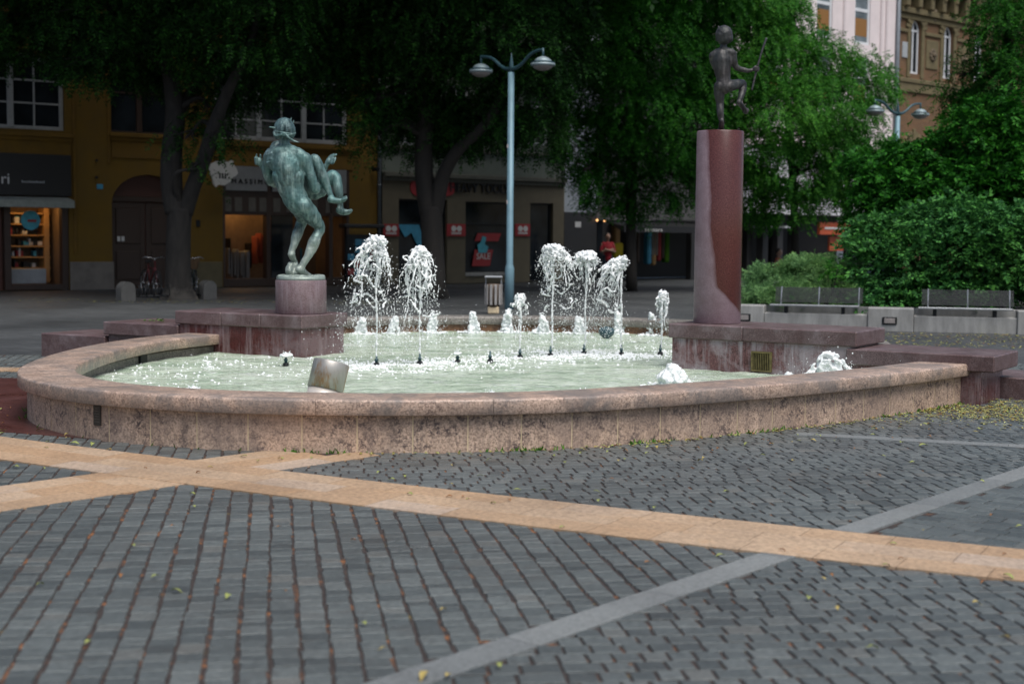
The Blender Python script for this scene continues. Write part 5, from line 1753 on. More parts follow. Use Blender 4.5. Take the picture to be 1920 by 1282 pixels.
for px0, px1 in ((717, 746), (836, 871), (964, 992)):
    a, b = fac(px0, 430)[0], fac(px1, 430)[0]
    z0_, z1_ = fac((px0 + px1) / 2, 443)[1], fac((px0 + px1) / 2, 420)[1]
    sg = pbox('pillar_sign', 'red', B, a, b, -0.07, -0.0205, z0_, z1_, b=0.005)
    mb = MB(); c = (a + b) / 2; s = min(0.10, (b - a) * 0.17)
    zm = (z0_ + z1_) / 2 + 0.05
    for q in (-1, 1): mb.lathe([(s * 0.72, 0), (s, 0), (s, 0.012), (s * 0.72, 0.012)], 18, Matrix.Translation((c + q * s * 1.15, -0.071, zm)) @ Matrix.Rotation(math.radians(90), 4, 'X'))
    mb.cbox(c - s * 0.3, c + s * 0.3, -0.083, -0.0705, zm - 0.02, zm + 0.02, 0.002)
    for k in range(9): mb.box(c - s * 2.1 + k * s * 0.47, c - s * 2.1 + k * s * 0.47 + s * 0.32, -0.08, -0.0705, zm - 0.19, zm - 0.12)
    mb.build('emblem', M['sign_white'], sg)
# posters in the windows
for px0, px1, y0_, y1_ in ((893, 937, 452, 437), (888, 922, 499, 468)):
    a, b = fac(px0, 450)[0], fac(px1, 450)[0]; z0_, z1_ = fac(px0, y0_)[1], fac(px0, y1_)[1]
    mb = MB(); mb.vprism([(a, z0_), (b, z0_), (b + 0.12, z1_), (a + 0.12, z1_)], 0.085, 0.095)
    po = mb.build('sale_poster', M['red'], cw)
V_ = fac(908, 481)
signtext('lettering', 'sign_white', po, 'SALE', 0.30, V_[0] + 0.02, V_[1], 0.075, 0.95, 0.004)
mb = MB(); a, z = fac(908, 459)
mb.vprism([(a - 0.2, z - 0.28), (a + 0.16, z - 0.28), (a + 0.22, z - 0.06), (a + 0.06, z + 0.02), (a + 0.14, z + 0.26), (a - 0.04, z + 0.30), (a - 0.1, z + 0.08), (a - 0.24, z + 0.0)], 0.06, 0.07)
mb.build('blue_print', M['cyan'], cw)
mb = MB()
a, b = fac(748, 440)[0], fac(800, 440)[0]; z0_, z1_ = fac(770, 462)[1], fac(770, 421)[1]
mb.vprism([(a, z1_), (a + 0.3, z0_ + 0.3), (a + 0.55, z0_ + 0.45), (a + 0.8, z0_), (b, z0_ + 0.05), (b - 0.25, z1_)], 0.085, 0.095)
mb.build('window_poster', M['blue'], B)
mb = MB(); a = fac(936, 450)[0]; mb.cbox(a, a + 0.22, 0.4, 0.6, 0.5, 3.0, 0.02); mb.build('mannequin_drape', M['greywhite'], B)

# ---- C: dark shops
tC1 = fac(1396, 450)[0] - 6.0
C_ = thing('shop_house', 'long dark shop building with an awning and a pale blue corner wall', 'building', FO, FA)
zs_ = fac(1090, 398)[1]
tm = fac(1119, 450)[0]
mb = MB(); wall(mb, tB1 + 0.03, tm, zs_, 12.5, [], 0.2); mb.build('pale_wall', M['paleblue'], C_)
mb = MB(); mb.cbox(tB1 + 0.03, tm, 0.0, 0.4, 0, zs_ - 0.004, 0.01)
pn = mb.build('dark_panel', M['darkwall'], C_)
mb = MB(); a, z = fac(1083, 421); mb.cbox(a - 0.14, a + 0.14, -0.03, -0.002, z - 0.1, z + 0.1, 0.004); mb.build('small_sign', M['sign_white'], pn)
zg = fac(1220, 412)[1]
mb = MB(); wall(mb, tm, tC1 + 6, zg, 12.5, [], 0.2, 0.03); mb.add([(tB1 + 0.03, 0.03, 12.5), (tC1 + 6, 0.03, 12.5), (tC1 + 6, 10, 12.5), (tB1 + 0.03, 10, 12.5)], [(0, 1, 2, 3)]); mb.build('upper_wall', M['greywall'], C_)
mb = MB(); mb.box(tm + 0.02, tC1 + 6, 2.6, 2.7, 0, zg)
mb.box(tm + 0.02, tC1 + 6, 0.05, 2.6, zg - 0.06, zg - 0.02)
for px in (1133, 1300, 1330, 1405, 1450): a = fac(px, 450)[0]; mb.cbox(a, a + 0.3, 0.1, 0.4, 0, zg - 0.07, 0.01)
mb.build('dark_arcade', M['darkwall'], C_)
a0, a1 = fac(1140, 425)[0], fac(1292, 425)[0]
z1_, z2_ = fac(1215, 425)[1], fac(1215, 436)[1]
mb = MB(); mb.add([(a0, 0, zg - 0.1), (a1, 0, zg - 0.1), (a1, -0.9, z1_), (a0, -0.9, z1_), (a0, -0.9, z2_), (a1, -0.9, z2_), (a0, -0.88, z2_), (a1, -0.88, z2_), (a0, 0, zg - 0.14), (a1, 0, zg - 0.14)],
                  [(0, 3, 2, 1), (3, 4, 5, 2), (4, 6, 7, 5), (6, 8, 9, 7), (1, 2, 5, 7, 9), (0, 8, 6, 4, 3)])
aw = mb.build('awning', M['black'], C_)
V_ = fac(1215, 431)
signtext('lettering', 'sign_white', aw, 'sansara', 0.2, V_[0] - 0.55, V_[1], -0.915, 1.5, 0.006)
mb = MB()
for px, py in ((1117, 413), (1131, 414)):
    a, z = fac(px, py); mb.ball((a, -0.08, z), 0.04, 2)
mb.build('wall_lamp', M['lamp_dim'], C_)
mb = MB(); a, b = fac(1183, 450)[0], fac(1200, 450)[0]; mb.cbox(a, b, 0.9, 1.1, fac(1190, 500)[1], fac(1190, 456)[1], 0.05); mb.build('yellow_garment', M['yellow_cloth'], C_)
for mname, pxs in (('bark_pale', (1222, 1262)), ('brown_frame', (1170, 1235, 1282)), ('blue', (1255,)), ('shelf', (1193, 1168, 1266)), ('leaf_weed', (1289,)), ('red', (1275,))):
    mb = MB()
    for px in pxs:
        a = fac(px, 470)[0]; mb.cbox(a, a + R.uniform(0.15, 0.4), 1.2, 1.5, R.uniform(0.5, 0.9), R.uniform(1.8, 2.4), 0.05)
    mb.build('garment', M[mname], C_)

# ---- D: pale pink modern block and E: brick house behind the trees
DO = Vector((13.3, 60.6, 0)); DA = math.atan2(0.67, 0.74)
facd = lambda px, py: fac(px, py, DO, DA)
D = thing('office_block', 'pale pink rendered block with tall white windows above the trees', 'building', DO, DA)
tD0, tD1 = facd(1330, 100)[0], facd(1679, 60)[0]
wd = []
for px0, px1, pyb, pyt in ((1438, 1470, 30, -140), (1532, 1561, 67, -150), (1604, 1631, 85, -140)):
    pass
zb_, zs1 = facd(1545, 67)[1], facd(1545, 13)[1]
H_ = 2.9
wd = []
for px0, px1 in ((1350, 1379), (1439, 1467), (1531, 1561), (1603, 1632)):
    for k in (-1, 0, 1, 2):
        z0_ = zb_ - 0.1 + H_ * k
        wd.append((facd(px0, 40)[0], facd(px1, 40)[0], z0_, z0_ + 2.35))
mb = MB(); wall(mb, tD0, tD1, 5.2, 17.5, wd, 0.25)
mb.add([(tD0, 0, 17.5), (tD1, 0, 17.5), (tD1, 10, 17.5), (tD0, 10, 17.5)], [(0, 1, 2, 3)]); mb.add([(tD0, 0, 5.2), (tD0, 10, 5.2), (tD0, 10, 17.5), (tD0, 0, 17.5)], [(0, 1, 2, 3)]); mb.build('wall', M['pinkwall'], D)
mb = MB()
for px in (1410, 1490, 1500, 1580, 1650, 1660):
    a = facd(px, 40)[0]; mb.cbox(a, a + 0.12, -0.07, 0.02, 5.2, 17.4, 0.01)
mb.build('wall_rib', M['pinktrim'], D)
for w in wd:
    wn = window(D, *w, rails=[w[2] + 1.45], fr=0.11, mat='white', pane='glass_sky', y=0.06, bw=0.14)
    mb = MB(); mb.box(w[0] + 0.11, w[1] - 0.11, 0.100, 0.103, w[2] + 0.35, w[2] + R.choice([0.9, 1.1, 1.2])); mb.build('blind', M['blind'], wn)
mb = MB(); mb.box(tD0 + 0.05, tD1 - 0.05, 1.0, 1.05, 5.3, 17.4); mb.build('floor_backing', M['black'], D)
zf_, zf2 = facd(1500, 404)[1], facd(1500, 380)[1]
ff = pbox('fascia', 'fascia', D, facd(1330, 390)[0], facd(1601, 390)[0], -1.2, 0.1, zf_, 5.2)
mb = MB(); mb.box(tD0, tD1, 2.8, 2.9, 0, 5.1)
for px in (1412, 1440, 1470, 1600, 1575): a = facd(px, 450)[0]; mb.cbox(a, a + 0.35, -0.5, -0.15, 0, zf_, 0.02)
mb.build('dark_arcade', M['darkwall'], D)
mb = MB(); a, b = facd(1504, 430)[0], facd(1562, 430)[0]; mb.cbox(a, b, -0.9, -0.75, facd(1530, 440)[1], facd(1530, 417)[1], 0.01)
mb.cbox(facd(1534, 430)[0], facd(1560, 430)[0], -0.6, -0.5, facd(1540, 470)[1], facd(1540, 443)[1], 0.01); rp = mb.build('shop_panel', M['orange_red'], D)
mb = MB(); mb.cbox(a + 0.3, b, -0.93, -0.902, facd(1530, 428)[1] - 0.04, facd(1530, 428)[1] + 0.04, 0.005); mb.build('panel_stripe', M['sign_white'], rp)
mb = MB(); a = facd(1580, 430)[0]; mb.cbox(a, a + 0.65, -0.95, -0.8, facd(1585, 440)[1], facd(1585, 418)[1], 0.01); mb.build('white_panel', M['fascia'], D)
mb = MB(); a = facd(1400, 428)[0]; mb.cbox(a, facd(1422, 428)[0], -1.9, -0.3, facd(1410, 428)[1], facd(1410, 424)[1], 0.01); mb.build('canopy_edge', M['greywhite'], D)
mb = MB(); x = tD1 + 0.08; mb.tube([(x, -0.08, 0), (x, -0.08, 17)], 0.10, 10); mb.build('drain_pipe', M['pipe'], D, True)

EO = DO + Vector((math.cos(DA), math.sin(DA), 0)) * (tD1 + 0.2)
EA = DA
face = lambda px, py: fac(px, py, EO, EA)
E = thing('brick_house', 'ornate brick house with arched windows and a heavy bracketed cornice', 'building', EO, EA)
tE1 = 20.0
z_str, z_top, z_bot, z_cor = face(1750, 66)[1], face(1722, 38)[1], face(1722, 140)[1], face(1750, -2)[1]
pitch = face(1777, 90)[0] - face(1716, 90)[0]
we = []
hw = (face(1727, 90)[0] - face(1707, 90)[0]) / 2
c0 = face(1716, 90)[0]
for k in range(5):
    c = c0 + pitch * k
    we.append((c - hw, c + hw, z_bot, z_top, hw))
we2 = [(w[0], w[1], w[2] - 5.2, w[3] - 5.4, hw) for w in we]
mb = MB(); wall(mb, 0, tE1, 0, 14.6, we + we2, 0.3); mb.build('wall', M['brick'], E)
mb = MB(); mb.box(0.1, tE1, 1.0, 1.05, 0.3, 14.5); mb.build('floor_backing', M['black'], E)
mb = MB()
mb.cbox(0, tE1, -0.16, 0.02, z_bot - 0.45, z_bot - 0.25, 0.03); mb.cbox(0, tE1, -0.10, 0.02, z_bot - 0.85, z_bot - 0.453, 0.02)
zs3 = z_top - hw
prev = 0.0
for w in we:
    if w[0] - 0.28 > prev: mb.cbox(prev, w[0] - 0.28, -0.09, 0.02, zs3 - 0.22, zs3 - 0.06, 0.02)
    prev = w[1] + 0.28
for w in we + we2:
    for a, b in ((w[0] - 0.25, w[0] - 0.003), (w[1] + 0.003, w[1] + 0.25)): mb.cbox(a, b, -0.07, 0.05, w[2] - 0.2, w[3] - hw, 0.02)
    c = (w[0] + w[1]) / 2
    for k in range(11):
        th = math.pi * (k + 0.5) / 11
        m_ = Matrix.Translation((c, 0, w[3] - hw)) @ Matrix.Rotation(-(th - math.pi / 2), 4, 'Y')
        mb.cbox(-0.085, 0.085, -0.09 - 0.02 * (k % 2), 0.02, hw + 0.004, hw + 0.42 + 0.1 * (k == 5), 0.015, m_)
mb.build('stone_dressing', M['stone_ochre'], E)
mb = MB()
for a, b, c, d in ((0.02, -0.12, 0.0, 0.25), (0.0, -0.25, 0.25, 0.5), (0.0, -0.5, 1.35, 1.6), (0.0, -0.65, 1.6, 1.85), (0.0, -0.75, 1.85, 2.05)):
    mb.cbox(-0.02, tE1, b, 0.02, z_cor - 1.15 + c, z_cor - 1.153 + d, 0.02)
k = 0.0
while k < tE1:
    mb.cbox(k, k + 0.3, -0.45, 0.0, z_cor - 0.65, z_cor + 0.197, 0.04); mb.cbox(k + 0.04, k + 0.26, -0.52, -0.1, z_cor - 0.2, z_cor + 0.19, 0.05)
    mb.cbox(k + 0.42, k + 0.85, -0.06, 0.02, z_cor - 0.6, z_cor + 0.12, 0.03)
    k += 0.98
mb.build('cornice', M['stone_ochre'], E)
for k in range(4):
    c = c0 + pitch * (k + 0.5); zc_ = z_bot + 0.95
    mb = MB(); mb.cbox(c - 0.5, c + 0.5, -0.06, 0.02, zc_ - 0.65, zc_ + 0.65, 0.03)
    pnl = mb.build('relief_panel', M['stone_ochre'], E)
    mb = MB()
    for q in range(9):
        a = q / 9 * 6.283; mb.ball((c + 0.2 * math.cos(a), -0.08, zc_ + 0.2 * math.sin(a)), 0.10, 2, (1, 0.7, 1))
    mb.ball((c, -0.11, zc_), 0.13, 2); mb.build('rosette', M['stone_dark'], pnl, True)
    mb = MB(); mb.cbox(c - 0.09, c + 0.09, -0.09, 0.02, zs3 + 0.35, zs3 + 1.2, 0.05); mb.ball((c, -0.09, zs3 + 0.9), 0.14, 2); mb.ball((c, -0.08, zs3 + 0.55), 0.1, 2); mb.build('pendant', M['stone_dark'], E, True)
for w in we: window(E, *w[:4], bars=[(w[0] + w[1]) / 2], rails=[w[3] - hw - 0.05], arch=hw, fr=0.10, mat='white', y=0.12, bw=0.09)
for w in we2: window(E, *w[:4], bars=[(w[0] + w[1]) / 2], rails=[w[3] - hw - 0.05], arch=hw, fr=0.10, mat='white', y=0.12, bw=0.09)
mb = MB(); a, z = face(1696, 94); mb.cbox(a - 0.22, a + 0.22, -0.05, 0.02, z - 0.35, z + 0.35, 0.02); mb.build('wall_cabinet', M['greywhite'], E)
mb = MB(); mb.vprism([(-0.3, z_cor + 0.9), (tE1, z_cor + 0.9), (tE1, z_cor + 4.0), (0, z_cor + 4.0)], -0.6, 8); mb.build('roof', M['roof'], E)

# ------------------------------------------------------------------ street furniture
def lamp_post(label, x, y, rz, h=5.35):
    t = thing('street_lamp', label, 'street lamp', (0, 0, 0))
    mb = MB(); mb.lathe([(0, -0.02), (0.105, -0.02), (0.105, 0.9), (0.098, 0.93), (0.078, 1.0), (0.070, h - 0.12), (0.0, h - 0.12)], 20); mb.build('pole', M['lamp_blue'], t, True)
    mb = MB(); mb.lathe([(0, h - 0.12), (0.056, h - 0.12), (0.05, h + 0.04), (0.03, h + 0.18), (0.008, h + 0.30), (0, h + 0.31)], 16); mb.build('finial', M['lamp_dark'], t, True)
    for s in (-1, 1):
        mb = MB()
        pts = catmull([(0, 0, h - 0.03), (s * 0.16, 0, h - 0.03), (s * 0.34, 0, h + 0.05), (s * 0.58, 0, h + 0.22), (s * 0.80, 0, h + 0.29), (s * 0.98, 0, h + 0.30)], 6)
        mb.tube([tuple(p) for p in pts], [0.046 - 0.018 * i / len(pts) for i in range(len(pts))], 10)
        mb.tube([(s * 0.98, 0, h + 0.335), (s * 0.98, 0, h + 0.13)], 0.026, 8); mb.build('arm', M['lamp_dark'], t, True)
        mt = Matrix.Translation((s * 0.98, 0, h - 0.03))
        mb = MB(); mb.lathe([(0.0, 0.185), (0.05, 0.18), (0.12, 0.155), (0.18, 0.105), (0.20, 0.06)], 28, mt); hd = mb.build('lamp_head', M['lamp_cap'], t, True)
        mb = MB(); mb.lathe([(0.20, 0.062), (0.262, 0.058), (0.266, 0.04), (0.24, 0.035)], 32, mt); mb.build('dark_ring', M['lamp_dark'], hd, True)
        mb = MB(); mb.lathe([(0.24, 0.034), (0.268, 0.03), (0.268, -0.02), (0.235, -0.028)], 32, mt); mb.build('pale_ring', M['lamp_cap'], hd, True)
        mb = MB(); mb.lathe([(0.234, -0.027), (0.20, -0.07), (0.14, -0.105), (0.07, -0.125), (0.0, -0.13)], 28, mt); mb.build('diffuser', M['lamp_glass'], hd, True)
    mb = MB()
    for z in (3.6, 2.35): mb.cbox(-0.035, -0.005, -0.082, -0.066, z, z + 0.08, 0.002)
    mb.build('sticker', M['sticker'], t)
    t.location = (x, y, 0); t.rotation_euler = (0, 0, rz)
    return t


lamp_post('tall blue grey double armed street lamp standing behind the middle of the fountain', -0.07, 32.2, math.radians(-45), 5.40)
lx = at_y(1681, 300, 43.0)
lamp_post('double armed street lamp rising out of the shrubs on the right', lx[0], 43.0, math.radians(33), 5.42)

bx_, by_ = at_z(925, 586, 0)[:2]
t = thing('litter_bin', 'brown litter bin with pale slats and a small roof beside the lamp post', 'litter bin', (bx_, by_, 0))
T0 = Matrix.Translation((bx_, by_, 0))
mb = MB(); mb.cbox(-0.12, 0.12, -0.12, 0.12, -0.02, 0.13, 0.02, T0); mb.build('foot', M['mortar'], t)
mb = MB(); mb.lathe([(0, 0.13), (0.135, 0.13), (0.165, 0.3), (0.17, 0.5), (0.155, 0.62), (0.14, 0.62)], 24, T0); mb.build('body', M['bin_body'], t, True)
mb = MB()
for k in range(11):
    a = 2 * math.pi * (k + 0.5) / 11
    mk = T0 @ Matrix.Rotation(a, 4, 'Z'); mb.cbox(-0.026, 0.026, -0.19, -0.165, 0.17, 0.60, 0.006, mk)
mb.build('slats', M['wood'], t)
mb = MB()
for s in (-1, 1): mb.cbox(s * 0.165 - 0.012, s * 0.165 + 0.012, -0.015, 0.015, 0.5, 0.745, 0.004, T0)
mb.cbox(-0.19, 0.19, -0.15, 0.15, 0.745, 0.78, 0.012, T0); mb.build('roof', M['greywhite'], t)

# planter wall with benches
PO = Vector((4.18, 26.35, 0)); PA = math.atan2(-0.26, 0.965)
PD = Vector((math.cos(PA), math.sin(PA), 0))
pf = lambda px, py: fac(px, py, PO, PA)
t = thing('planter_wall', 'low grey concrete planter wall with bench recesses and recessed lights', 'planter wall', PO, PA)
blocks = [(pf(1380, 590)[0], pf(1432, 590)[0]), (pf(1627, 590)[0], pf(1713, 590)[0]), (pf(1908, 600)[0], pf(1908, 600)[0] + 1.2)]
for a, b in blocks: pbox('block', 'concrete', t, a, b, 0, 0.5, -0.03, 0.395, b=0.012)
for (a, b) in ((blocks[0][1], blocks[1][0]), (blocks[1][1], blocks[2][0])):
    pbox('low_wall', 'concrete', t, a + 0.004, b - 0.004, 0.03, 0.4, -0.03, 0.265, b=0.012)
pbox('back_wall', 'concrete', t, blocks[0][0], blocks[2][1], 0.7, 0.85, -0.03, 0.38, b=0.012)
mb = MB(); mb.box(blocks[0][0] + 0.02, blocks[2][1], 0.84, 5.5, -0.02, 0.33); mb.build('soil', M['bark'], t)
for px in (1668, 1394):
    a = pf(px, 600)[0]
    mb = MB(); mb.cbox(a - 0.13, a + 0.13, -0.025, 0.02, 0.10, 0.24, 0.01); l = mb.build('recessed_light', M['iron'], t)
    mb = MB(); mb.cbox(a - 0.095, a + 0.095, -0.034, -0.026, 0.125, 0.215, 0.004); mb.build('lens', M['lamp_glass'], l)


def bench(label, px0, px1):
    a, b = pf(px0, 577)[0], pf(px1, 577)[0]
    t = thing('park_bench', label, 'bench', PO, PA, 'benches along the planter')
    mb = MB(); L = b - a
    for k in range(9): mb.cbox(a, b, 0.0 + k * 0.045, 0.032 + k * 0.045, 0.402, 0.422, 0.005)
    mb.build('seat', M['bench_metal'], t)
    mb = MB(); mb.cbox(a - 0.004, b + 0.004, -0.03, -0.003, 0.394, 0.428, 0.008); mb.build('seat_edge', M['bench_edge'], t)
    mb = MB()
    for k in range(12):
        z = 0.45 + k * 0.0235
        y = 0.42 + k * 0.012
        mb.cbox(a + 0.06, b + 0.05, y, y + 0.012, z, z + 0.0165, 0.003)
    mb.build('backrest', M['bench_metal'], t)
    mb = MB()
    for f in (0.07, 0.5, 0.95):
        x = a + 0.06 + L * f
        mb.tube([(x, 0.415, 0.40), (x, 0.432, 0.45), (x, 0.562, 0.735)], 0.014, 6)
    mb.build('back_rib', M['bench_edge'], t)
    for f in (0.18, 0.82):
        mb = MB(); x = a + L * f; mb.cbox(x - 0.03, x + 0.03, 0.05, 0.36, 0.262, 0.402, 0.006); mb.build('bracket', M['iron'], t)
    return t


bench('pale steel slatted bench in front of the grey green shrub', 1443, 1611)
bench('shaded steel slatted bench in front of the dark hedge at the right edge', 1722, 1899)


# bicycle rack with round stone ends, two bicycles
def ring(mb, c, r, rr, n=28, m=None, k=6):
    pts = [(c[0] + r * math.cos(2 * math.pi * i / n), c[1], c[2] + r * math.sin(2 * math.pi * i / n)) for i in range(n + 1)]
    mb.tube(pts, rr, k, False, m)


g0, g1 = Vector(at_z(236, 563, 0)), Vector(at_z(389, 559, 0))
ra = math.atan2(g1.y - g0.y, g1.x - g0.x); RL = (g1 - g0).length
t = thing('bicycle_rack', 'low bicycle rack between two round topped stones behind the left tree', 'bicycle rack', g0, ra)
for x in (0, RL):
    mb = MB()
    mb.vprism([(x - 0.19, -0.02), (x + 0.19, -0.02)] + [(x + 0.19 * math.cos(math.pi * k / 12), 0.26 + 0.19 * math.sin(math.pi * k / 12)) for k in range(13)], -0.14, 0.14); mb.build('end_stone', M['stone_end'], t)
mb = MB(); mb.tube([(0.1, 0, 0.09), (RL - 0.1, 0, 0.09)], 0.025, 8)
for k in range(9):
    x = 0.3 + k * (RL - 0.6) / 8
    mb.tube([(x, -0.1, 0.09), (x, -0.1, 0.36), (x + 0.02, 0.1, 0.38), (x + 0.02, 0.1, 0.09)], 0.011, 6)
mb.build('rail', M['iron'], t, True)


def bicycle(label, pos, rz, paint, basket=True):
    t = thing('bicycle', label, 'bicycle', (0, 0, 0))
    for x in (-0.52, 0.52):
        mb = MB(); ring(mb, (x, 0, 0.34), 0.325, 0.02); w = mb.build('wheel', M['rubber'], t, True)
        mb = MB(); ring(mb, (x, 0, 0.34), 0.30, 0.010)
        for k in range(14):
            a = 2 * math.pi * k / 14; mb.tube([(x, 0.02 * (-1) ** k, 0.34), (x + 0.3 * math.cos(a), 0, 0.34 + 0.3 * math.sin(a))], 0.0025, 4)
        mb.tube([(x, -0.06, 0.34), (x, 0.06, 0.34)], 0.02, 8); mb.build('rim', M['chrome'], w, True)
    mb = MB()
    for p in ([(-0.52, 0, 0.34), (-0.08, 0, 0.30), (0.36, 0, 0.78)], [(-0.08, 0, 0.30), (-0.2, 0, 0.86)], [(-0.52, 0, 0.34), (-0.17, 0, 0.74)], [(-0.17, 0, 0.74), (0.37, 0, 0.70)], [(0.34, 0, 0.92), (0.40, 0, 0.66), (0.52, 0, 0.34)]): mb.tube(p, 0.017, 8)
    mb.build('frame', paint, t, True)
    mb = MB(); mb.tube([(0.20, -0.29, 0.98), (0.30, -0.22, 1.02), (0.335, 0, 0.98), (0.30, 0.22, 1.02), (0.20, 0.29, 0.98)], 0.013, 8); mb.tube([(0.335, 0, 0.9), (0.335, 0, 0.99)], 0.014, 8); mb.build('handlebar', M['chrome'], t, True)
    mb = MB(); mb.ball((-0.22, 0, 0.90), 0.1, 2, (1.4, 0.8, 0.4)); mb.build('saddle', M['rubber'], t, True)
    mb = MB(); mb.lathe([(0, -0.01), (0.09, -0.01), (0.09, 0.01), (0, 0.01)], 18, Matrix.Translation((-0.08, -0.05, 0.30)) @ Matrix.Rotation(math.radians(90), 4, 'X')); mb.tube([(-0.08, -0.08, 0.30), (0.02, -0.08, 0.16), (0.02, -0.16, 0.16)], 0.01, 6); mb.tube([(-0.08, 0.08, 0.30), (-0.18, 0.08, 0.44), (-0.18, 0.16, 0.44)], 0.01, 6); mb.build('crank', M['chrome'], t, True)
    if basket:
        mb = MB(); mb.cbox(0.40, 0.66, -0.17, 0.17, 0.72, 0.745, 0.008)
        for k in range(5):
            z = 0.75 + 0.05 * k; e = 0.012 * k
            mb.tube([(0.40 - e, -0.17 - e, z), (0.66 + e, -0.17 - e, z), (0.66 + e, 0.17 + e, z), (0.40 - e, 0.17 + e, z), (0.40 - e, -0.17 - e, z)], 0.02, 5)
        mb.build('basket', M['wicker'], t, True)
        mb = MB(); mb.ball((0.70, 0, 0.68), 0.05, 2); mb.build('headlight', M['chrome'], t, True)
    t.location = pos; t.rotation_euler = (0, 0, rz)
    return t


bicycle('bicycle with a front basket parked right of the left tree trunk', at_y(362, 548, 36.9)[:2] + (0,), math.radians(-84), M['bike_green'])
bicycle('dark red bicycle parked in the rack left of the left tree trunk', at_y(283, 550, 36.6)[:2] + (0,), math.radians(-58), M['bike_red'], False)

# postcard stand with a small dark roof in front of the ochre shop
kx = at_y(678, 530, 43.0)
t = thing('postcard_stand', 'street stand with a dark flat roof and blue racks of cards by the ochre shop', 'stand', (kx[0], 43.0, 0), math.radians(20))
zr = at_y(678, 424, 43.0)[2]
mb = MB(); mb.cbox(-0.62, 0.62, -0.4, 0.4, zr - 0.06, zr + 0.06, 0.03); mb.build('roof', M['black'], t)
mb = MB()
for x in (-0.5, 0.5): mb.tube([(x, 0, 0), (x, 0, zr - 0.05)], 0.025, 8)
mb.build('post', M['iron'], t, True)
pn = pbox('rack_panel', 'iron', t, -0.48, 0.48, -0.05, 0.05, 0.35, zr - 0.25)
for mname, n in (('blue', 10), ('sign_white', 5), ('red', 4)):
    mb = MB()
    for k in range(n):
        c = R.randrange(4); r = R.randrange(5)
        mb.cbox(-0.44 + c * 0.225, -0.44 + c * 0.225 + 0.2, -0.075 - 0.006 * R.random(), -0.052, 0.42 + r * 0.22, 0.42 + r * 0.22 + 0.19, 0.003)
    mb.build('card', M[mname], pn)


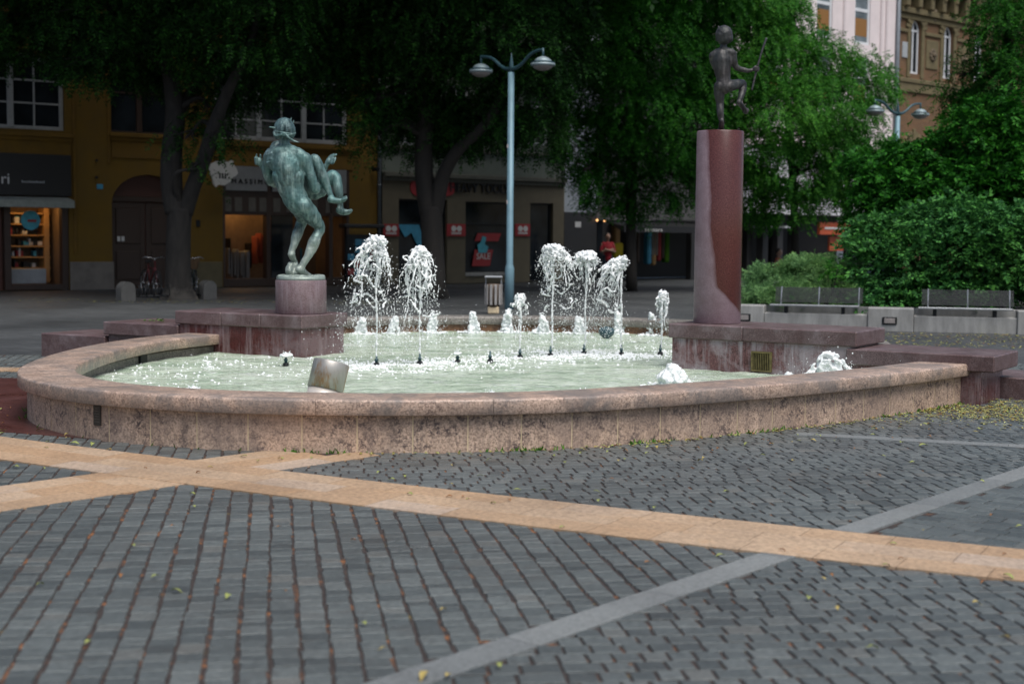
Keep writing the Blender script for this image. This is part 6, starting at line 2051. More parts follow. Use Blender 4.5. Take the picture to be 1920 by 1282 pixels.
# ------------------------------------------------------------------ people
def person(label, pos, rz, pose, shirt, trousers, pname='person'):
    t = thing(pname, label, 'person', (0, 0, 0))

    def ch(mb, pts, k=5):
        C = catmull([np.array(p, dtype=float) for p in pts], k)
        for a, b in zip(C, C[1:]):
            L = np.linalg.norm(b[:3] - a[:3]); n = max(1, int(L / (min(a[3], b[3]) * 0.4)))
            for j in range(n):
                q = a + (b - a) * j / n; mb.ball(q[:3], q[3], 2)
        mb.ball(C[-1][:3], C[-1][3], 2)
    sit = pose == 'sit'
    hip = 0.47 if sit else 0.90
    body, top, legs = MB(), MB(), MB()
    ch(body, [(0, 0, hip, 0.11), (0, 0, hip + 0.25, 0.11), (0, 0, hip + 0.45, 0.10), (0, 0, hip + 0.55, 0.05), (0, 0.0, hip + 0.64, 0.05)])
    body.ball((0, -0.015, hip + 0.73), 0.105, 3, (0.8, 0.95, 1.12)); body.ball((0, -0.12, hip + 0.725), 0.018, 2, (0.8, 1, 1.4)); body.ball((0, -0.045, hip + 0.655), 0.055, 2)
    for s in (-1, 1):
        body.ball((s * 0.087, 0.0, hip + 0.73), 0.025, 2, (0.5, 0.8, 1.2)); body.ball((s * 0.035, -0.098, hip + 0.75), 0.013, 2)
        if sit:
            ch(legs, [(s * 0.09, 0, hip, 0.095), (s * 0.11, -0.25, hip + 0.02, 0.085), (s * 0.12, -0.45, hip, 0.065), (s * 0.12, -0.47, 0.28, 0.058), (s * 0.12, -0.45, 0.08, 0.042)])
            ch(body, [(s * 0.19, 0, hip + 0.45, 0.055), (s * 0.24, -0.05, hip + 0.2, 0.045), (s * 0.16, -0.28, hip + 0.12, 0.035), (s * 0.10, -0.36, hip + 0.12, 0.028)])
            ch(top, [(s * 0.16, 0, hip + 0.46, 0.075), (s * 0.23, -0.03, hip + 0.28, 0.06), (s * 0.235, -0.05, hip + 0.2, 0.055)])
            foot = (s * 0.12, -0.5, 0.035)
            hand = (s * 0.08, -0.40, hip + 0.12)
        else:
            ch(legs, [(s * 0.09, 0, hip + 0.02, 0.105), (s * 0.10, 0, 0.68, 0.085), (s * 0.105, -0.01, 0.47, 0.064), (s * 0.11, 0.01, 0.3, 0.060), (s * 0.115, 0.01, 0.09, 0.042)])
            ch(body, [(s * 0.19, 0, hip + 0.46, 0.055), (s * 0.25, -0.02, hip + 0.22, 0.045), (s * 0.10, -0.17, hip + 0.24, 0.038), (-s * 0.08, -0.19 - 0.03 * s, hip + 0.27, 0.032)])
            ch(top, [(s * 0.15, 0, hip + 0.47, 0.08), (s * 0.22, -0.01, hip + 0.33, 0.066), (s * 0.245, -0.02, hip + 0.25, 0.06)])
            foot = (s * 0.125, -0.05, 0.035)
            hand = (-s * 0.12, -0.19 - 0.03 * s, hip + 0.285)
        body.ball(hand, 0.038, 2, (1.3, 0.8, 0.8))
        for k in range(4): ch(body, [(hand[0], hand[1], hand[2] + 0.024 - 0.016 * k, 0.010), (hand[0] - s * 0.05, hand[1] - 0.01, hand[2] + 0.026 - 0.017 * k, 0.009), (hand[0] - s * 0.085, hand[1] + 0.012, hand[2] + 0.024 - 0.017 * k, 0.008)], 3)
        ch(body, [(hand[0], hand[1], hand[2] + 0.02, 0.011), (hand[0] - s * 0.02, hand[1] - 0.02, hand[2] + 0.055, 0.010), (hand[0] - s * 0.03, hand[1] - 0.02, hand[2] + 0.075, 0.008)], 3)
        sb = MB(); sb.ball((foot[0], foot[1] - 0.05, foot[2]), 0.06, 2, (0.75, 2.0, 0.62)); melt('shoe', sb, 0.012, M['shoe'], t, 2)
    ch(top, [(0, 0, hip - 0.02, 0.15), (0, 0, hip + 0.15, 0.145), (0, 0, hip + 0.32, 0.15), (0, 0.0, hip + 0.46, 0.12)])
    top.ball((0, 0, hip + 0.36), 0.19, 3, (1.05, 0.72, 0.8))
    melt('body', body, 0.012, M['skin'], t, 2)
    melt('shirt', top, 0.014, shirt, t, 4, 0.01, 5)
    ch(legs, [(0, 0, hip + 0.04, 0.125), (0, 0, hip - 0.04, 0.12)])
    melt('trousers', legs, 0.014, trousers, t, 3, 0.008, 5)
    hb = MB(); hb.ball((0, 0.02, hip + 0.765), 0.105, 3, (0.86, 1.0, 1.0)); melt('hair', hb, 0.012, M['hair'], t, 1, 0.012, 20)
    t.location = pos; t.rotation_euler = (0, 0, rz)
    return t


pp = at_y(1139, 500, 50.0)
person('person in a red shirt standing with folded arms in the dark shop doorway', (pp[0], 50.0, 0), math.radians(12), 'stand', M['shirt_red'], M['denim'])


def chair(label, pos, rz):
    t = thing('cafe_chair', label, 'chair', (0, 0, 0))
    mb = MB(); mb.cbox(-0.21, 0.21, -0.22, 0.2, 0.42, 0.455, 0.012); mb.build('seat', M['brown_frame'], t)
    mb = MB()
    for k in range(4): mb.cbox(-0.2, 0.2, 0.19, 0.215, 0.56 + 0.09 * k, 0.615 + 0.09 * k, 0.006)
    mb.build('backrest', M['brown_frame'], t)
    for sx in (-1, 1):
        for y, h in ((-0.2, 0.425), (0.2, 0.9)):
            mb = MB(); mb.tube([(sx * 0.19, y, 0), (sx * 0.19, y, h)], 0.016, 6); mb.build('leg', M['iron'], t)
    t.location = pos; t.rotation_euler = (0, 0, rz)


sp_ = at_y(1459, 510, 46.0)
chair('dark cafe chair under the seated person beyond the grey green shrub', (sp_[0], 46.0, -0.02), math.radians(70))
person('person in a coral top sitting at the cafe beyond the grey green shrub', (sp_[0], 46.0, -0.02), math.radians(70), 'sit', M['shirt_orange'], M['denim'])
# ------------------------------------------------------------------ trees and shrubs
def sprays(lobes, L=(0.24, 0.38), pairs=5, leaf=(0.098, 0.042), droop=0.55, clump=0.20, ncl=70, seed=0, shell=0.5):
    """compound leaves (small rhombic leaflets both sides of a stalk) spread through the lobes in uneven clumps"""
    g = np.random.default_rng(seed)
    C, A = [], []
    for (c, r, n) in lobes:
        c = np.array(c); r = np.array(r)
        k = max(6, int(ncl * n / 800))
        d = g.normal(size=(k, 3)); d /= np.linalg.norm(d, axis=1)[:, None]
        rad = (shell + (1 - shell) * np.sqrt(g.random(k)))[:, None]
        cc = d * rad
        w = g.random(k) ** 1.5 + 0.15; w /= w.sum()
        i = g.choice(k, n, p=w)
        p = c + cc[i] * r + g.normal(size=(n, 3)) * clump * np.array([1, 1, 0.75])
        out = d[i] * np.array([1, 1, 0.5]) + g.normal(size=(n, 3)) * 0.55
        out[:, 2] -= droop * g.random(n) * 2
        out /= np.linalg.norm(out, axis=1)[:, None]
        C.append(p); A.append(out)
    C = np.concatenate(C); A = np.concatenate(A)
    n = len(C)
    up = np.array([0, 0, 1.0]) + g.normal(size=(n, 3)) * 0.35
    S = np.cross(A, up); S /= np.linalg.norm(S, axis=1)[:, None] + 1e-9
    N = np.cross(S, A)
    ln = g.uniform(L[0], L[1], n)
    V = []
    for j in range(pairs * 2 + 1):
        if j == pairs * 2:
            f, sgn = 1.0, 0
        else:
            f, sgn = (j // 2 + 0.6) / pairs, (1 if j % 2 else -1)
        base = C + A * (ln * f)[:, None]
        base[:, 2] -= 0.35 * ln * f * f
        d = (S * sgn * 0.9 + A * 0.5) if sgn else A.copy()
        d = d + g.normal(size=(n, 3)) * 0.18
        d[:, 2] -= 0.25
        d /= np.linalg.norm(d, axis=1)[:, None]
        w = np.cross(d, N + g.normal(size=(n, 3)) * 0.25); w /= np.linalg.norm(w, axis=1)[:, None] + 1e-9
        le = (leaf[0] * g.uniform(0.75, 1.2, n))[:, None]; wi = (leaf[1] * g.uniform(0.8, 1.15, n))[:, None]
        q = np.stack([base, base + d * le * 0.45 + w * wi * 0.5, base + d * le, base + d * le * 0.45 - w * wi * 0.5], axis=1)
        V.append(q)
    V = np.concatenate(V).reshape(-1, 3)
    Q = np.arange(len(V), dtype=np.int32).reshape(-1, 4)
    return V, Q


def tree(name, label, loc, trunks, lobes, lm, bark, seed, group=None, cat='tree', limbs=True, wander=0.25, top=None, **kw):
    t = thing(name, label, cat, loc, 0, group)
    mb = MB()
    ends = []
    rr = random.Random(seed)
    for pts, rad in trunks:
        C = catmull([(*p, r) for p, r in zip(pts, rad)], 6)
        mb.tube([c[:3] for c in C], [c[3] for c in C], 12)
        ends += [(Vector(c[:3]), c[3]) for c in C[len(C) // 2:]]
    if limbs:
        for (c, r, n) in lobes:
            c = Vector(c)
            e, er = min(ends, key=lambda q: (q[0] - c).length + (1.5 if q[0].z > c.z + 0.3 else 0))
            m = (e + c) / 2 + Vector((rr.uniform(-wander, wander), rr.uniform(-wander, wander), 0.3))
            P = catmull([e, m, c], 5)
            r0 = min(er * 0.6, 0.09)
            mb.tube(P, [r0 * (1 - 0.8 * i / (len(P) - 1)) for i in range(len(P))], 7)
            for k in range(5):
                d = Vector((rr.uniform(-1, 1) * r[0], rr.uniform(-1, 1) * r[1], rr.uniform(-0.7, 0.7) * r[2])) * 0.8
                mb.tube([m.lerp(c, 0.5), c + d * 0.5 + Vector((0, 0, 0.1)), c + d], [r0 * 0.35, r0 * 0.22, 0.006], 5)
    mb.build('trunk', bark, t, True)
    V, Q = sprays(lobes, seed=seed, **kw)
    if top:  # unseen upper lobes with oversized leaves, added to block light from the facades
        V2, Q2 = sprays(top, seed=seed + 500, L=(0.4, 0.6), pairs=4, leaf=(0.24, 0.12), clump=0.4, ncl=60)
        Q = np.concatenate([Q, Q2 + len(V)]); V = np.concatenate([V, V2])
    o = np_obj("crown", V, Q, lm, t)
    return t


def lobes_px(lst, dens=330.0, rng_=None):
    """(px, py, distance, radius px across, radius px up, [density factor]) to lobes in metres"""
    out = []
    for q in lst:
        px, py, Y, rx, rz = q[:5]
        k = q[5] if len(q) > 5 else 1.0
        s = Y / F_PX
        c = at_y(px, py, Y)
        a, b = rx * s, rz * s
        out.append((c, (a, max(a, b) * 0.9, b), int(dens * k * (a * b + 0.5 * a * a))))
    return out


px3 = lambda px, py, Y: at_y(px, py, Y)
# left square tree
b = at_z(336, 561, -0.02)
tree('street_tree', 'big forked tree with a pale scraped foot in front of the ochre house', (b[0], b[1], 0),
     [([(b[0], b[1], -0.05), px3(335, 545, 35.4), px3(334, 500, 35.4), px3(335, 430, 35.4), px3(338, 390, 35.4)], [0.50, 0.36, 0.31, 0.30, 0.31]),
      ([px3(330, 400, 35.4), px3(322, 350, 35.4), px3(322, 290, 35.4), px3(328, 220, 35.5), px3(320, 150, 35.6), px3(300, 50, 35.8), px3(280, -60, 36)], [0.27, 0.27, 0.26, 0.24, 0.19, 0.13, 0.06]),
      ([px3(346, 400, 35.4), px3(362, 350, 35.3), px3(384, 295, 35.2), px3(400, 240, 35.0), px3(428, 170, 34.8), px3(470, 80, 34.4), px3(500, -40, 34.2)], [0.21, 0.20, 0.185, 0.17, 0.14, 0.09, 0.05]),
      ([px3(332, 215, 35.5), px3(365, 165, 36.2), px3(410, 120, 36.8)], [0.16, 0.12, 0.06])],
     lobes_px([(20, 30, 35.5, 110, 65), (-60, 60, 36, 90, 60), (120, 60, 36.2, 90, 70), (200, 20, 34.6, 110, 90), (230, 100, 36, 80, 55), (300, 90, 37.2, 90, 80), (320, -60, 35, 150, 90), (100, -70, 36, 160, 90),
               (400, 60, 34.8, 100, 80), (440, 150, 36.6, 80, 55), (395, 205, 35.8, 45, 45, 0.8), (350, 260, 35.0, 28, 26, 0.45), (480, 20, 33.8, 110, 90), (540, 110, 35.4, 70, 60), (560, -60, 35, 140, 90), (610, 60, 36.4, 90, 80), (640, 140, 37.5, 50, 45),
               (405, 262, 34.9, 22, 20, 0.35), (372, 315, 35.0, 20, 18, 0.4), (428, 262, 35.2, 28, 10, 0.3), (160, 120, 34.6, 50, 30, 0.7)], 560),
     M['leaf_shaded'], M['bark_scraped'], 101, 'trees in front of the houses', top=lobes_px([(0, -170, 36, 190, 110), (220, -190, 35.4, 190, 110), (430, -180, 35, 180, 110), (600, -170, 35.6, 150, 110), (300, -320, 35.6, 260, 110), (60, -260, 32.6, 200, 90), (350, -260, 32.2, 200, 90), (600, -260, 32.6, 160, 90), (-160, -150, 35, 150, 120)], 110) + [((-15.0, 37.0, 10.5), (3.2, 2.8, 2.6), 420), ((-11.5, 39.0, 11.0), (3.2, 2.8, 2.8), 420), ((-8.5, 41.0, 11.0), (3.2, 2.8, 2.8), 420), ((-5.8, 42.6, 10.5), (2.6, 2.4, 2.6), 350), ((-10.5, 35.0, 12.5), (4.0, 3.0, 2.2), 420), ((-14.0, 33.0, 10.5), (3.0, 3.0, 2.2), 350)], wander=0.4)  # top lobes: out of view, added to shade the ochre house
b = at_z(812, 557, -0.02)
tree('street_tree', 'dark forked tree in front of the beige shop behind the two left jets', (b[0], b[1], 0),
     [([(b[0], b[1], -0.05), px3(812, 545, 37), px3(812, 490, 37), px3(810, 430, 37), px3(808, 388, 37)], [0.46, 0.36, 0.31, 0.29, 0.30]),
      ([px3(804, 400, 37), px3(797, 350, 37), px3(794, 290, 37), px3(798, 220, 37), px3(790, 130, 37), px3(770, 0, 37)], [0.25, 0.24, 0.23, 0.20, 0.15, 0.08]),
      ([px3(814, 400, 37), px3(824, 356, 36.9), px3(834, 322, 36.8), px3(860, 280, 36.6), px3(920, 220, 36.2), px3(960, 120, 36)], [0.22, 0.20, 0.18, 0.16, 0.12, 0.06])],
     lobes_px([(700, 60, 36.5, 90, 80), (700, 190, 36, 40, 50), (704, 255, 36.2, 24, 36, 0.75), (740, 140, 37.6, 80, 90), (800, 40, 35.6, 120, 90), (860, 150, 37.4, 100, 90), (800, 235, 38.2, 90, 60), (890, 225, 37.2, 80, 45), (930, 60, 35.2, 110, 90),
               (980, 170, 36.6, 80, 80), (1010, 240, 37, 60, 40, 0.9), (760, -70, 36.4, 160, 90), (950, -60, 36, 150, 80), (1030, 80, 37, 80, 90), (660, 240, 37.6, 22, 24, 0.4)], 560),
     M['leaf_shaded'], M['bark'], 102, 'trees in front of the houses', top=lobes_px([(740, -190, 36.5, 180, 110), (930, -180, 36, 180, 110), (1060, -150, 36.8, 120, 110), (850, -320, 36.4, 240, 110), (800, -260, 33, 190, 90), (1020, -260, 33.4, 170, 90)], 110) + [((-3.4, 43.5, 10.8), (3.0, 2.8, 2.8), 420), ((-0.5, 45.5, 11.0), (3.2, 2.8, 2.8), 420), ((2.0, 47.5, 10.8), (3.0, 2.8, 2.8), 420), ((-1.0, 40.0, 12.0), (3.6, 3.0, 2.4), 420)], wander=0.4)  # top lobes: out of view, added to shade the beige shop
b = at_z(1184, 545, -0.02)
tree('street_tree', 'slender dark tree with hanging foliage in front of the dark shops', (b[0], b[1], 0),
     [([(b[0], b[1], -0.05), px3(1184, 520, 43), px3(1183, 430, 43), px3(1184, 340, 43), px3(1190, 240, 43), px3(1180, 100, 43), px3(1170, -20, 43)], [0.22, 0.17, 0.155, 0.15, 0.14, 0.10, 0.05])],
     lobes_px([(1085, 60, 41, 90, 80), (1100, 170, 42, 80, 70), (1090, 270, 41.5, 60, 50, 0.9), (1110, 335, 42, 40, 45, 0.7), (1180, 60, 40, 100, 90), (1190, 190, 41, 90, 80), (1170, 300, 42.5, 80, 60), (1200, 370, 43, 60, 34, 0.7),
               (1260, 100, 42, 90, 90), (1280, 230, 41.4, 80, 80), (1280, 340, 42.4, 60, 50, 0.8), (1130, -60, 42, 150, 90), (1290, -30, 42, 110, 80), (1095, 320, 40.6, 22, 30, 0.5), (1135, 375, 42.4, 26, 26, 0.5)], 480),
     M['leaf_mid'], M['bark'], 103, 'trees in front of the houses', top=lobes_px([(1130, -190, 42, 180, 110), (1290, -170, 42, 150, 110), (1210, -310, 42, 200, 100), (1180, -230, 38.5, 170, 90)], 110) + [((4.6, 49.5, 11.0), (3.0, 2.8, 2.8), 420), ((7.6, 51.5, 11.0), (3.0, 2.8, 2.8), 420)])  # top lobes: out of view, added to shade the dark shops
b = at_y(1492, 540, 45.0)
tree('street_tree', 'bright green tree with drooping fronds behind the boy statue', (b[0], 45.0, 0),
     [([(b[0], 45.0, -0.05), px3(1492, 500, 45), px3(1490, 420, 45), px3(1486, 330, 45), px3(1480, 240, 45), px3(1470, 120, 45)], [0.20, 0.15, 0.13, 0.12, 0.11, 0.05]),
      ([px3(1486, 330, 45), px3(1530, 260, 44.6), px3(1580, 190, 44.4)], [0.1, 0.08, 0.04])],
     lobes_px([(1390, 60, 43, 80, 70), (1370, 160, 42.6, 70, 70), (1400, 260, 43, 70, 70), (1400, 350, 44, 60, 50), (1460, 110, 43.4, 80, 70), (1470, 210, 42.4, 80, 70), (1480, 310, 43, 80, 60), (1470, 385, 44, 60, 30, 0.8), (1540, 120, 44.4, 70, 50),
               (1550, 190, 43.4, 70, 60), (1560, 290, 43.6, 70, 70), (1560, 365, 44.4, 45, 28, 0.8), (1620, 150, 45, 50, 55), (1615, 250, 44.4, 45, 60), (1620, 320, 45, 60, 60), (1420, 0, 44, 90, 40), (1330, 100, 43, 60, 80), (1340, 300, 44, 50, 80), (1650, 165, 45.6, 26, 34, 0.8), (1500, 60, 45, 50, 30, 0.8), (1345, -20, 43, 70, 60),
               (1300, 180, 44, 60, 90), (1590, 395, 45.4, 22, 16, 0.5)], 520),
     M['leaf_lite'], M['bark'], 104, 'trees in front of the houses', droop=0.85)
b = at_y(1880, 500, 38.0)
tree('dark_tree', 'dark leafy tree in the top right corner in front of the brick house', (b[0], 38.0, 0),
     [([(b[0], 38.0, -0.05), px3(1880, 420, 38), px3(1878, 300, 38), px3(1885, 150, 38), px3(1890, 0, 38)], [0.22, 0.18, 0.16, 0.12, 0.06])],
     lobes_px([(1880, 60, 37.4, 60, 60), (1850, 140, 38, 50, 50), (1920, 160, 37, 70, 90), (1820, 215, 38.4, 60, 50), (1890, 260, 37.6, 80, 70), (1950, 40, 38, 70, 80), (1890, 0, 37.8, 50, 40, 0.7), (1800, 150, 38.5, 40, 30, 0.4)], 480),
     M['leaf_mid'], M['bark'], 105)
# shrubs behind the planter
def shrub(name, label, loc, lobes, lm, seed, **kw):
    t = thing(name, label, 'shrub', loc, 0, 'shrubs in the planter' if loc[1] < 33 else None)
    mb = MB(); rr = random.Random(seed)
    for (c, r, n) in lobes:
        for k in range(3):
            e = Vector(c) + Vector((rr.uniform(-0.5, 0.5) * r[0], rr.uniform(-0.5, 0.5) * r[1], 0.3 * r[2]))
            s = Vector((c[0] + rr.uniform(-0.2, 0.2), c[1] + rr.uniform(-0.2, 0.2), 0.28))
            mb.tube([s, s.lerp(e, 0.5) + Vector((rr.uniform(-0.1, 0.1), 0, 0)), e], [0.016, 0.012, 0.005], 5)
    mb.build('stems', M['bark'], t, True)
    V, Q = sprays(lobes, seed=seed, **kw)
    np_obj("foliage", V, Q, lm, t)
    return t


shrub('shrub', 'low grey green shrub spilling over the planter behind the pale bench', px3(1500, 565, 27.8)[:2] + (0.3,),
      lobes_px([(1410, 560, 27.4, 30, 26), (1440, 535, 28, 40, 34), (1490, 525, 27.8, 45, 32), (1540, 520, 28.2, 45, 34), (1585, 530, 27.8, 40, 40), (1470, 555, 27.3, 60, 20), (1560, 555, 27.3, 60, 22), (1540, 492, 28.4, 26, 16, 0.5), (1420, 520, 28.2, 30, 24, 0.8), (1515, 505, 28.2, 50, 20, 0.9)], 3200),
      M['leaf_sage'], 201, L=(0.10, 0.17), pairs=4, leaf=(0.055, 0.017), droop=-0.35, clump=0.07, ncl=60)
shrub('shrub', 'fresh green weed shrub growing up through the grey green one', px3(1560, 540, 27.2)[:2] + (0.3,),
      lobes_px([(1556, 520, 27.1, 15, 26), (1566, 505, 27.0, 14, 18)], 600), M['leaf_lite'], 202, L=(0.08, 0.12), pairs=2, leaf=(0.075, 0.05), droop=0.0, clump=0.05)
hd = thing('hedge', 'tall dark glossy hedge behind the benches filling the right edge', 'hedge', px3(1770, 570, 27.4)[:2] + (0.3,))
lb = lobes_px([(1640, 510, 27.4, 50, 60), (1650, 440, 28.4, 60, 36), (1720, 500, 27.2, 70, 80), (1735, 425, 28, 60, 40), (1800, 490, 27, 70, 80), (1810, 415, 27.6, 60, 45), (1880, 490, 26.8, 70, 80), (1890, 420, 27.4, 60, 42), (1960, 480, 26.6, 70, 90), (1620, 560, 26.9, 40, 20, 0.8), (1690, 563, 26.8, 50, 16, 0.8), (1840, 440, 27, 60, 60), (1770, 545, 26.9, 90, 30), (1612, 470, 27.6, 24, 24, 0.5)], 1300)
mb = MB()
for (c, r, n) in lb:
    for k in range(3): mb.tube([(c[0] + R.uniform(-0.2, 0.2), c[1] + 0.3, 0.28), (c[0], c[1] + 0.2, (c[2] + 0.28) / 2), (c[0] + R.uniform(-0.3, 0.3), c[1], c[2] + 0.3 * r[2])], [0.02, 0.015, 0.006], 5)
mb.build('stems', M['bark'], hd, True)
V, Q = sprays(lb, seed=203, L=(0.10, 0.16), pairs=3, leaf=(0.095, 0.05), droop=0.0, clump=0.11, ncl=110)
np_obj('foliage', V, Q, M['leaf_hedge'], hd)
b = at_y(1770, 540, 33.0)
tree('large_shrub', 'large bright green bushy shrub behind the hedge on the right', (b[0], 33.0, 0),
     [([(b[0] + 0.3 * k, 33.0, -0.05), (b[0] + 0.4 * k, 33.0, 1.2), (b[0] + 0.8 * k, 32.9, 3.0)], [0.07, 0.05, 0.02]) for k in (-2, -1, 0, 1, 2)],
     lobes_px([(1650, 380, 33.4, 50, 60), (1640, 310, 34, 45, 40), (1690, 330, 33, 60, 60), (1700, 400, 33, 70, 50), (1760, 300, 33.2, 60, 46), (1770, 350, 32.6, 70, 60), (1840, 260, 32.8, 70, 60), (1850, 350, 32.4, 80, 70), (1920, 260, 32.4, 70, 80), (1920, 370, 32, 80, 70), (1620, 420, 33.4, 30, 30, 0.7), (1690, 285, 34, 36, 26, 0.7)], 850),
     M['leaf_shrub'], M['bark'], 106, None, 'shrub', limbs=False, L=(0.16, 0.24), pairs=4, leaf=(0.115, 0.058), droop=0.3, clump=0.17)

# ------------------------------------------------------------------ fallen leaves and weeds
def leaf_mesh(mat, L, W, name='fallen_leaf'):
    mb = MB()
    n = 6
    vs = []
    for i in range(n + 1):
        f = i / n
        w = W * math.sin(math.pi * min(0.98, f * 0.93 + 0.05)) ** 0.8
        z = 0.010 * math.sin(f * 3.1) + 0.002
        for s in (-1, 0, 1): vs.append((L * (f - 0.5), s * w, z + (0.006 if s else 0)))
    fs = []
    for i in range(n):
        for s in (0, 1): fs.append((i * 3 + s, i * 3 + s + 1, i * 3 + s + 4, i * 3 + s + 3))
    mb.add(vs, fs)
    mb.tube([(-L * 0.5, 0, 0.003), (-L * 0.72, 0.004, 0.006)], 0.0012, 4)
    return mb.build(name, mat, None, True)


R.seed(77)
kinds = [(leaf_mesh(M['fall_green'], 0.055, 0.014), 'fallen yellow green leaf lying on the grey paving near the fountain', 'yellow green leaves on the paving'),
         (leaf_mesh(M['fall_yellow'], 0.05, 0.013), 'fallen yellow leaf lying on the grey paving near the fountain', 'yellow leaves on the paving'),
         (leaf_mesh(M['fall_orange'], 0.04, 0.010), 'fallen orange brown leaf lying on the grey paving near the fountain', 'orange brown leaves on the paving')]
used = [0, 0, 0]


def drop(k, x, y, z, s=1.0):
    src, lab, grp = kinds[k]
    o = src if used[k] == 0 else src.copy()
    if used[k]: col.objects.link(o)
    used[k] += 1
    o.location = (x, y, z); o.rotation_euler = (R.uniform(-0.25, 0.25), R.uniform(-0.25, 0.25), R.uniform(0, 6.28)); o.scale = (s, s, s)
    tag(o, lab, 'leaf', grp)


# the ones one can pick out in the photo
for k, px, py, s in ((0, 427, 1123, 1.2), (0, 330, 1113, 1.1), (0, 291, 1085, 0.9), (0, 250, 1027, 0.9), (0, 76, 1100, 0.9), (0, 683, 1174, 0.9), (1, 719, 1221, 0.8), (0, 165, 1209, 0.9), (1, 797, 1274, 1.6), (1, 840, 1272, 1.0), (1, 623, 984, 0.6),
                     (0, 364, 953, 0.8), (1, 115, 953, 0.6), (0, 1054, 992, 0.8), (0, 1350, 1046, 1.0), (0, 1637, 1220, 1.1), (1, 1570, 1145, 0.9), (0, 1515, 1126, 1.1), (0, 936, 1253, 1.0), (0, 1662, 1064, 0.9), (0, 1890, 1086, 1.3), (0, 1911, 990, 0.8), (0, 1711, 870, 1.0), (0, 1362, 925, 1.0), (1, 1313, 867, 1.3), (0, 1122, 942, 0.9), (0, 1118, 925, 0.9), (0, 970, 922, 1.0), (0, 1018, 923, 1.0),
                     (0, 140, 835, 1.5), (0, 173, 836, 1.4), (1, 125, 817, 1.0), (0, 90, 831, 0.9), (1, 205, 846, 1.0), (0, 1275, 823, 1.6), (1, 1290, 830, 1.5), (1, 1230, 842, 1.4), (0, 1195, 838, 1.4), (0, 1400, 835, 1.2), (0, 1730, 838, 1.3), (0, 1690, 833, 1.4), (1, 525, 863, 0.9), (0, 530, 862, 0.9), (0, 30, 879, 1.2), (0, 82, 881, 0.8), (0, 735, 902, 1.0), (0, 760, 896, 0.9), (0, 1060, 870, 1.1), (0, 900, 895, 0.9), (1, 846, 911, 0.8)):
    x, y, _ = at_z(px, py, 0)
    drop(k, x, y, 0.010, s * 0.8)
n = 0
while n < 120:
    s = R.uniform(0.2, 9.5)
    i = int(R.uniform(40, len(wall_curve) - 1))
    q = offset_curve(wall_curve, 0.06 + abs(R.gauss(0, 0.55)))[i]
    if i < 120 and R.random() < 0.75: continue
    drop(R.choice([0, 0, 1, 2, 2]), q[0] + R.uniform(-0.1, 0.1), q[1], 0.009, R.uniform(0.5, 0.95)); n += 1
for _ in range(45):
    drop(R.choice([0, 0, 1, 2, 2, 2]), R.uniform(-2.5, 4.0), R.uniform(5.2, 10.2), 0.010, R.uniform(0.5, 0.9))
# far leaves on the square and on the steps
# drift of leaf litter by the right end of the basin
mb = MB()
R.seed(31)


def litter(x, y, z, s):
    a = R.uniform(0, 6.28); L = s * R.uniform(0.02, 0.055); w = L * R.uniform(0.18, 0.32)
    dx, dy = math.cos(a) * L / 2, math.sin(a) * L / 2; nx, ny = -math.sin(a) * w, math.cos(a) * w
    h = R.uniform(0, 0.012)
    mb.add([(x - dx, y - dy, z), (x + nx, y + ny, z + h), (x + dx, y + dy, z + h * R.random()), (x - nx, y - ny, z + h)], [(0, 1, 2, 3)])


for _ in range(4600):
    f = R.random()
    if f < 0.93:
        x = 4.75 + R.gauss(0.1, 0.95); y = 13.6 + R.gauss(0, 0.55) - (x - 4.75) * 0.12
    else:
        i = int(R.uniform(100, len(wall_curve) - 1)); q = offset_curve(wall_curve, 0.03 + abs(R.gauss(0, 0.06)))[i]; x, y = q
    if inside(wall_curve + back_curve, x, y): continue
    if Vector((x - 4.95, y - 14.83)).dot(Vector(NR)) > -0.02 and x > 4.6: continue
    if Vector((x - 3.57, y - 14.75)).dot(Vector(NR)) > 0.0 and x < 4.8: continue
    litter(x, y, 0.006 + 0.004 * R.random(), R.uniform(0.6, 1.25))
for _ in range(900):
    x, y = R.uniform(5.6, 10.5), R.uniform(21.8, 25.2)
    litter(x, y, -0.015, R.uniform(1.2, 2.2))
for _ in range(300):
    x, y = R.uniform(-12, -2.5), R.uniform(33.5, 35.5)
    litter(x, y, -0.015, R.uniform(1.5, 2.6))
tag(mb.build('leaf_litter', M['litter']), 'drift of small yellow and brown fallen leaves on the paving at the right end of the basin', 'leaf litter', None, 'stuff')
# weeds in the joint at the foot of the basin wall
mb = MB()
for _ in range(300):
    i = int(R.choice([R.gauss(40, 3), R.gauss(98, 2.5), R.gauss(118, 2), R.gauss(132, 2), R.gauss(147, 3), R.gauss(166, 5), R.gauss(176, 4), R.uniform(30, 175)]))
    i = max(2, min(len(wall_curve) - 2, i))
    q = offset_curve(wall_curve, 0.005 + abs(R.gauss(0, 0.018)))[i]
    q = (q[0] + R.uniform(-0.04, 0.04), q[1])
    a = R.uniform(0, 6.28); h = R.uniform(0.01, 0.045); w = R.uniform(0.004, 0.009)
    dx, dy = math.cos(a) * h * 0.6, math.sin(a) * h * 0.6
    mb.add([(q[0] - w, q[1], -0.004), (q[0] + w, q[1], -0.004), (q[0] + dx + w * 0.7, q[1] + dy, h * 0.8), (q[0] + dx * 1.3, q[1] + dy * 1.3, h)], [(0, 1, 2, 3)])
tag(mb.build('weeds', M['leaf_weed']), 'small green weeds growing in the joint at the foot of the basin wall', 'weeds', None, 'stuff')

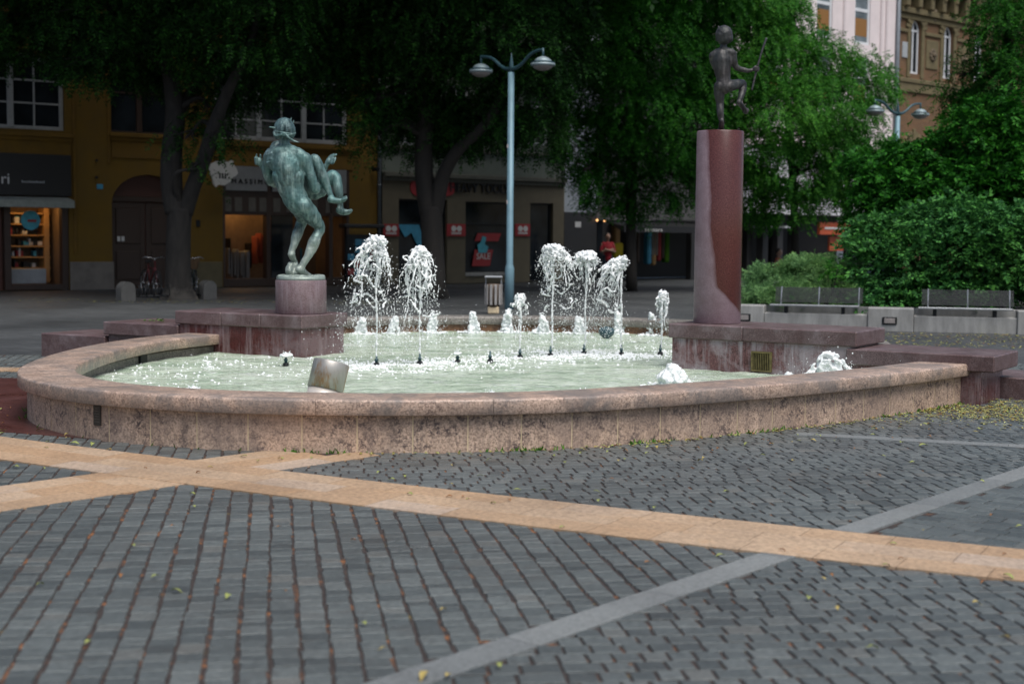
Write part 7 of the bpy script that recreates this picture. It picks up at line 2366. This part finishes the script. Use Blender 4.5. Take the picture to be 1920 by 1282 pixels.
# ------------------------------------------------------------------ light, sky, camera
SUN_EL, SUN_AZ = math.radians(62), math.radians(150)       # azimuth clockwise from +Y
w = bpy.data.worlds.new('World'); sc.world = w; w.use_nodes = True
nt = w.node_tree; nt.nodes.clear()
sky = nt.nodes.new('ShaderNodeTexSky'); sky.sky_type = 'NISHITA'; sky.sun_disc = False
sky.sun_elevation = SUN_EL; sky.sun_rotation = SUN_AZ; sky.dust_density = 3.0; sky.air_density = 1.0; sky.ozone_density = 1.0
bg = nt.nodes.new('ShaderNodeBackground'); bg.inputs['Strength'].default_value = 0.05
ow = nt.nodes.new('ShaderNodeOutputWorld')
nt.links.new(sky.outputs[0], bg.inputs['Color']); nt.links.new(bg.outputs[0], ow.inputs['Surface'])
ld = bpy.data.lights.new('sun', 'SUN'); ld.energy = 1.5; ld.angle = math.radians(45); ld.color = (1.0, 0.975, 0.94)
lo = bpy.data.objects.new('sun', ld); col.objects.link(lo)
dv = Vector((math.sin(SUN_AZ) * math.cos(SUN_EL), math.cos(SUN_AZ) * math.cos(SUN_EL), math.sin(SUN_EL)))
lo.rotation_euler = dv.to_track_quat('Z', 'Y').to_euler()
lo.location = (0, 0, 30)

cd = bpy.data.cameras.new('camera'); cd.lens = 50; cd.sensor_width = 36; cd.clip_end = 600; cd.clip_start = 0.05
cd.dof.use_dof = True; cd.dof.focus_distance = 13.0; cd.dof.aperture_fstop = 1.85; cd.dof.aperture_blades = 9
co = bpy.data.objects.new('camera', cd); col.objects.link(co)
up = Vector((0, _sp, _cp)); fw = Vector((0, _cp, -_sp)); rt = Vector((1, 0, 0))
X = rt * _cr + up * _sr; Y = -rt * _sr + up * _cr
mw = Matrix.Identity(4)
mw.col[0][:3] = X; mw.col[1][:3] = Y; mw.col[2][:3] = -fw; mw.col[3][:3] = (0, 0, EYE)
co.matrix_world = mw
sc.camera = co
sc.view_settings.view_transform = 'Standard'; sc.view_settings.look = 'None'; sc.view_settings.gamma = 1.0
sc.view_settings.exposure = 1.12
sc.cycles.max_bounces = 8
sc.cycles.transparent_max_bounces = 8
sc.cycles.sample_clamp_indirect = 4.0


# loose pieces of one kind become parts of their own
def split_pieces(o):
    me = o.data
    par = list(range(len(me.vertices)))

    def find(i):
        while par[i] != i:
            par[i] = par[par[i]]; i = par[i]
        return i
    for e in me.edges: 
        a, b = find(e.vertices[0]), find(e.vertices[1])
        if a != b: par[a] = b
    groups = {}
    for pl in me.polygons: groups.setdefault(find(pl.vertices[0]), []).append(tuple(pl.vertices))
    if len(groups) < 2: return
    base = o.name.split('.')[0]
    V = [tuple(v.co) for v in me.vertices]
    smooth = me.polygons[0].use_smooth
    for gi, fs in enumerate(groups.values()):
        used_v = sorted({i for q in fs for i in q}); mp = {i: k for k, i in enumerate(used_v)}
        m2 = bpy.data.meshes.new(base)
        m2.from_pydata([V[i] for i in used_v], [], [tuple(mp[i] for i in q) for q in fs])
        m2.materials.append(me.materials[0])
        m2.polygons.foreach_set('use_smooth', [smooth] * len(fs)); m2.update()
        c = bpy.data.objects.new(base, m2); col.objects.link(c)
        c.parent = o.parent; c.matrix_local = o.matrix_local.copy()
    bpy.data.objects.remove(o)


for o in [o for o in sc.objects if o.type == 'MESH' and o.name.split('.')[0] in ('book', 'garment', 'card', 'picture_card', 'back_rib', 'wall_fitting', 'notice', 'sticker', 'ceiling_lamp', 'wall_lamp', 'post', 'wall_rib', 'sign_emblem')]:
    split_pieces(o)
